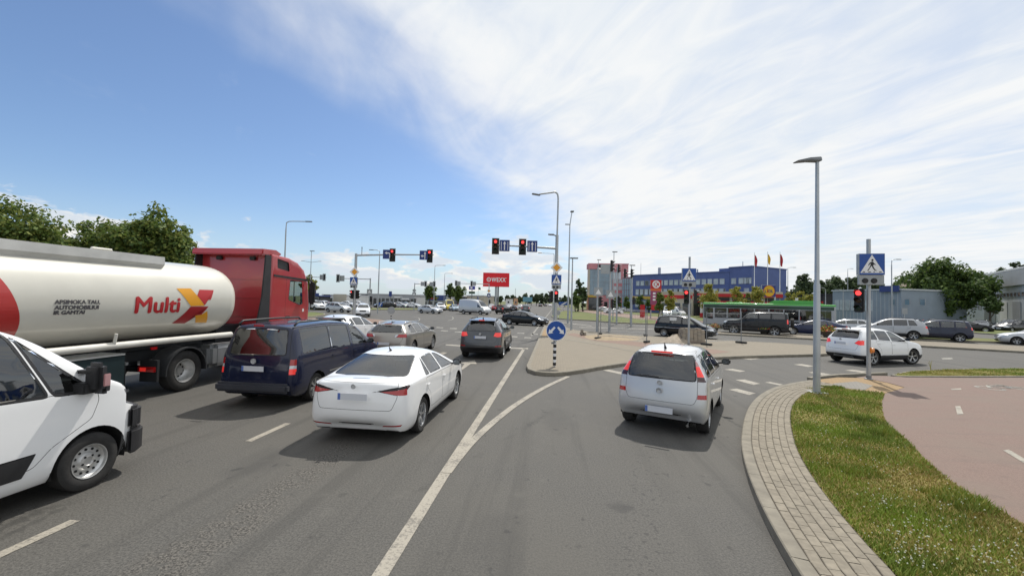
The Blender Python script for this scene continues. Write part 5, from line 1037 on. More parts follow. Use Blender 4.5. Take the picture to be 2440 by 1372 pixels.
# ---------------------------------------------------------------- vehicle builder: cage -> smooth shell -> panels cut out of the shell
def interp(tab, x):
    if x <= tab[0][0]: return tab[0][1]
    for (a, b), (c, d) in zip(tab, tab[1:]):
        if x <= c: return b + (d - b) * (x - a) / (c - a)
    return tab[-1][1]
def car_cage(p):
    L, h, H, zb = p['L'], p['W'] / 2, p['H'], p.get('zb', .19)
    xwt, xws, xrr, zrr, hc, hf = p['xwt'], p['xws'], p['xrr'], p['zrr'], p['hc'], p['hf']
    wr = p['wr']; bz = p['belt']; sed = p.get('sedan'); zm = p.get('zmid', .56)
    mid = (xwt + max(xrr, .6)) / 2
    xl = [0, .13, .5, .5 * (.5 + mid), mid, xwt + .35 * (xws - xwt), xws - .1, xws + .14, xws + (L - xws) * .52, L - .40, L - .13, L]
    wp = [.82, .955, .99, 1, 1, 1, 1, 1, .995, .975, .90, .74]
    if p.get('boxy'): wp = [.93, .985, 1, 1, 1, 1, 1, 1, .995, .985, .94, .82]
    S = []
    for s in range(12):
        x = xl[s]; hh = h * wp[s]
        xs = {k: x for k in range(9)}
        if s == 0:
            xs[0] = xs[1] = .16; xs[2] = .07; xs[3] = .0; xs[4] = .0; xs[5] = p.get('xg', .05)
        if s == 1: xs[5] = p.get('xg', .05) + .12
        if s == 11: xs[0] = xs[1] = x - .14; xs[2] = x - .06; xs[3] = x; xs[4] = x; xs[5] = x - .05
        # top rows
        if s == 0: t = (.06, p['ztail'] - .02, h * .74) if sed else (xrr, zrr - .02, wr * .93)
        elif s == 1: t = (.20, p['ztail'] + .01, h * .82) if sed else (xrr + .13, zrr, wr)
        elif s == 2: t = (p['xdeck'], p['zdeck'], h * .83) if sed else (xrr + .5, zrr + (H - zrr) * .45, wr)
        elif s == 3: t = (xrr, zrr, wr) if sed else (xrr + .5 + (mid - xrr - .5) * .5, zrr + (H - zrr) * .85, wr)
        elif s == 4: t = (mid, H, wr)
        elif s == 5: t = (xwt, H - p.get('drop', .05), wr * .985)
        elif s == 6: t = ((xwt + xws) / 2, (H - .05 + hc) / 2 + p.get('wbulge', .045), (wr + h * .83) / 2)
        elif s == 7: t = (xws, hc, h * .85)
        elif s == 8: t = (xl[8], hc + (hf - hc) * .45 + .015, h * .83)
        elif s == 9: t = (L - .36, hf + .035, h * .78)
        elif s == 10: t = (L - .15, hf - .02, h * .66)
        else: t = (L - .07, hf - .10, h * .52)
        tx, tz, tw = t; roofed = (not sed and s <= 5) or (sed and 3 <= s <= 5)
        crown = .065 if roofed else .045
        if s in (6,): crown = .05
        zbelt = interp(bz, xs[5])
        if s == 6: zbelt = hc - .05
        if s >= 7: zbelt = tz - (.075 if s < 10 else .11)
        if sed and s < 3: zbelt = tz - .085
        zlow = zb + (.14 if s == 0 else .04 if s == 1 else .03 if s == 11 else 0)
        w5 = h * p.get('wbelt', .955) * wp[s]
        S.append([(xs[0], 0, zlow), (xs[1], hh * .45, zlow), (xs[2], hh * .88, zlow), (xs[3], hh * .98, zlow + .11), (xs[4], hh, zm + (.05 if s == 0 else 0)), (xs[5], w5, zbelt), (tx, tw, tz - crown), (tx - (.02 if s == 0 else 0), tw * .55, tz - crown * .22), (tx - (.03 if s == 0 else 0), 0, tz)])
    bm = bmesh.new(); V = {}
    for s in range(12):
        for k in range(9):
            for sg in (1, -1):
                if k in (0, 8) and sg < 0: V[s, k, sg] = V[s, k, 1]; continue
                q = S[s][k]; V[s, k, sg] = bm.verts.new((q[0], q[1] * sg, q[2]))
    def face(*v):
        v = [x for i, x in enumerate(v) if x not in v[:i]]
        if len(v) > 2:
            try: bm.faces.new(v)
            except ValueError: pass
    for s in range(11):
        for k in range(8):
            for sg in (1, -1): face(V[s, k, sg], V[s + 1, k, sg], V[s + 1, k + 1, sg], V[s, k + 1, sg])
    for s, dirn in ((0, -1), (11, 1)):
        C = {}
        for r in range(2, 7):
            if r == 2: row = [V[s, 2, 1], V[s, 1, 1], V[s, 0, 1], V[s, 1, -1], V[s, 2, -1]]
            elif r == 6: row = [V[s, 6, 1], V[s, 7, 1], V[s, 8, 1], V[s, 7, -1], V[s, 6, -1]]
            else:
                q = S[s][r]; bl = p.get('bulge', .05) * dirn
                row = [V[s, r, 1], bm.verts.new((q[0] + bl * .75, q[1] * .5, q[2])), bm.verts.new((q[0] + bl, 0, q[2])), bm.verts.new((q[0] + bl * .75, -q[1] * .5, q[2])), V[s, r, -1]]
            C[r] = row
        for r in range(2, 6):
            for c in range(4): face(C[r][c], C[r][c + 1], C[r + 1][c + 1], C[r + 1][c])
    bmesh.ops.recalc_face_normals(bm, faces=bm.faces)
    cl = bm.edges.layers.float.get('crease_edge') or bm.edges.layers.float.new('crease_edge')
    vmap = {v: (s, k) for (s, k, sg), v in V.items()}
    for e in bm.edges:
        a, b = vmap.get(e.verts[0]), vmap.get(e.verts[1])
        if a and b:
            if a[1] == b[1] == 2: e[cl] = .7
            if a[1] == b[1] == 5: e[cl] = p.get('crease', .45)
            if a[1] == b[1] == 6: e[cl] = p.get('rcrease', .35)
            if a[0] == b[0] == 7 and a[1] >= 6 and b[1] >= 6: e[cl] = .7
            if sed and a[0] == b[0] == 2 and a[1] >= 6 and b[1] >= 6: e[cl] = .6
            if not sed and a[0] == b[0] == 0 and a[1] >= 6 and b[1] >= 6: e[cl] = .6
    me = bpy.data.meshes.new('cage'); bm.to_mesh(me); bm.free()
    o = bpy.data.objects.new('cage', me); md = o.modifiers.new('s', 'SUBSURF'); md.render_levels = 3; md.levels = p.get('lv', 3)
    m2 = baked(o); bpy.data.meshes.remove(me)
    bm = bmesh.new(); bm.from_mesh(m2); bpy.data.meshes.remove(m2)
    xs = [v.co.x for v in bm.verts]; ys = [v.co.y for v in bm.verts]; zs = [v.co.z for v in bm.verts]
    x0, x1, y1, z0, z1 = min(xs), max(xs), max(ys), min(zs), max(zs)
    for v in bm.verts: v.co = Vector(((v.co.x - x0) / (x1 - x0) * L, v.co.y / y1 * h, zb + (v.co.z - z0) / (z1 - z0) * (H - zb)))
    bm.normal_update(); return bm
AX = {'side': (0, 2), 'rear': (1, 2), 'front': (1, 2), 'top': (0, 1)}
def facing(n, view, sg, lim):
    return n.y * sg > lim if view == 'side' else n.x < -lim if view == 'rear' else n.x > lim if view == 'front' else n.z > lim
def cut(bm, view, poly, sg=1, lim=.3, zmin=-9):
    """imprint a polygon seen in a side, rear, front or top view on the shell; returns the faces inside it"""
    ia, ib = AX[view]
    a0, a1 = min(q[0] for q in poly) - .001, max(q[0] for q in poly) + .001; b0, b1 = min(q[1] for q in poly) - .001, max(q[1] for q in poly) + .001
    cand = set()
    for f in bm.faces:
        if not facing(f.normal, view, sg, lim): continue
        c = f.calc_center_median()
        if view == 'side' and c.y * sg < 0: continue
        if c.z < zmin: continue
        A_ = [v.co[ia] for v in f.verts]; B_ = [v.co[ib] for v in f.verts]
        if max(A_) < a0 or min(A_) > a1 or max(B_) < b0 or min(B_) > b1: continue
        cand.add(f)
    n = len(poly)
    for i in range(n):
        p, q = poly[i], poly[(i + 1) % n]; da, db = q[0] - p[0], q[1] - p[1]
        if da * da + db * db < 1e-8: continue
        l0, l1 = min(p[0], q[0]) - 1e-4, max(p[0], q[0]) + 1e-4; m0, m1 = min(p[1], q[1]) - 1e-4, max(p[1], q[1]) + 1e-4
        sub = []
        for f in cand:
            A_ = [v.co[ia] for v in f.verts]; B_ = [v.co[ib] for v in f.verts]
            if max(A_) < l0 or min(A_) > l1 or max(B_) < m0 or min(B_) > m1: continue
            sub.append(f)
        if not sub: continue
        co = [0, 0, 0]; co[ia], co[ib] = p; no = [0, 0, 0]; no[ia], no[ib] = -db, da
        es = {e for f in sub for e in f.edges}; vs = {v for f in sub for v in f.verts}
        r = bmesh.ops.bisect_plane(bm, geom=list(vs) + list(es) + sub, dist=1e-5, plane_co=co, plane_no=no)
        cand -= set(sub); cand |= {g_ for g_ in r['geom'] if isinstance(g_, bmesh.types.BMFace) and g_.is_valid}
    out = []
    for f in cand:
        if not f.is_valid: continue
        c = f.calc_center_median()
        if inside((c[ia], c[ib]), poly): out.append(f)
    return out
def extract(bm, faces, name, m, parent, sink=0.0, sharp=R(50)):
    if not faces: return None
    vid = {}; vs = []; fs = []
    for f in faces:
        q = []
        for v in f.verts:
            if v not in vid: vid[v] = len(vs); vs.append(v)
            q.append(vid[v])
        fs.append(q)
    acc = {v: Vector() for v in vs}
    for f in faces:
        for v in f.verts: acc[v] += f.normal
    me = bpy.data.meshes.new(name); me.from_pydata([v.co - acc[v].normalized() * sink for v in vs], [], fs); me.update()
    bmesh.ops.delete(bm, geom=faces, context='FACES')
    return link(name, me, M[m] if isinstance(m, str) else m, parent, sharp)
def gap_ring(bm, faces, wd):
    if not faces: return []
    r = bmesh.ops.inset_region(bm, faces=faces, thickness=wd, depth=0, use_even_offset=True, use_boundary=True); return r['faces']
WHEEL = {}
def wheel_parts(r, wd, style):
    key = (round(r, 3), wd, style)
    if key in WHEEL: return WHEEL[key]
    rr = r * {'truck': .58, 'steel': .60}.get(style, .68); hw = wd / 2
    t = MB().lathe([(rr, -hw * .86), (rr + (r - rr) * .25, -hw), (rr + (r - rr) * .75, -hw), (r - .006, -hw * .8), (r, -hw * .45), (r, 0), (r, hw * .45), (r - .006, hw * .8), (rr + (r - rr) * .75, hw), (rr + (r - rr) * .25, hw), (rr, hw * .86)], 40, 'Y')
    tm = t.mesh('tyre'); tm.materials.append(M['rubber']); shade(tm, R(40))
    dd = hw * (.10 if style != 'truck' else -.62); d = MB().lathe([(0, dd), (rr * .55, dd), (rr * .97, dd - .02), (rr * .97, -hw * .9)], 24, 'Y'); dm = d.mesh('wheel'); dm.materials.append(M['drum'])
    rim = MB().lathe([(rr, hw * .84), (rr * .985, hw * .93), (rr * .94, hw * .9), (rr * .915, hw * .55), (rr * .90, -hw * .2)], 40, 'Y')
    if style in ('steel', 'truck'):
        prof = [(0, hw * .62), (rr * .22, hw * .62), (rr * .26, hw * .75), (rr * .45, hw * .70), (rr * .55, hw * .48), (rr * .80, hw * .42), (rr * .915, hw * .62)] if style == 'steel' else [(0, -hw * .05), (rr * .28, -hw * .05), (rr * .32, -hw * .45), (rr * .62, -hw * .5), (rr * .78, -hw * .25), (rr * .87, hw * .35), (rr * .915, hw * .75)]
        rim.lathe(prof, 40, 'Y'); holes = MB()
        nh = 12 if style == 'steel' else 10
        for k in range(nh):
            a = 2 * math.pi * k / nh; q = rr * (.69 if style == 'steel' else .52); yy = hw * (.46 if style == 'steel' else -.46)
            holes.cyl((q * math.cos(a), yy - .02, q * math.sin(a)), (q * math.cos(a), yy + .006, q * math.sin(a)), rr * .075, n=8)
        if style == 'steel':
            for k in range(5):
                a = 2 * math.pi * k / 5 + .3; holes.cyl((rr * .34 * math.cos(a), hw * .7, rr * .34 * math.sin(a)), (rr * .34 * math.cos(a), hw * .76, rr * .34 * math.sin(a)), rr * .07, n=8)
        hm = holes.mesh('vent_holes'); hm.materials.append(M['gap'])
    else:
        hm = None; ns = {'five': 5, 'seven': 7, 'ten': 10, 'six': 6}[style]
        for k in range(ns):
            for da in ((-.11, .11) if style in ('five', 'seven') else (0,)):
                a = 2 * math.pi * k / ns; a2 = a + da; w0 = rr * (.10 if style in ('five', 'seven') else .12); w1 = rr * (.07 if style in ('five', 'seven') else .15)
                e = Vector((math.cos(a), 0, math.sin(a))); e2 = Vector((math.cos(a2), 0, math.sin(a2))); nn = Vector((-math.sin(a2), 0, math.cos(a2)))
                A0, B0 = e * rr * .14, e2 * rr * .93; q = []
                for P_, w_, yo in ((A0, w0, hw * .66), (B0, w1, hw * .80)):
                    q += [P_ - nn * w_ + Vector((0, yo - .045, 0)), P_ - nn * w_ * .7 + Vector((0, yo, 0)), P_ + nn * w_ * .7 + Vector((0, yo, 0)), P_ + nn * w_ + Vector((0, yo - .045, 0))]
                rim.add(q, [(0, 1, 5, 4), (1, 2, 6, 5), (2, 3, 7, 6), (0, 4, 7, 3), (0, 3, 2, 1), (4, 5, 6, 7)])
        rim.lathe([(0, hw * .74), (rr * .12, hw * .74), (rr * .2, hw * .66), (rr * .2, hw * .2)], 20, 'Y')
    rm = rim.mesh('rim'); rm.materials.append(M['steel_wheel' if style in ('steel', 'truck') else 'alloy'])
    bm = bmesh.new(); bm.from_mesh(rm); bmesh.ops.recalc_face_normals(bm, faces=bm.faces); bm.to_mesh(rm); bm.free(); shade(rm, R(35))
    WHEEL[key] = (dm, tm, rm, hm); return WHEEL[key]
def add_wheel(parent, x, y, r, wd, style, out, steer=0.0):
    dm, tm, rm, hm = wheel_parts(r, wd, style)
    w_ = link('wheel', dm, None, parent); w_.location = (x, y, r); w_.rotation_euler = (0, rnd.uniform(0, 1.2), steer + (0 if out > 0 else math.pi))
    link('tyre', tm, None, w_); link('rim', rm, None, w_)
    if hm: link('vent_holes', hm, None, w_)
    return w_
def mirror_poly(poly): return [(-a, b) for a, b in poly]
def build_car(name, p):
    """one car: root empty at the middle of its footprint, +X forward"""
    bm = car_cage(p); L, h, H, zb = p['L'], p['W'] / 2, p['H'], p.get('zb', .19); pm = p['paint']
    root = empty(name); rim_style = p.get('rim', 'five'); r = p['rad']; ro, wb = p['ro'], p['wb']; ax = (ro, ro + wb)
    parts = []
    def add(o):
        if o: o.parent = root; parts.append(o)
        return o
    # wheel arches
    ra = r + p.get('agap', .055)
    for x in ax:
        circ = [(x + ra * math.cos(t), max(zb - .06, r + .01 + ra * math.sin(t))) for t in [R(a) for a in range(-60, 241, 12)]]
        circ = [(x + ra * math.cos(R(a)), r + .01 + ra * math.sin(R(a))) for a in range(-5, 186, 10)] + [(x - ra, zb - .2), (x + ra, zb - .2)]
        for sg in (1, -1):
            fs = cut(bm, 'side', circ, sg, -.2)
            fs = [f for f in fs if abs(f.calc_center_median().y) > h * .62]
            bmesh.ops.delete(bm, geom=fs, context='FACES')
            ln = MB(); seg = 16; vs = []; fsx = []
            for k in range(seg + 1):
                a = R(-12 + 204 * k / seg); cx_, cz_ = x + (ra + .004) * math.cos(a), r + .01 + (ra + .004) * math.sin(a); vs += [(cx_, sg * (h - .035), cz_), (cx_, sg * (h - .34), cz_)]
            for k in range(seg): fsx.append((2 * k, 2 * k + 1, 2 * k + 3, 2 * k + 2))
            n0 = len(vs); vs.append((x, sg * (h - .34), r)); fsx += [(2 * k + 1, n0, 2 * k + 3) for k in range(seg)]
            ln.add(vs, fsx).build('wheel_arch', M['under'], root, fix=False)
    # underside
    und = [f for f in bm.faces if f.normal.z < -.75 and f.calc_center_median().z < zb + .2]
    add(extract(bm, und, 'underbody', 'under', root))
    z_in = zb + .12
    add(MB().bx(ax[0] + .35, ax[1] - .35, -h * .8, h * .8, z_in, z_in + .04).build('floor_pan', M['under'], root))
    gm = p.get('glass', 'car_glass')
    # glazing: windscreen, rear window, side windows, each in a black seal
    def glaze(view, poly, nm, sg=1, lim=.3, zmin=-9, g=gm, seal=p.get('seal', .016), rr=.05):
        poly = round_poly(poly, rr, 3); fs = cut(bm, view, poly, sg, lim, zmin)
        if not fs: return
        ring = gap_ring(bm, fs, seal); ring = [f for f in ring if f.is_valid]
        o = extract(bm, fs, nm, g, root, .004); s_ = extract(bm, ring, 'seal', 'black_plastic', o)
        return o
    rf = p.get('roofside') or ([(p['xrr'] - .0, p['zrr'] - .05), (p['xrr'] + .5, p['zrr'] + (H - p['zrr']) * .45 - .05), ((p['xwt'] + p['xrr']) / 2, H - .06), (p['xwt'], H - .10), (p['xws'], p['hc'])])
    top = p.get('wtop', .055); bot = p.get('wbot', .03)
    for wdw in p['win']:
        xb0, xb1, xt0, xt1 = wdw[:4]; gl = wdw[4] if len(wdw) > 4 else gm
        n_ = 5; up = [(xt0 + (xt1 - xt0) * k / n_, interp(rf, xt0 + (xt1 - xt0) * k / n_) - top) for k in range(n_ + 1)]
        dn = [(xb1 + (xb0 - xb1) * k / 3, interp(p['belt'], xb1 + (xb0 - xb1) * k / 3) + bot) for k in range(4)]
        for sg in (1, -1): glaze('side', up + dn, 'side_window', sg, .25, g=gl, rr=p.get('wround', .05))
    ws = p.get('ws', (h * .80, p['hc'] + .04, p['wr'] * .90, H - .125))
    glaze('front', [(-ws[0], ws[1]), (ws[0], ws[1]), (ws[2], ws[3]), (-ws[2], ws[3])], 'windscreen', 1, .12, ws[1] - .02, g=p.get('wsglass', 'car_glass_clear'), rr=.09)
    rg = p['rglass']
    if rg: glaze('rear', rg, 'rear_window', 1, .08, min(q[1] for q in rg) - .03, rr=p.get('rground', .07), g=p.get('rgm', gm))
    # lamps and trims: (view, polygon, name, material, sink, mirrored, lim)
    for t in p.get('trim', []):
        view, poly, nm, m_, mir = t[:5]; sink = t[5] if len(t) > 5 else .003; lim = max(t[6] if len(t) > 6 else .1, .5 if view == 'side' else .32); zmn = t[7] if len(t) > 7 else -9
        if view == 'side':
            for sg in ((1, -1) if mir else (1,)): add(extract(bm, cut(bm, 'side', poly, sg, lim, zmn), nm, m_, root, sink))
        else:
            for q in ((poly, mirror_poly(poly)) if mir else (poly,)): add(extract(bm, cut(bm, view, q, 1, lim, zmn), nm, m_, root, sink))
    if p.get('clad'):
        zc_ = p['clad']; g_ = list(bm.verts) + list(bm.edges) + list(bm.faces)
        bmesh.ops.bisect_plane(bm, geom=g_, dist=1e-5, plane_co=(0, 0, zc_), plane_no=(0, 0, 1))
        add(extract(bm, [f for f in bm.faces if f.calc_center_median().z < zc_], 'lower_cladding', p.get('cladmat', 'black_plastic'), root, -.004))
    # tailgate, doors, bonnet with shut lines
    gapw = p.get('gap', .007)
    def panel(view, poly, nm, sg=1, lim=.3, zmin=-9):
        fs = cut(bm, view, round_poly(poly, .05, 3), sg, lim, zmin)
        if not fs: return None
        for f in gap_ring(bm, fs, gapw):
            if f.is_valid: f.material_index = 1
        return extract(bm, fs, nm, pm, root)
    if p.get('gate'): panel('rear', p['gate'], 'tailgate', 1, .05)
    for d in p.get('doors', []):
        x0, x1 = d[:2]; zlo = d[2] if len(d) > 2 else zb + .17
        poly = [(x0, zlo), (x1, zlo), (x1, interp(p['belt'], x1) - .005), (x0, interp(p['belt'], x0) - .005)]
        if len(d) > 3: poly = d[3]
        for sg in (1, -1):
            dr = panel('side', poly, 'door', sg, .3)
            if dr:
                hx = d[4] if len(d) > 4 else x0 + .14; hz = interp(p['belt'], hx) - p.get('hdrop', .13)
                w_ = max((v.co.y * sg for v in dr.data.vertices if abs(v.co.x - hx) < .25 and abs(v.co.z - hz) < .12), default=h * .97)
                MB().box((hx, sg * (w_ + .012), hz), (.16, .03, .026)).build('handle', p.get('handle', pm) if not isinstance(p.get('handle', pm), str) else M[p['handle']], dr, smooth=R(40), bevel=.012)
    if p.get('bonnet'): panel('top', [(p['xws'] + .10, -h * .74), (L - .30, -h * .64), (L - .22, 0), (L - .30, h * .64), (p['xws'] + .10, h * .74)], 'bonnet', 1, .5)
    me = bpy.data.meshes.new('body'); bmesh.ops.delete(bm, geom=[v for v in bm.verts if not v.link_faces], context='VERTS'); bm.to_mesh(me); bm.free(); me.materials.append(pm); me.materials.append(M['gap'])
    link('body', me, None, root, R(45))
    # wheels
    for i, x in enumerate(ax):
        for sg in (1, -1): add_wheel(root, x, sg * (h - .02 - p.get('tw', .215) / 2 - p.get('tin', .012)), r, p.get('tw', .215), rim_style, sg, p.get('steer', 0) if i else 0)
    # door mirrors
    mx, mz = p.get('mirror', (p['xws'] - .32, p['hc'] + .06))
    for sg in (1, -1):
        mm = MB().box((mx, sg * (h + .10), mz), (.11, .19, .14)).build('mirror', p['mirmat'] if not isinstance(p.get('mirmat', 'black_plastic'), str) else M[p.get('mirmat', 'black_plastic')], root, smooth=R(50), bevel=.035)
        MB().cyl((mx + .02, sg * (h * .92), mz - .05), (mx + .02, sg * (h + .05), mz - .03), .022, n=6).build('mirror_arm', M['black_plastic'], mm)
        MB().box((mx - .056, sg * (h + .10), mz), (.004, .15, .10)).build('mirror_glass', M['mirror_glass'], mm)
    # plates
    pz = p.get('plate', .8)
    if pz:
        xr = -.03 if pz < .0 else min(0.0, 0) ; px_r = p.get('platex', -.045)
        pl = MB().box((px_r, 0, pz), (.012, .50, .11)).build('number_plate', M['plate'], root); MB().box((px_r - .004, .225, pz), (.012, .045, .108)).build('plate_band', M['plate_blue'], pl)
        pl = MB().box((L + .045, 0, .42), (.012, .50, .11)).build('number_plate', M['plate'], root); MB().box((L + .049, -.225, .42), (.012, .045, .108)).build('plate_band', M['plate_blue'], pl)
    # cabin
    if p.get('cabin', True):
        seat = MB(); zs_ = zb + .35 + p.get('seatup', 0)
        xf = p['xwt'] + (p['xws'] - p['xwt']) * .05
        for sy in (-h * .42, h * .42):
            b = MB(); b.box((xf - .10, sy, zs_), (.5, .48, .16)).box((xf - .42, sy, zs_ + .33), (.16, .46, .62), 0, -.22).box((xf - .53, sy, zs_ + .73), (.09, .26, .17), 0, -.15)
            b.build('seat', M['seat'], root, bevel=.03)
        b = MB(); xq = p.get('xrear', xf - .95); b.box((xq, 0, zs_), (.5, h * 1.45, .16)).box((xq - .34, 0, zs_ + .32), (.16, h * 1.45, .60), 0, -.25)
        for sy in (-h * .45, 0, h * .45): b.box((xq - .46, sy, zs_ + .66), (.08, .25, .15))
        b.build('rear_bench', M['seat'], root, bevel=.03)
        MB().box((p['xws'] - .25, 0, p['hc'] - .09), (.45, h * 1.6, .16)).build('dashboard', M['black_plastic'], root, bevel=.03)
        b = MB(); b.lathe([(.185, -.012), (.197, 0), (.185, .012), (.173, 0)], 20, 'X', (xf + .33, h * .42, p['hc'] - .04), closed=True).box((xf + .33, h * .42, p['hc'] - .04), (.02, .34, .05)); b.build('steering_wheel', M['black_plastic'], root)
    for e in p.get('extra', []): e(root, p)
    # move the origin to mid footprint
    for o in root.children: o.location.x -= L / 2
    return root
def place(root, pos, heading, label, cat='car', group=None):
    """heading: direction vector on the ground"""
    root.location = (pos[0], pos[1], pos[2] if len(pos) > 2 else 0.0); root.rotation_euler = (0, 0, math.atan2(heading[1], heading[0])); root['label'] = label; root['category'] = cat
    if group: root['group'] = group
    return root
def recolour(root, old, new):
    for o in root.children_recursive:
        if o.type == 'MESH' and o.data.materials and o.data.materials[0] == old:
            for i, sl in enumerate(o.material_slots):
                if sl.material == old: sl.link = 'OBJECT'; sl.material = new
# ---------------------------------------------------------------- paints and car models
paint('p_white', (.87, .875, .875)); paint('p_white2', (.82, .825, .83)); paint('p_silver', (.58, .59, .60), .45, .32); paint('p_beige', (.33, .31, .275), .6, .3); paint('p_navy', (.010, .014, .040), .0, .2, .012, .6)
paint('p_grey', (.055, .06, .068), .4, .28, .03); paint('p_black', (.006, .007, .009), .0, .18, .012, .5); paint('p_red', (.33, .014, .016), 0, .3); paint('p_dkblue', (.010, .018, .065), .0, .22, .012, .6); paint('p_lblue', (.30, .40, .48), .4, .3)
paint('p_yellow', (.70, .55, .03)); paint('p_green', (.06, .33, .055)); paint('p_busgrey', (.40, .41, .42), .3); paint('p_truckred', (.42, .024, .03), 0, .3, .10)
mat('bumper_grey', (.04, .043, .055), .55, var=.15)
mat('headlight_grey', (.20, .215, .23), .12, .3, coat=1); mat('handle_silver', (.5, .51, .52), .4, .2); mat('pink_lens', (.42, .22, .22), .2, coat=1)
def rdoor(p, xB, zlo=.34):
    x = p['ro']; ra = p['rad'] + .06; b = p['belt']
    return (x, xB, 0, [(x + ra + .07, zlo), (xB, zlo), (xB, interp(b, xB) - .006), (x + .14, interp(b, x + .14) - .006), (x + .22, interp(b, x) - .22), (x + ra, zlo + .28)], xB - 1.0 if xB - 1.0 > x + .2 else x + .32)
def rails(z, y, x0, x1, m='black_plastic', lift=.05):
    def f(root, p):
        for sg in (1, -1): MB().path([(x0, sg * y, z - .02), (x0 + .12, sg * y, z + lift), ((x0 + x1) / 2, sg * y, z + lift + .012), (x1 - .12, sg * y, z + lift), (x1, sg * y, z - .02)], .024, 6).build('roof_rail', M[m], root, smooth=True)
    return f
def antenna(x, z, h_=.10): return lambda root, p: MB().path([(x, 0, z), (x - .06, 0, z + h_ * .5), (x - .10, 0, z + h_)], [.03, .014, .004], 6).build('antenna', M['black_plastic'], root, smooth=True)
def brake_light(x, z, w_=.36, lit=False): return lambda root, p: MB().box((x, 0, z), (.03, w_, .032)).build('brake_light', M['red_lens_lit' if lit else 'red_lens'], root)
def spoiler(x, z, w_, m, d=.22): return lambda root, p: MB().prism_xz([(x - .06, z - .03), (x + d, z + .012), (x + d, z + .035), (x - .08, z + .0)], -w_, w_).build('spoiler', p['paint'] if m is None else M[m], root, smooth=R(40), bevel=.008)
def emblem(x, z, r=.05): return lambda root, p: MB().lathe([(r, -.004), (r, .01), (r * .8, .014), (r * .8, .006), (0, .006)], 16, 'X', (x, 0, z)).build('emblem', M['handle_silver'], root, smooth=R(40))
def wiper(x, z, L_=.34): return lambda root, p: MB().path([(x, .02, z), (x, L_ * .5, z + .012), (x, L_, z + .004)], .011, 6).build('wiper', M['black_plastic'], root)
def exhaust(y): return lambda root, p: MB().cyl((.03, y, p.get('zb', .19) + .03), (.3, y, p.get('zb', .19) + .04), .024, n=10).build('exhaust', M['chrome'], root)
def heads(p, y0=.46, y1=.97, z0=None, z1=None):
    h = p['W'] / 2; z0 = z0 or p['hf'] - .20; z1 = z1 or p['hf'] - .06; L = p['L']
    return [('front', [(h * y0, z0 + .03), (h * y1, z0), (h * y1, z1 + .02), (h * y0, z1)], 'headlight', 'clear_lens', True, .004, .05), ('side', [(L - .45, z1 + .02), (L - .28, z0), (L + .1, z0), (L + .1, z1 + .02)], 'headlight', 'clear_lens', True, .004, .0, .4),
            ('front', [(-h * .42, z0 - .08), (h * .42, z0 - .08), (h * .44, z1 - .02), (-h * .44, z1 - .02)], 'grille', 'black_plastic', False, .01, .1), ('front', [(-h * .62, .26), (h * .62, .26), (h * .55, .38), (-h * .55, .38)], 'air_intake', 'black_plastic', False, .01, .1)]
CARS = {}
def model(key, name, **p): CARS[key] = (name, p)
# saloon, white
p = dict(L=4.63, W=1.78, H=1.435, zb=.17, wb=2.70, ro=.99, rad=.318, belt=[(0, 1.0), (1.0, .975), (2.4, .945), (3.4, .915)], sedan=True, xdeck=.48, zdeck=1.075, ztail=1.06, xrr=1.34, zrr=1.395, xwt=2.45, xws=3.38, hc=1.0, hf=.80, wr=.555, paint=M['p_white'], rim='five',
    win=[(1.16, 1.40, 1.44, 1.46), (1.43, 2.18, 1.50, 2.18), (2.25, 3.17, 2.25, 2.62)], rglass=[(-.70, 1.075), (.70, 1.075), (.54, 1.345), (-.54, 1.345)], rgm='car_glass', platex=-.062, plate=.83, gate=[(-.62, .60), (.62, .60), (.70, .80), (.70, 1.035), (-.70, 1.035), (-.70, .80)], crease=.55,
    doors=[(2.215, 3.22)], mirror=(3.05, 1.0), mirmat='black_plastic')
p['doors'] = [(2.215, 3.24, .36), rdoor(p, 2.205, .36)]
p['trim'] = heads(p) + [('rear', [(.38, .905), (.60, .955), (.80, .985), (1.0, 1.0), (1.0, .955), (.80, .945), (.62, .925)], 'light_bezel', 'black_plastic', True, .006, .02, .6), ('rear', [(.43, .900), (.62, .922), (.80, .942), (1.0, .953), (1.0, .90), (.82, .835), (.72, .845)], 'tail_light', 'red_lens', True, .0, .02, .6), ('side', [(-.1, .99), (-.1, .86), (.20, .90), (.34, .965), (.30, .99)], 'tail_light', 'dark_lens', True, .002, .02, .6),
    ('rear', [(.44, .31), (.76, .335), (.78, .365), (.46, .335)], 'reflector', 'red_lens', True, .002, .02)]
p['extra'] = [antenna(1.50, 1.395, .10), brake_light(.86, 1.10, .24), emblem(-.04, .99, .04)]
p['mirmat'] = 'black_plastic'; model('saloon', 'saloon_car', **p)
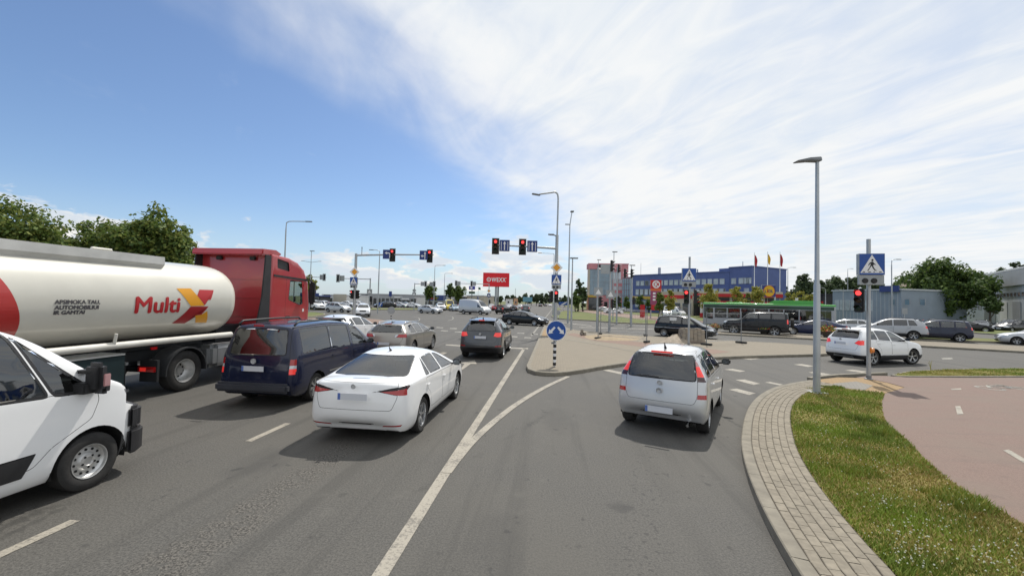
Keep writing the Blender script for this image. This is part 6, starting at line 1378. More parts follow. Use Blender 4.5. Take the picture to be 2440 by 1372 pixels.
# compact MPV, silver, seen from behind
p = dict(L=4.05, W=1.70, H=1.60, zb=.20, wb=2.63, ro=.66, rad=.305, belt=[(0, 1.07), (.5, 1.05), (2.0, 1.0), (3.2, .97)], xg=.08, xrr=.28, zrr=1.55, xwt=2.30, xws=3.20, hc=1.08, hf=.84, wr=.57, paint=M['p_silver'], rim='steel', boxy=True,
    win=[(.42, .92, .55, .95), (1.0, 1.80, 1.0, 1.80), (1.88, 2.92, 1.88, 2.40)], rglass=[(-.64, 1.035), (.64, 1.035), (.56, 1.495), (-.56, 1.495)], plate=.47, platex=-.045, gate=[(-.60, .62), (.60, .62), (.66, .75), (.66, 1.06), (.57, 1.53), (-.57, 1.53), (-.66, 1.06), (-.66, .75)], rim_=0)
p['doors'] = [(1.86, 2.98, .36), rdoor(p, 1.845, .36)]
p['trim'] = heads(p) + [('rear', [(.655, 1.035), (.9, 1.035), (.9, 1.12), (.645, 1.12)], 'tail_light', 'dark_lens', True, .0, .0, 1.0), ('rear', [(.645, 1.122), (.9, 1.122), (.9, 1.30), (.605, 1.30)], 'tail_light', 'red_lens_lit', True, .0, .0, 1.0), ('rear', [(.605, 1.302), (.9, 1.302), (.9, 1.48), (.575, 1.48)], 'tail_light', 'pink_lens', True, .0, .0, 1.0), ('rear', [(.655, .73), (.9, .73), (.9, .81), (.665, .81)], 'reflector', 'red_lens', True, .0, .0)]
p['extra'] = [antenna(.55, 1.58, .12), brake_light(.20, 1.535, .40, True), emblem(-.012, .97, .042), wiper(-.005, 1.075, .42), exhaust(-.5), lambda root, p: MB().lathe([(.05, -.012), (.05, .008), (.036, .022), (0, .028)], 16, 'X', (-.045, 0, .83)).build('boot_handle', M['handle_silver'], root, smooth=True)]
p['mirmat'] = 'black_plastic'; p['rim'] = 'six'; model('mpv', 'compact_van', **p)
# long panel-sided passenger van, dark blue
p = dict(L=4.88, W=1.79, H=1.84, zb=.20, wb=3.01, ro=.98, rad=.318, belt=[(0, 1.12), (2.5, 1.10), (4.0, 1.06)], xg=.05, xrr=.20, zrr=1.80, xwt=3.05, xws=4.02, hc=1.16, hf=.92, wr=.70, paint=M['p_navy'], rim='seven', boxy=True, glass='tinted_glass', seatup=.12,
    win=[(.40, 1.60, .44, 1.60), (1.63, 2.63, 1.63, 2.63), (2.74, 3.66, 2.74, 3.12, 'car_glass_clear')], rglass=[(-.66, 1.14), (.66, 1.14), (.60, 1.70), (-.60, 1.70)], plate=.86, gate=[(-.72, .52), (.72, .52), (.74, 1.10), (.66, 1.79), (-.66, 1.79), (-.74, 1.10)], wbelt=.975)
p['doors'] = [(2.70, 3.72, .36), (1.56, 2.66, .36)]
p['trim'] = heads(p) + [('rear', [(.755, .74), (1.0, .74), (1.0, .86), (.755, .86)], 'tail_light', 'red_lens_lit', True, .0, .0), ('rear', [(.755, .862), (1.0, .862), (1.0, .93), (.755, .93)], 'tail_light', 'clear_lens', True, .0, .0), ('rear', [(.755, .932), (1.0, .932), (1.0, 1.06), (.755, 1.06)], 'tail_light', 'red_lens', True, .0, .0), ('side', [(-.1, .74), (.08, .74), (.08, 1.06), (-.1, 1.06)], 'tail_light', 'red_lens', True, .0, .0), ('side', [(1.5, .60), (3.6, .60), (3.6, .625), (1.5, .625)], 'side_moulding', 'chrome', True, -.006, .3)]
p['extra'] = [rails(1.80, .66, .35, 2.7), brake_light(.10, 1.775, .22, False), emblem(-.035, 1.02, .06), wiper(-.0, 1.13, .5), lambda root, p: MB().box((-.03, 0, .46), (.16, 1.66, .20)).build('bumper', M['bumper_grey'], root, bevel=.05, smooth=R(40))]
p['mirror'] = (3.62, 1.17); model('bigvan', 'passenger_van', **p)
# estate
p = dict(L=4.86, W=1.86, H=1.47, zb=.17, wb=2.84, ro=1.08, rad=.33, belt=[(0, 1.02), (1.0, .99), (2.5, .955), (3.6, .93)], xg=.10, xrr=.50, zrr=1.40, xwt=2.62, xws=3.58, hc=1.0, hf=.80, wr=.59, paint=M['p_beige'], rim='five',
    win=[(.66, 1.36, .92, 1.34), (1.42, 2.28, 1.42, 2.28), (2.36, 3.36, 2.36, 2.78)], rglass=[(-.66, 1.05), (.66, 1.05), (.55, 1.33), (-.55, 1.33)], plate=.62, gate=[(-.62, .60), (.62, .60), (.74, .80), (.72, 1.03), (.57, 1.38), (-.57, 1.38), (-.72, 1.03), (-.74, .80)])
p['doors'] = [(2.33, 3.42, .36), rdoor(p, 2.32, .36)]
p['trim'] = heads(p) + [('rear', [(.48, .88), (1.0, .86), (1.0, 1.0), (.56, .985)], 'tail_light', 'red_lens', True, .0, .0), ('rear', [(.40, .87), (.47, .87), (.55, .985), (.42, .97)], 'tail_light', 'clear_lens', True, .0, .05), ('side', [(-.1, .86), (.12, .87), (.26, 1.0), (-.1, 1.0)], 'tail_light', 'red_lens_lit', True, .0, .0, .6), ('rear', [(-.7, .17), (.7, .17), (.66, .32), (-.66, .32)], 'diffuser', 'black_plastic', False, .004, .0)]
p['extra'] = [rails(1.39, .56, .75, 2.7, 'chrome', .035), brake_light(.40, 1.39, .3), antenna(.85, 1.43, .06)]
model('estate', 'estate_car', **p)
# compact SUV, grey
p = dict(L=4.57, W=1.845, H=1.69, zb=.22, wb=2.66, ro=.96, rad=.36, belt=[(0, 1.14), (1.0, 1.11), (2.4, 1.06), (3.5, 1.03)], xg=.10, xrr=.45, zrr=1.62, xwt=2.52, xws=3.42, hc=1.13, hf=.95, wr=.58, paint=M['p_grey'], rim='five',
    win=[(.72, 1.22, .92, 1.26), (1.30, 2.12, 1.32, 2.12), (2.20, 3.20, 2.20, 2.66)], rglass=[(-.62, 1.17), (.62, 1.17), (.52, 1.53), (-.52, 1.53)], plate=.93, glass='tinted_glass', gate=[(-.60, .68), (.60, .68), (.70, .9), (.68, 1.12), (.54, 1.58), (-.54, 1.58), (-.68, 1.12), (-.70, .9)], clad=.50)
p['doors'] = [(2.16, 3.26, .52), rdoor(p, 2.15, .52)]
p['trim'] = heads(p) + [('rear', [(.54, .98), (.72, .94), (1.0, 1.0), (1.0, 1.13), (.60, 1.12)], 'tail_light', 'red_lens_lit', True, .0, .0), ('side', [(-.1, 1.0), (.16, 1.04), (.20, 1.13), (-.1, 1.13)], 'tail_light', 'red_lens', True, .0, .0, .7), ('rear', [(.62, .55), (.86, .56), (.86, .60), (.62, .59)], 'reflector', 'red_lens', True, .0, .0)]
p['extra'] = [spoiler(.40, 1.60, .56, None), brake_light(.31, 1.615, .24, True), antenna(.7, 1.65, .12), emblem(-.03, 1.07, .05), rails(1.62, .56, .8, 2.5)]
p['steer'] = 0; model('suv', 'suv_car', **p)
# low-roofed white SUV with black floating roof edge
p = dict(L=4.37, W=1.90, H=1.62, zb=.24, wb=2.66, ro=.80, rad=.36, belt=[(0, 1.20), (1.0, 1.15), (2.4, 1.08), (3.3, 1.05)], xg=.16, xrr=.46, zrr=1.50, xwt=2.32, xws=3.22, hc=1.10, hf=.95, wr=.62, paint=M['p_white2'], rim='five', win=[(.60, 1.04, .86, 1.06), (1.12, 1.98, 1.12, 1.98), (2.06, 3.02, 2.06, 2.46)], rglass=[(-.62, 1.20), (.62, 1.20), (.54, 1.42), (-.54, 1.42)], plate=.9, gate=[(-.62, .68), (.62, .68), (.7, 1.18), (.56, 1.47), (-.56, 1.47), (-.7, 1.18)], clad=.46)
p['doors'] = [(2.02, 3.06, .48), rdoor(p, 2.01, .48)]
p['trim'] = heads(p) + [('rear', [(.56, 1.0), (1.0, 1.0), (1.0, 1.12), (.56, 1.12)], 'tail_light', 'red_lens', True, .0, .0), ('side', [(-.1, 1.0), (.18, 1.02), (.22, 1.12), (-.1, 1.12)], 'tail_light', 'red_lens', True, .0, .0, .7)]
p['extra'] = [spoiler(.38, 1.47, .6, 'black_plastic', .2), brake_light(.30, 1.475, .5), antenna(.8, 1.56, .05)]
p['lv'] = 2; model('evoque', 'suv_car', **p)
# small crossover, white
p = dict(L=4.28, W=1.77, H=1.64, zb=.22, wb=2.56, ro=.80, rad=.345, belt=[(0, 1.12), (1.0, 1.10), (2.2, 1.03), (3.2, .99)], xg=.10, xrr=.40, zrr=1.56, xwt=2.22, xws=3.10, hc=1.10, hf=.93, wr=.57, paint=M['p_white'], rim='five', win=[(.66, 1.06, .84, 1.10), (1.14, 1.88, 1.14, 1.88, 'tinted_glass'), (1.96, 2.90, 1.96, 2.36)], rglass=[(-.60, 1.17), (.60, 1.17), (.52, 1.47), (-.52, 1.47)], plate=.93, gate=[(-.60, .66), (.60, .66), (.68, .9), (.66, 1.12), (.53, 1.53), (-.53, 1.53), (-.66, 1.12), (-.68, .9)], clad=.44)
p['doors'] = [(1.92, 2.96, .46), rdoor(p, 1.91, .46)]
p['trim'] = heads(p) + [('rear', [(.52, .95), (.72, .88), (1.0, .92), (1.0, 1.10), (.62, 1.08)], 'tail_light', 'red_lens_lit', True, .0, .0), ('side', [(-.1, .92), (.12, .93), (.30, 1.07), (.2, 1.11), (-.1, 1.10)], 'tail_light', 'red_lens', True, .0, .0, .7), ('rear', [(-.45, .30), (.45, .30), (.40, .40), (-.40, .40)], 'skid_plate', 'alloy', False, -.006, .0)]
p['extra'] = [spoiler(.34, 1.54, .53, None, .2), brake_light(.26, 1.55, .26), antenna(.6, 1.60, .08), emblem(-.03, 1.10, .05)]
p['lv'] = 2; model('crossover', 'crossover_car', **p)
# large dark saloon
p = dict(L=4.93, W=1.88, H=1.45, zb=.16, wb=2.92, ro=1.06, rad=.335, belt=[(0, 1.0), (1.0, .98), (2.6, .94), (3.7, .91)], sedan=True, xdeck=.46, zdeck=1.07, ztail=1.05, xrr=1.40, zrr=1.40, xwt=2.58, xws=3.58, hc=.99, hf=.78, wr=.57, paint=M['p_black'], rim='ten', win=[(1.08, 1.44, 1.36, 1.50), (1.52, 2.32, 1.56, 2.32), (2.40, 3.38, 2.40, 2.78)], rglass=[(-.64, 1.09), (.64, 1.09), (.52, 1.34), (-.52, 1.34)], plate=.75)
p['doors'] = [(2.36, 3.44, .34), rdoor(p, 2.35, .34)]
p['trim'] = heads(p) + [('rear', [(.42, .83), (1.0, .83), (1.0, .97), (.46, .97)], 'tail_light', 'red_lens', True, .0, .0, .6)]
p['extra'] = []
p['glass'] = 'tinted_glass'; p['lv'] = 2; model('bigsaloon', 'saloon_car', **p)
# seven-seat van with a sloping nose
p = dict(L=4.47, W=1.80, H=1.66, zb=.19, wb=2.70, ro=.86, rad=.32, belt=[(0, 1.06), (1.5, 1.02), (3.2, .96)], xg=.08, xrr=.36, zrr=1.60, xwt=2.55, xws=3.60, hc=1.0, hf=.80, wr=.57, paint=M['p_black'], rim='ten', glass='tinted_glass', win=[(.40, 1.30, .56, 1.30), (1.38, 2.14, 1.38, 2.14), (2.22, 3.20, 2.22, 2.66, 'car_glass_clear')], rglass=[(-.62, 1.10), (.62, 1.10), (.52, 1.52), (-.52, 1.52)], plate=.7)
p['doors'] = [(2.18, 3.26, .36), rdoor(p, 2.17, .36)]
p['trim'] = heads(p) + [('rear', [(.60, .98), (1.0, .98), (1.0, 1.18), (.62, 1.18)], 'tail_light', 'red_lens', True, .0, .0), ('side', [(.1, .70), (4.2, .66), (4.2, .69), (.1, .73)], 'side_moulding', 'alloy', True, -.006, .3)]
p['extra'] = [rails(1.58, .55, .6, 2.5, 'chrome', .04)]
p['lv'] = 2; model('zafira', 'people_carrier', **p)
# big square off-roader, black, spare wheel on the tail
p = dict(L=4.72, W=1.98, H=1.90, zb=.30, wb=2.84, ro=.98, rad=.40, belt=[(0, 1.34), (3.5, 1.32)], xg=.03, xrr=.10, zrr=1.86, xwt=2.80, xws=3.32, hc=1.26, hf=1.16, wr=.76, paint=M['p_black'], rim='five', boxy=True, glass='tinted_glass', win=[(.30, 1.16, .32, 1.16), (1.26, 2.04, 1.26, 2.04), (2.12, 3.04, 2.12, 2.82, 'car_glass')], rglass=[(-.62, 1.40), (.62, 1.40), (.60, 1.76), (-.60, 1.76)], plate=.6, wbelt=.97, clad=.62)
p['doors'] = [(2.08, 3.14, .64), rdoor(p, 2.07, .64)]
p['trim'] = heads(p, .6, .95, .92, 1.08) + [('rear', [(.82, 1.02), (1.05, 1.02), (1.05, 1.34), (.82, 1.34)], 'tail_light', 'red_lens_lit', True, .0, .0)]
def spare(root, p):
    dm, tm, rm, hm = wheel_parts(.40, .24, 'five'); w_ = link('spare_wheel', dm, None, root); w_.location = (-.16, 0, 1.06); w_.rotation_euler = (0, 0, math.pi / 2); link('tyre', tm, None, w_); link('rim', rm, None, w_)
p['extra'] = [rails(1.84, .70, .3, 2.6), spare, lambda root, p: MB().box((-.05, 0, .64), (.2, 1.8, .2)).box((p['L'] + .05, 0, .66), (.2, 1.8, .24)).build('bumper', M['chrome'], root, bevel=.03)]
p['platex'] = -.16; p['lv'] = 2; model('offroader', 'off_road_car', **p)
# compact SUV / square MPV used for several cars in the distance
p = dict(L=4.25, W=1.80, H=1.68, zb=.22, wb=2.58, ro=.80, rad=.335, belt=[(0, 1.10), (3.2, 1.04)], xg=.06, xrr=.24, zrr=1.62, xwt=2.35, xws=3.10, hc=1.10, hf=.94, wr=.60, paint=M['p_navy'], rim='five', boxy=True, glass='car_glass', win=[(.40, 1.02, .50, 1.02), (1.10, 1.84, 1.10, 1.84), (1.92, 2.86, 1.92, 2.44)], rglass=[(-.62, 1.14), (.62, 1.14), (.56, 1.54), (-.56, 1.54)], plate=.9, clad=.42, lv=2)
p['doors'] = [(1.88, 2.94, .46), rdoor(p, 1.87, .46)]
p['trim'] = heads(p) + [('rear', [(.66, .96), (1.0, .96), (1.0, 1.14), (.66, 1.14)], 'tail_light', 'red_lens_lit', True, .0, .0), ('side', [(-.1, .96), (.20, .97), (.20, 1.12), (-.1, 1.14)], 'tail_light', 'red_lens', True, .0, .0, .7)]
p['extra'] = [rails(1.62, .58, .5, 2.4)]
model('yeti', 'compact_suv', **p)
# five-door liftback for the distance
p = dict(L=4.57, W=1.77, H=1.46, zb=.18, wb=2.58, ro=1.02, rad=.31, belt=[(0, 1.0), (1.0, .98), (3.4, .92)], xg=.16, xrr=1.05, zrr=1.38, xwt=2.42, xws=3.32, hc=.98, hf=.80, wr=.56, paint=M['p_silver'], rim='five', win=[(.92, 1.30, 1.16, 1.34), (1.38, 2.10, 1.40, 2.10), (2.18, 3.10, 2.18, 2.56)], rglass=[(-.62, 1.07), (.62, 1.07), (.52, 1.32), (-.52, 1.32)], plate=.75, lv=2)
p['doors'] = [(2.14, 3.16, .36), rdoor(p, 2.13, .36)]
p['trim'] = heads(p) + [('rear', [(.52, .84), (1.0, .84), (1.0, 1.0), (.56, 1.0)], 'tail_light', 'red_lens', True, .0, .0)]
model('liftback', 'hatchback_car', **p)
# panel vans
p = dict(L=5.19, W=2.05, H=2.28, zb=.24, wb=3.45, ro=1.01, rad=.345, belt=[(0, 1.36), (5.0, 1.28)], xg=.02, xrr=.05, zrr=2.24, xwt=3.52, xws=4.62, hc=1.36, hf=1.06, wr=.87, paint=M['p_white'], rim='steel', boxy=True, glass='car_glass', wbelt=.985, zmid=.75, win=[(2.95, 3.98, 2.95, 3.66), (4.00, 4.46, 3.68, 3.74)], seal=.032, rglass=None, plate=.6, platex=-.05, drop=.12, wtop=.12, wbot=.0, hdrop=.16, seatup=.35, xrear=2.2, tw=.225, agap=.07, wround=.07,
    ws=(.86, 1.42, .74, 2.08))
p['belt'] = [(0, 1.30), (3.0, 1.28), (4.6, 1.20)]
p['doors'] = [(2.86, 4.52, .55, [(2.86, .48), (3.85, .48), (4.02, .66), (4.42, .88), (4.50, 1.10), (4.46, 1.24), (2.86, 1.27)], 3.02)]
p['trim'] = [('top', [(4.78, .66), (5.04, .56), (5.16, .80), (5.02, 1.04), (4.78, 1.04)], 'headlight', 'headlight_grey', False, .0, .1, .9), ('top', [(4.78, -.66), (4.78, -1.04), (5.02, -1.04), (5.16, -.80), (5.04, -.56)], 'headlight', 'headlight_grey', False, .0, .1, .9), ('side', [(4.80, 1.16), (4.86, 1.03), (5.4, .95), (5.4, 1.2)], 'headlight', 'headlight_grey', True, .0, .0, .8), ('front', [(-.6, .80), (.6, .80), (.62, .98), (-.62, .98)], 'grille', 'black_plastic', False, .01, .1), ('side', [(1.45, .42), (3.76, .42), (3.86, .64), (1.45, .64)], 'side_moulding', 'black_plastic', True, -.012, .3)]
def van_mirror(root, p):
    for sg in (1, -1):
        mm = MB().box((4.34, sg * (p['W'] / 2 + .12), 1.40), (.14, .22, .36)).build('mirror', M['black_plastic'], root, smooth=R(50), bevel=.05); MB().box((4.37, sg * (p['W'] / 2 + .235), 1.37), (.08, .02, .15)).build('turn_lamp', M['pink_lens'], mm, bevel=.008)
        MB().box((4.34, sg * (p['W'] / 2 + .02), 1.28), (.26, .20, .13)).box((4.34, sg * (p['W'] / 2 + .02), 1.47), (.16, .24, .04)).build('mirror_arm', M['black_plastic'], mm, bevel=.02)
def van_bumper(root, p):
    half = [(4.88, 1.035), (5.02, 1.03), (5.16, .95), (5.25, .72), (5.29, .35), (5.30, 0)]
    full = half + [(x, -y) for x, y in reversed(half[:-1])] + [(4.95, -.9), (4.95, .9)]
    MB().prism(full, .27, .60).build('bumper', M['black_plastic'], root, smooth=R(35), bevel=.035)
    up = [(x - (.05 if i > 1 else 0), y) for i, (x, y) in enumerate(half)]; up = up + [(x, -y) for x, y in reversed(up[:-1])] + [(4.95, -.9), (4.95, .9)]
    MB().prism(up, .602, .90).build('bumper', M['black_plastic'], root, smooth=R(35), bevel=.04)
p['extra'] = [van_mirror, van_bumper]; p['mirror'] = (4.42, 1.26)
model('panelvan', 'panel_van', **p)
p = dict(p); p.update(L=5.93, H=2.62, wb=3.66, ro=1.25, zrr=2.56, xwt=4.05, xws=5.08, wr=.80, drop=.16, paint=M['p_silver'], win=[(4.22, 4.92, 4.22, 4.40)], ws=(.84, 1.42, .68, 2.36), wtop=.42, doors=[(3.30, 4.86, .5, [(3.30, .50), (4.30, .50), (4.80, .95), (4.80, 1.24), (3.30, 1.26)], 3.46)], rim='steel', lv=2, belt=[(0, 1.34), (5.0, 1.24)],
    trim=[('front', [(.66, 1.02), (1.05, .98), (1.05, 1.22), (.80, 1.20)], 'headlight', 'clear_lens', True, .004, .0), ('side', [(.0, .24), (6.2, .24), (6.2, .48), (.0, .48)], 'bumper', 'black_plastic', True, -.01, .2), ('rear', [(.84, .8), (1.1, .8), (1.1, 1.2), (.84, 1.2)], 'tail_light', 'red_lens', True, .0, .0), ('side', [(1.2, .62), (4.2, .62), (4.2, .68), (1.2, .68)], 'side_moulding', 'black_plastic', True, -.008, .3)])
p['extra'] = []; p['mirror'] = (4.85, 1.4)
model('highvan', 'delivery_van', **p)
# ---------------------------------------------------------------- the vehicles in their places
LD = Vector((math.sin(LANE), math.cos(LANE), 0)); LR = Vector((LD.y, -LD.x, 0))
def at_wheel(root, key, wpx, heading, which='rr'):
    """put a car so that the named wheel (r/f + r/l) touches the ground where the photo shows it"""
    p = CARS[key][1]; d = Vector((heading[0], heading[1], 0)).normalized(); rt = Vector((d.y, -d.x, 0)); h = p['W'] / 2 - .13
    xa = p['ro'] - p['L'] / 2 + (p['wb'] if which[0] == 'f' else 0); sy = h if which[1] == 'r' else -h
    return G(*wpx) - d * xa - rt * sy
built = {}
def car(key, **over):
    nm, p = CARS[key]; q = dict(p); q.update(over); return build_car(nm, q)
c = car('saloon'); place(c, at_wheel(c, 'saloon', (994, 1027), (.105, 1)), (.105, 1), 'white four-door saloon with red tail lights, nearest car beside the painted line')
c = car('mpv'); place(c, at_wheel(c, 'mpv', (1678, 1029), (.51, .86)), (.51, .86), 'silver compact van with upright tail lights turning right beside the kerb', 'van')
c = car('bigvan'); place(c, at_wheel(c, 'bigvan', (743, 952), (.095, 1)), (.095, 1), 'dark blue passenger van with roof rails between tanker and white saloon', 'van')
c = car('panelvan'); place(c, at_wheel(c, 'panelvan', (196, 1164), (.10, 1), 'fr'), (.10, 1), 'white panel van with black bumper cut by the left edge of the picture', 'van')
c = car('estate'); place(c, at_wheel(c, 'estate', (1027, 831), (.10, 1), 'fr'), (.10, 1), 'beige grey estate car waiting in front of the dark blue passenger van')
c = car('suv'); place(c, at_wheel(c, 'suv', (1195, 852), (.10, 1)), (.10, 1), 'dark grey SUV with lit brake lights at the stop line')
c = car('evoque'); place(c, at_wheel(c, 'evoque', (893, 822), (.10, 1), 'fr'), (.10, 1), 'white SUV with dark roof edge waiting ahead of the red truck cab')
c = car('crossover', steer=-.25); place(c, at_wheel(c, 'crossover', (2077, 870), (2.52, .76)), (2.52, .76), 'white crossover car with red tail lights turning away behind the right signal pole')
c = car('bigsaloon'); place(c, at_wheel(c, 'bigsaloon', (1214, 773), (.86, -.5)), (.86, -.5), 'black saloon crossing the junction to the right beyond the grey SUV'); black_saloon = c
c = car('zafira'); place(c, at_wheel(c, 'zafira', (1582, 801), (.80, -.60)), (.80, -.60), 'black people carrier with a paper notice in its side window behind the brick pile'); zaf = c
h_ = CARS['zafira'][1]['W'] / 2
MB().box((1.55 - CARS['zafira'][1]['L'] / 2, -(h_ - .10), 1.38), (.50, .012, .26)).build('paper_notice', M['white_paint'], zaf)
c = car('offroader'); place(c, A(1800, 37.2), (-.83, .56), 'large black off-road car with a spare wheel on its tail in front of the bus'); c.scale = (1.08, 1.08, 1.08)
c = car('yeti'); yeti = c; place(c, at_wheel(c, 'yeti', (2284, 815), (-.80, .60), 'rl'), (-.80, .60), 'dark blue compact SUV last in the queue on the crossing road'); c.scale = (1.06, 1.06, 1.06)
def again(src, old, new, pos, head, label, scale=1.0, cat='car', group=None):
    c = copy_tree(src); place(c, pos, head, label, cat, group); c.scale = (scale,) * 3
    if new: recolour(c, old, M[new])
    return c
suv0 = [o for o in sc.objects if o.get('label', '').startswith('dark grey SUV')][0]
saloon0 = [o for o in sc.objects if o.get('label', '').startswith('white four-door')][0]
estate0 = [o for o in sc.objects if o.get('label', '').startswith('beige grey')][0]
cross0 = [o for o in sc.objects if o.get('label', '').startswith('white crossover')][0]
again(suv0, M['p_grey'], 'p_busgrey', A(2120, 37.0), (-.80, .60), 'silver SUV in the crossing queue between dark saloon and dark blue compact SUV', 1.07)
again(black_saloon, M['p_black'], 'p_dkblue', A(1938, 38.6), (-.84, .54), 'dark blue saloon behind the large black off-road car', 1.02)
again(estate0, M['p_beige'], 'p_silver', A(2012, 43.5), (-.80, .60), 'silver estate car half hidden behind the tall grey lamp post')
lb = car('liftback'); place(lb, A(1026, 71.5), (.86, -.5), 'silver hatchback crossing the far side of the junction')
hv = car('highvan'); place(hv, A(1132, 72.5), (.84, -.54), 'tall silver grey delivery van crossing the junction under the billboard', 'van')
again(cross0, M['p_white'], 'p_white2', A(867, 54), (.30, -.95), 'white SUV facing the camera beyond the left traffic mast')
mpv0 = [o for o in sc.objects if o.get('label', '').startswith('silver compact')][0]
again(mpv0, M['p_silver'], None, A(808, 66), (.90, -.30), 'silver hatchback turning beyond the grass island at left')
DG = 'cars on the far side of the junction'
again(yeti, M['p_navy'], 'p_white', A(752, 75), (.8, -.55), 'white SUV nearest the red cab among the parked cars', 1.05, group=DG)
again(suv0, M['p_grey'], 'p_white', A(776, 77), (.85, -.5), 'white SUV parked beside the showroom grass', 1.0, group=DG)
again(lb, M['p_silver'], 'p_white2', A(731, 79), (-.5, .8), 'white hatchback half hidden by the red truck cab', 1.0, group=DG)
again(lb, M['p_silver'], 'p_black', A(918, 98), (-.8, -.4), 'black hatchback parked on the showroom grass edge', 1.15, group=DG)
for i, (px, Y, colr, lab) in enumerate(((832, 104, 'p_white', 'white car parked before the showroom, left of the mast'), (858, 106, 'p_white2', 'white car parked before the showroom, right of the mast'), (955, 112, 'p_silver', 'silver car first in the showroom row'), (970, 113, 'p_lblue', 'pale blue car in the showroom row'), (986, 112, 'p_white', 'white car last in the showroom row'))):
    again(lb, M['p_silver'], colr, A(px, Y), (.9, -.3), lab, 1.0, group='cars at the showroom')
again(yeti, M['p_navy'], 'p_white', A(1050, 92), (.3, -.95), 'white SUV queueing in front of the yellow van', 1.05, group=DG)
c = again(hv, M['p_silver'], 'p_yellow', A(1071, 98), (.25, -.97), 'yellow van behind the crossing hatchback', .95, 'van')
again(lb, M['p_silver'], 'p_lblue', A(1084, 90), (.35, -.93), 'pale blue car between yellow van and silver delivery van', 1.0, group=DG)
again(lb, M['p_silver'], 'p_red', A(1097, 95), (.3, -.95), 'red car mostly behind the silver delivery van', 1.0, group=DG)
again(suv0, M['p_grey'], 'p_black', A(1200, 80), (.35, .93), 'black SUV driving away beyond the black saloon', 1.0, group=DG)
again(estate0, M['p_beige'], 'p_black', A(1226, 98), (.1, 1), 'black estate car driving away at the far traffic light', 1.0, group=DG)
again(yeti, M['p_navy'], 'p_grey', A(1254, 92), (.1, 1), 'grey SUV with pale roof just behind the black saloon', 1.0, group=DG)
for px, Y, colr, lab in ((1172, 112, 'p_white', 'white car waiting under the billboard pole'), (1182, 106, 'p_red', 'red car low behind the billboard pole'), (1214, 125, 'p_white2', 'white car far beyond the billboard pole'), (1240, 140, 'p_silver', 'silver car far down the left carriageway'), (1288, 205, 'p_black', 'dark car leftmost of three far down the road'), (1300, 235, 'p_grey', 'grey car in the middle of three far down the road'), (1311, 225, 'p_white', 'pale car rightmost of three far down the road')):
    again(lb, M['p_silver'], colr, A(px, Y), (.1, 1), lab, 1.0, group=DG)
again(lb, M['p_silver'], 'p_white', A(1462, 98), (.95, -.3), 'white car driving past the lawn before the pink office', 1.0)
again(lb, M['p_silver'], 'p_silver', A(1441, 128), (.95, -.3), 'silver car parked by the pink office entrance', 1.0, group='cars at the offices')
again(lb, M['p_silver'], 'p_white', A(1478, 132), (.95, -.3), 'white car parked between pink office and shrubs', 1.0, group='cars at the offices')
again(lb, M['p_silver'], 'p_white2', A(1497, 130), (.95, -.3), 'white car parked under the glass wall', 1.0, group='cars at the offices')
again(yeti, M['p_navy'], 'p_white', A(1590, 88), (-.3, -.95), 'white SUV at the fuel pumps', 1.0)
again(hv, M['p_silver'], 'p_white', A(1608, 94), (.5, -.85), 'white van at the fuel pumps', .85, 'van')
again(estate0, M['p_beige'], 'p_black', A(2246, 56), (.9, .3), 'black estate car leftmost in the car park', 1.0, group='cars in the car park')
again(black_saloon, M['p_black'], 'p_black', A(2300, 54), (.85, -.5), 'black saloon in the middle of the car park', 1.0, group='cars in the car park')
again(estate0, M['p_beige'], 'p_grey', A(2338, 60), (-.8, -.6), 'dark grey estate car behind the black saloon in the car park', 1.0, group='cars in the car park')
again(zaf, M['p_black'], 'p_black', A(2408, 57), (-.93, -.2), 'black people carrier rightmost in the car park', 1.0, group='cars in the car park')
for o in list(sc.objects):
    if o.name.startswith('paper_notice.'): bpy.data.objects.remove(o)
again(lb, M['p_silver'], 'p_silver', G(2475, 823), (-.80, .60), 'silver car nose entering at the right edge of the picture', 1.0)
# ---------------------------------------------------------------- road tanker: red tractor and white tank trailer
TO = G(440, 931) - LR * 1.20                      # drive axle, middle
def truck_local(px, py, off=1.245):               # photo pixel on the truck's right flank -> (x along, z up)
    o0 = TO + LR * off; v = ray(px, py); d = v.x * LD.y - v.y * LD.x
    t = (o0.x * LD.y - o0.y * LD.x) / d; q = Vector((v.x * t, v.y * t, CAMZ + v.z * t)); return ((q - TO).dot(LD), q.z)
mat('tank_white', (.66, .64, .565), .32, coat=.5, var=.06, vscale=1.2); mat('tank_rail', (.50, .50, .48), .5, .1, var=.12); mat('tank_pipe', (.66, .64, .58), .4, var=.1); mat('chassis', (.014, .016, .018), .7, var=.3); mat('cabinet', (.012, .028, .032), .5, var=.2)
mat('mudguard', (.03, .032, .035), .6, var=.25); mat('alu_tank', (.42, .43, .44), .38, .8, var=.12); mat('logo_red', (.50, .03, .035), .35); mat('logo_yellow', (.80, .36, .02), .35); mat('logo_dkred', (.36, .02, .025), .35); mat('print_grey', (.10, .095, .10), .5); mat('tank_red', (.46, .035, .032), .32, coat=.5)
def shell(mb, bev, seg=4):
    me = mb.mesh('t'); bm = bmesh.new(); bm.from_mesh(me); bpy.data.meshes.remove(me)
    bmesh.ops.recalc_face_normals(bm, faces=bm.faces)
    bmesh.ops.bevel(bm, geom=[e for e in bm.edges if e.calc_face_angle(0) > .15], offset=bev, segments=seg, affect='EDGES', clamp_overlap=True, profile=.6); bm.normal_update(); return bm
def finish(bm, name, m, root, sharp=R(35)):
    me = bpy.data.meshes.new(name); bmesh.ops.delete(bm, geom=[v for v in bm.verts if not v.link_faces], context='VERTS'); bm.to_mesh(me); bm.free(); me.materials.append(M[m] if isinstance(m, str) else m); me.materials.append(M['gap']); return link(name, me, None, root, sharp)
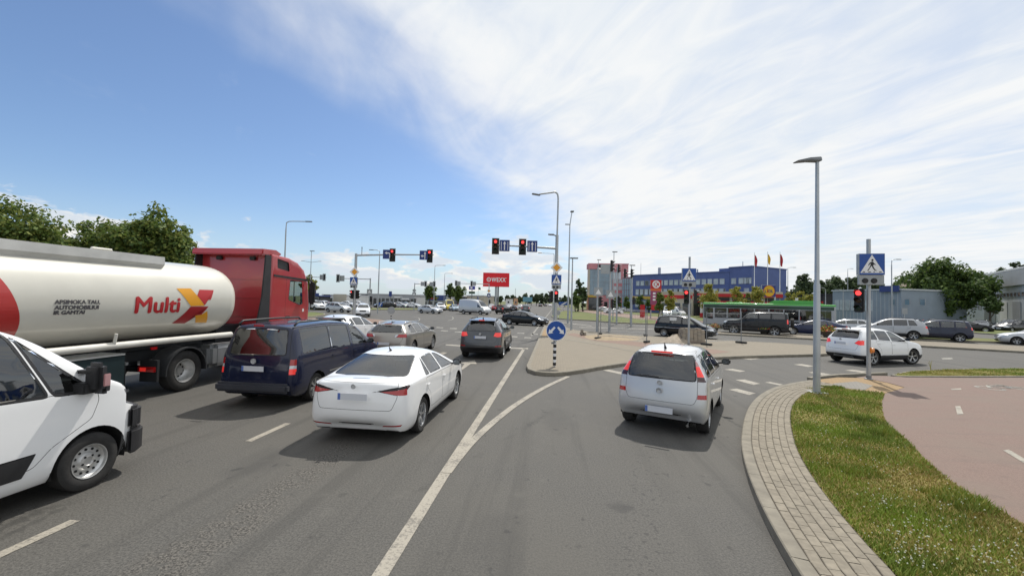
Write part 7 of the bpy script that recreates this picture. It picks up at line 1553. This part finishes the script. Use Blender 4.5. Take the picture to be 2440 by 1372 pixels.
tr = empty('truck_tractor', TO); tr.rotation_euler = (0, 0, math.atan2(LD.y, LD.x)); tag(tr, 'red truck cab with black side fairing pulling the white tank trailer', 'truck')
bm = shell(MB().prism_xz([(2.98, 1.0), (4.98, 1.0), (5.14, 1.2), (5.18, 2.1), (5.06, 2.95), (4.80, 3.38), (4.40, 3.62), (3.9, 3.74), (3.2, 3.78), (2.98, 3.78)], -1.24, 1.24), .09)
def pcut(view, poly, nm, m, sg=1, lim=.3, sink=.004, rr=.05, ring=.014, zmin=-9):
    fs = cut(bm, view, round_poly(poly, rr, 3), sg, lim, zmin)
    if not fs: return None
    rg = [f for f in gap_ring(bm, fs, ring) if f.is_valid] if ring else []
    o = extract(bm, fs, nm, m, tr, sink)
    if rg: extract(bm, rg, 'seal', 'black_plastic', o)
    return o
for sg in (1, -1):
    pcut('side', [(3.92, 2.30), (4.56, 2.12), (4.74, 2.16), (4.66, 2.96), (3.98, 2.98)], 'side_window', 'car_glass_clear', sg)
    pcut('side', [(3.10, 3.06), (4.98, 2.99), (4.98, 3.06), (3.10, 3.13)], 'side_moulding', 'black_plastic', sg, rr=.01, ring=0, sink=-.012)
    pcut('side', [(3.28, 3.34), (3.92, 3.27), (3.86, 3.58), (3.26, 3.66)], 'air_intake', 'black_plastic', sg, ring=0, sink=.03)
    fs = cut(bm, 'side', round_poly([(3.74, 1.3), (4.98, 1.3), (5.0, 2.1), (4.84, 3.0), (3.78, 3.04)], .06, 3), sg, .3)
    for f in gap_ring(bm, fs, .008):
        if f.is_valid: f.material_index = 1
    d = extract(bm, fs, 'door', M['p_truckred'], tr); MB().box((3.9, sg * 1.25, 1.72), (.22, .04, .05)).build('handle', M['black_plastic'], d, bevel=.01); MB().box((4.78, sg * 1.245, 1.93), (.09, .012, .11)).build('door_badge', M['white_paint'], d)
pcut('front', [(-1.1, 1.95), (1.1, 1.95), (1.02, 2.98), (-1.02, 2.98)], 'windscreen', 'car_glass_clear', 1, .3, rr=.12)
finish(bm, 'cab', M['p_truckred'], tr)
# rear wall ribs, roof spoiler, fairings
sp = MB().prism_xz([(2.55, 3.70), (2.60, 3.90), (3.25, 3.93), (3.55, 3.82), (3.30, 3.72)], -1.22, 1.22).build('roof_spoiler', M['p_truckred'], tr, smooth=R(40), bevel=.035)
for yy in (-.62, .55): MB().box((2.93, yy, 3.62), (.09, .20, .12)).build('work_lamp', M['black_plastic'], tr, bevel=.02)
for zz in (1.75, 2.35, 2.95): MB().box((2.975, 0, zz), (.03, 2.0, .05)).build('rib', M['p_truckred'], tr, bevel=.012)
for sg in (1, -1):
    MB().prism_xz([(2.50, 1.15), (3.0, 1.15), (3.0, 3.72), (2.72, 3.72), (2.62, 2.4), (2.42, 1.5)], sg * 1.18, sg * 1.225).build('side_fairing', M['black_plastic'], tr, bevel=.012)
    MB().box((4.95, sg * 1.47, 2.55), (.16, .22, .82)).build('mirror', M['black_plastic'], tr, smooth=R(40), bevel=.05); MB().path([(4.9, sg * 1.2, 3.05), (4.93, sg * 1.36, 3.06), (4.95, sg * 1.47, 2.95)], .03, 6).build('mirror_arm', M['black_plastic'], tr)
    MB().box((3.12, sg * 1.18, 1.0), (.9, .1, .5)).build('step_panel', M['p_truckred'], tr, bevel=.03)
    for xw, st in ((0, 'truck'), (3.7, 'truck')): add_wheel(tr, xw, sg * (1.05 if xw == 0 else 1.06), .505, .30, st, sg)
    ft = MB().box((1.42, sg * 1.0, .76), (1.45, .46, .60)).build('fuel_tank', M['alu_tank'], tr, smooth=R(40), bevel=.10)
    for xx in (.95, 1.9): MB().box((xx, sg * 1.0, .76), (.05, .475, .615)).build('strap', M['galv_dark'], ft, bevel=.1)
    # mudguard over the drive wheel
    vs = []; fs = []
    for k in range(15):
        a = R(-5 + 190 * k / 14); vs += [(.60 * math.cos(a), sg * 1.25, .505 + .60 * math.sin(a)), (.60 * math.cos(a), sg * .78, .505 + .60 * math.sin(a)), (.565 * math.cos(a), sg * 1.25, .505 + .565 * math.sin(a))]
    for k in range(14): fs += [(3 * k, 3 * k + 1, 3 * k + 4, 3 * k + 3), (3 * k, 3 * k + 3, 3 * k + 5, 3 * k + 2)]
    MB().add(vs, fs).build('mudguard', M['mudguard'], tr, smooth=R(50))
    MB().box((-.78, sg * 1.02, .62), (.06, .44, .50)).build('mud_flap', M['chassis'], tr)
    tl = MB().box((-.83, sg * 1.0, .66), (.06, .42, .12)).build('tail_light', M['red_lens'], tr, bevel=.01); MB().box((-.865, sg * .93, .66), (.02, .14, .08)).build('brake_lamp', M['red_lens_lit'], tl)
    MB().box((1.6, sg * .42, .92), (5.4, .09, .26)).build('frame_rail', M['chassis'], tr)
MB().cyl((0, -.95, .505), (0, .95, .505), .09).build('axle', M['chassis'], tr); MB().cyl((3.7, -.95, .505), (3.7, .95, .505), .07).build('axle', M['chassis'], tr)
MB().lathe([(0, 1.17), (.48, 1.16), (.5, 1.10), (.5, 1.04), (0, 1.04)], 20, 'Z', (.55, 0, 0)).build('coupling_plate', M['galv_dark'], tr)
MB().box((4.4, 0, .85), (1.3, 2.3, .5)).build('cab_base', M['chassis'], tr, bevel=.05); MB().box((5.12, 0, .62), (.18, 2.44, .62)).build('bumper', M['p_truckred'], tr, bevel=.06)
MB().box((2.3, 0, 1.25), (1.2, 1.0, .5)).build('gearbox_cover', M['chassis'], tr)
# --- trailer
tl = empty('tank_trailer', TO); tl.rotation_euler = tr.rotation_euler; tag(tl, 'cream white tank trailer with red and yellow logo behind the red cab', 'trailer')
TA, TB, TZ, TE = 1.245, .985, 2.265, 2.35
XF, XR = truck_local(549, 720, .75)[0] + .02, -9.6
def tank_y(z):
    q = min(1, abs((z - TZ) / TB)); return TA * max(0.0, 1 - q ** TE) ** (1 / TE)
def tank_scale(x):
    d = min(XF - x, x - XR)
    if d >= .62: return 1.0
    t = max(0, d) / .62; return (1 - (1 - t) ** 2.3) ** (1 / 2.3)
xs = [XR + .62 * (1 - math.cos(k / 10 * math.pi / 2)) for k in range(10)] + [XR + .62 + (XF - XR - 1.24) * k / 20 for k in range(21)] + [XF - .62 * (1 - math.cos(k / 10 * math.pi / 2)) for k in range(9, -1, -1)]
N = 56; vs = []; fs = []
for x in xs:
    s_ = max(.001, tank_scale(x))
    for k in range(N):
        a = 2 * math.pi * k / N; ca, sa = math.cos(a), math.sin(a)
        vs.append((x, math.copysign(abs(ca) ** (2 / TE), ca) * TA * s_, TZ + math.copysign(abs(sa) ** (2 / TE), sa) * TB * s_))
for i in range(len(xs) - 1):
    for k in range(N): fs.append((i * N + k, i * N + (k + 1) % N, (i + 1) * N + (k + 1) % N, (i + 1) * N + k))
MB().add(vs, fs).build('tank', M['tank_white'], tl, smooth=True)
def on_tank(x, z, lift=.005): return (x, -(tank_y(z) * tank_scale(x) + lift), z)
def tank_print(polys, name, m, step=.05, lifts=None):
    """flat print laid on the curved flank: polygons in (x, z)"""
    bm = bmesh.new()
    for poly in polys:
        bm.faces.new([bm.verts.new((q[0], q[2] if len(q) > 2 else 0, q[1])) for q in poly])
    bmesh.ops.triangulate(bm, faces=bm.faces)
    z0, z1 = min(v.co.z for v in bm.verts), max(v.co.z for v in bm.verts); z = z0 + step
    while z < z1:
        bmesh.ops.bisect_plane(bm, geom=list(bm.verts) + list(bm.edges) + list(bm.faces), dist=1e-5, plane_co=(0, 0, z), plane_no=(0, 0, 1)); z += step
    for v in bm.verts: v.co = on_tank(v.co.x, v.co.z, v.co.y + .005)
    for f in bm.faces:
        f.normal_update()
        if f.normal.y > 0: f.normal_flip()
    me = bpy.data.meshes.new(name); bm.to_mesh(me); bm.free(); return link(name, me, M[m], tl, True)
def tl_px(pts): return [truck_local(x, y) for x, y in pts]
tank_print([tl_px([(423, 687), (457, 687), (488, 728.5), (455, 729)]), tl_px([(470, 752), (484, 750), (496, 741), (506, 769), (479, 769)])], 'logo_stroke', 'logo_yellow')
tank_print([tl_px([(477, 690), (511, 691), (502, 714), (494, 714), (488, 727), (470, 704)])], 'logo_stroke', 'logo_red')
tank_print([tl_px([(455, 730), (497, 730), (484, 750), (466, 751), (454, 771), (423, 771)])], 'logo_stroke', 'logo_dkred')
def tank_text(txt, x0, zc, width, height, name, m, thick):
    me = text_mesh(txt, 1.0, 0, 'LEFT'); xs_ = [v.co.x for v in me.vertices]; ys_ = [v.co.y for v in me.vertices]
    sx = width / (max(xs_) - min(xs_)); sy = height / (max(ys_) - min(ys_)); polys = []
    for k, (ox, oz) in enumerate(((0, 0), (-thick, 0), (thick, 0), (0, thick * .8), (0, -thick * .8))):
        polys += [[((me.vertices[i].co.x - min(xs_)) * sx + x0 + ox, (me.vertices[i].co.y - min(ys_)) * sy + zc + oz, k * .0012) for i in f.vertices] for f in me.polygons]
    return tank_print(polys, name, m, .07)
x0, z0 = truck_local(323, 746); x1, z1 = truck_local(429, 709)
tank_text('Multi', x0, z0, x1 - x0, abs(z1 - z0), 'lettering', 'logo_red', .017)
for line, ya, yb, xe in (('APSIMOKA TAU,', 725.5, 714.5, 238), ('AUTOMOBILIUI', 737.5, 728, 235), ('IR GAMTAI', 749.5, 740.5, 203)):
    x0, z0 = truck_local(130, yb + 0); xA, zA = truck_local(130, ya); xB, zB = truck_local(xe, yb); tank_text(line, xA, zA, xB - xA, abs(z0 - zA), 'lettering', 'print_grey', .007)
arc = [(1.32, None), (1.6, None)]
rows = []; zz = 1.36
while zz < 3.0:
    t = (zz - 1.3) / 1.7; xe = truck_local(72, 790)[0] - .06 - .62 * max(0, t) ** 2.2; rows.append((xe, zz)); zz += .06
poly_rows = []
for (xa, za), (xb, zb_) in zip(rows, rows[1:]): poly_rows.append([(-9.0, za), (xa, za), (xb, zb_), (-9.0, zb_)])
tank_print(poly_rows, 'red_sweep', 'tank_red', 9)
xr_end = truck_local(384, 630, .86)[0]
for sg in (1, -1):
    yo = .86 * sg
    MB().add([(x, y, z) for x in (-9.0, xr_end) for y, z in ((yo, 2.97), (yo + sg * .10, 3.12), (yo + sg * .09, 3.30), (yo - sg * .02, 3.30), (yo - sg * .06, 2.98))], [(0, 1, 2, 3, 4), (9, 8, 7, 6, 5)] + [(i, (i + 1) % 5, 5 + (i + 1) % 5, 5 + i) for i in range(5)]).build('top_rail', M['tank_rail'], tl)
    MB().path([(-9.2, sg * 1.16, 1.30), (XF - .45, sg * 1.16, 1.30)], .075, 10).build('side_pipe', M['tank_pipe'], tl, smooth=R(40))
    MB().cyl((truck_local(278, 800)[0], sg * 1.19, 1.30), (truck_local(278, 800)[0], sg * 1.235, 1.56), .03, n=8).build('pipe_stub', M['tank_pipe'], tl)
for xx in (-1.4, -4.2, -6.5):
    MB().lathe([(0, .10), (.27, .10), (.30, .04), (.30, 0)], 20, 'Z', (xx, 0, TZ + TB - .01)).build('hatch', M['tank_rail'], tl)
    MB().path([(xx - .25, -.35, TZ + TB), (xx - .2, -.35, TZ + TB + .13), (xx + .2, -.35, TZ + TB + .13), (xx + .25, -.35, TZ + TB - .02)], .025, 6).build('hatch_bar', M['tank_pipe'], tl)
xc0, xc1 = truck_local(120, 890)[0], truck_local(305, 890)[0]
for sg in (1, -1):
    cb = MB().bx(xc0, xc1, sg * .62, sg * 1.17, .38, 1.08).build('cabinet', M['cabinet'], tl, bevel=.02); MB().bx(xc0 - .02, xc1 - .03, sg * .60, sg * 1.19, 1.085, 1.12).build('cabinet_lid', M['tank_rail'], cb)
    lg = MB().bx(xc1 + .10, xc1 + .24, sg * .80, sg * .92, .28, 1.25).build('landing_leg', M['chassis'], tl); MB().bx(xc1 + .05, xc1 + .29, sg * .75, sg * .97, .22, .28).build('foot', M['galv_dark'], lg); MB().box((xc1 + .16, sg * .98, .86), (.06, .10, .06)).build('crank', M['galv'], lg)
    MB().bx(-9.3, 1.2, sg * .42, sg * .52, 1.06, 1.32).build('frame_rail', M['chassis'], tl)
    for xw in (-5.4, -6.7, -8.0): add_wheel(tl, xw, sg * 1.04, .5, .34, 'truck', sg)
    MB().box((.95, sg * 1.05, 1.25), (.05, .08, .03)).build('marker_lamp', M['amber_lens'], tl)
    MB().box((truck_local(372, 822)[0], sg * 1.19, 1.16), (.14, .03, .06)).build('side_marker', M['red_lens'], tl)
for xw in (-5.4, -6.7, -8.0): MB().cyl((xw, -.9, .5), (xw, .9, .5), .08).build('axle', M['chassis'], tl)
MB().bx(-2.3, -1.1, -.55, .55, .55, 1.05).build('pump_box', M['chassis'], tl)

# ---------------------------------------------------------------- green bus on the crossing road
mat('bus_roof', (.09, .42, .07), .4, coat=.3); mat('bus_dkgreen', (.012, .05, .024), .3, coat=.5); mat('bus_interior', (.09, .10, .10), .8)
bA, bB = A(1675, 48.2), A(1992, 40.8); BD = (bA - bB).normalized(); BL = (bA - bB).length; bc = (bA + bB) / 2 + Vector((BD.y, -BD.x, 0)) * 1.27
bus = empty('city_bus', bc); bus.rotation_euler = (0, 0, math.atan2(BD.y, BD.x)); tag(bus, 'green and grey city bus with a raised roof pod behind the queue of cars', 'bus')
hl = BL / 2; bm = shell(MB().bx(-hl, hl, -1.27, 1.27, .34, 2.86), .13); tr_keep = tr; tr = bus
wz0, wz1 = 1.22, 2.26; nwin = 8
for sg in (1, -1):
    for k in range(nwin):
        xa = -hl + .35 + k * (BL - 1.5) / nwin; xb = xa + (BL - 1.5) / nwin - .10
        pcut('side', [(xa, wz0), (xb, wz0), (xb, wz1), (xa, wz1)], 'side_window', 'tinted_glass' if k % 3 else 'car_glass', sg, .5, ring=.02, rr=.08)
    pcut('side', [(hl - 1.08, wz0 - .25), (hl - .12, wz0 - .1), (hl - .12, wz1), (hl - 1.08, wz1)], 'driver_window', 'car_glass', sg, .5, ring=.02, rr=.1)
    pcut('side', [(-hl + .14, wz1 + .03), (hl - .1, wz1 + .03), (hl - .1, wz1 + .36), (-hl + .14, wz1 + .36)], 'upper_band', 'bus_dkgreen', sg, .5, ring=0, rr=.02, sink=-.002)
    pcut('side', [(-hl + .14, wz0 - .06), (hl - 1.2, wz0 - .06), (hl - 1.2, wz0 - .02), (-hl + .14, wz0 - .02)], 'waist_strip', 'black_plastic', sg, .5, ring=0, rr=.01, sink=-.004)
    for xw in (-hl + 3.2, hl - 2.75):
        fs = cut(bm, 'side', [(xw + .56 * math.cos(R(a)), .48 + .56 * math.sin(R(a))) for a in range(-20, 201, 12)], sg, .5); bmesh.ops.delete(bm, geom=fs, context='FACES'); MB().bx(xw - .58, xw + .58, sg * .7, sg * 1.22, .34, 1.06).build('wheel_arch', M['under'], bus); add_wheel(bus, xw, sg * 1.08, .48, .29, 'truck', sg)
pcut('front', [(-1.1, 1.0), (1.1, 1.0), (1.1, 2.3), (-1.1, 2.3)], 'windscreen', 'car_glass_clear', 1, .3, rr=.15); pcut('front', [(-1.0, 2.40), (1.0, 2.40), (1.0, 2.70), (-1.0, 2.70)], 'destination_board', 'sign_black', 1, .3, ring=0)
pcut('rear', [(-.95, 1.5), (.95, 1.5), (.95, 2.2), (-.95, 2.2)], 'rear_window', 'tinted_glass', 1, .3, rr=.1)
bmesh.ops.bisect_plane(bm, geom=list(bm.verts) + list(bm.edges) + list(bm.faces), dist=1e-5, plane_co=(0, 0, 2.66), plane_no=(0, 0, 1))
extract(bm, [f for f in bm.faces if f.calc_center_median().z > 2.66], 'roof', 'bus_roof', bus); finish(bm, 'body', M['p_busgrey'], bus)
xp0 = (A(1826, 44.5) - bc).dot(BD); xp1 = -hl + .8
pod = MB().prism_xz([(xp0, 2.86), (xp0 - .7, 3.22), (xp1 + 1.0, 3.22), (xp1, 2.86)], -1.05, 1.05).build('roof_pod', M['bus_roof'], bus, smooth=R(30), bevel=.06)
MB().prism_xz([(hl - 2.2, 2.85), (hl - 2.4, 2.99), (hl - 3.6, 2.99), (hl - 3.8, 2.85)], -.7, .7).build('roof_unit', M['bus_roof'], bus, bevel=.04)
MB().bx(-hl - .02, -hl + .9, -1.2, 1.2, 2.62, 2.80).build('tail_cap', M['bus_roof'], bus, bevel=.05)
for k in range(7):
    for yy in (-.72, .72): MB().box((-hl + 1.6 + k * 1.35, yy, 1.05), (.12, .82, .66)).box((-hl + 1.85 + k * 1.35, yy, .82), (.45, .82, .12)).build('seat', M['seat'], bus, bevel=.02)
MB().bx(-hl + .2, hl - .2, -1.2, 1.2, .36, .44).build('floor', M['bus_interior'], bus)
tr = tr_keep
bpy.data.scenes.remove(BENCH)
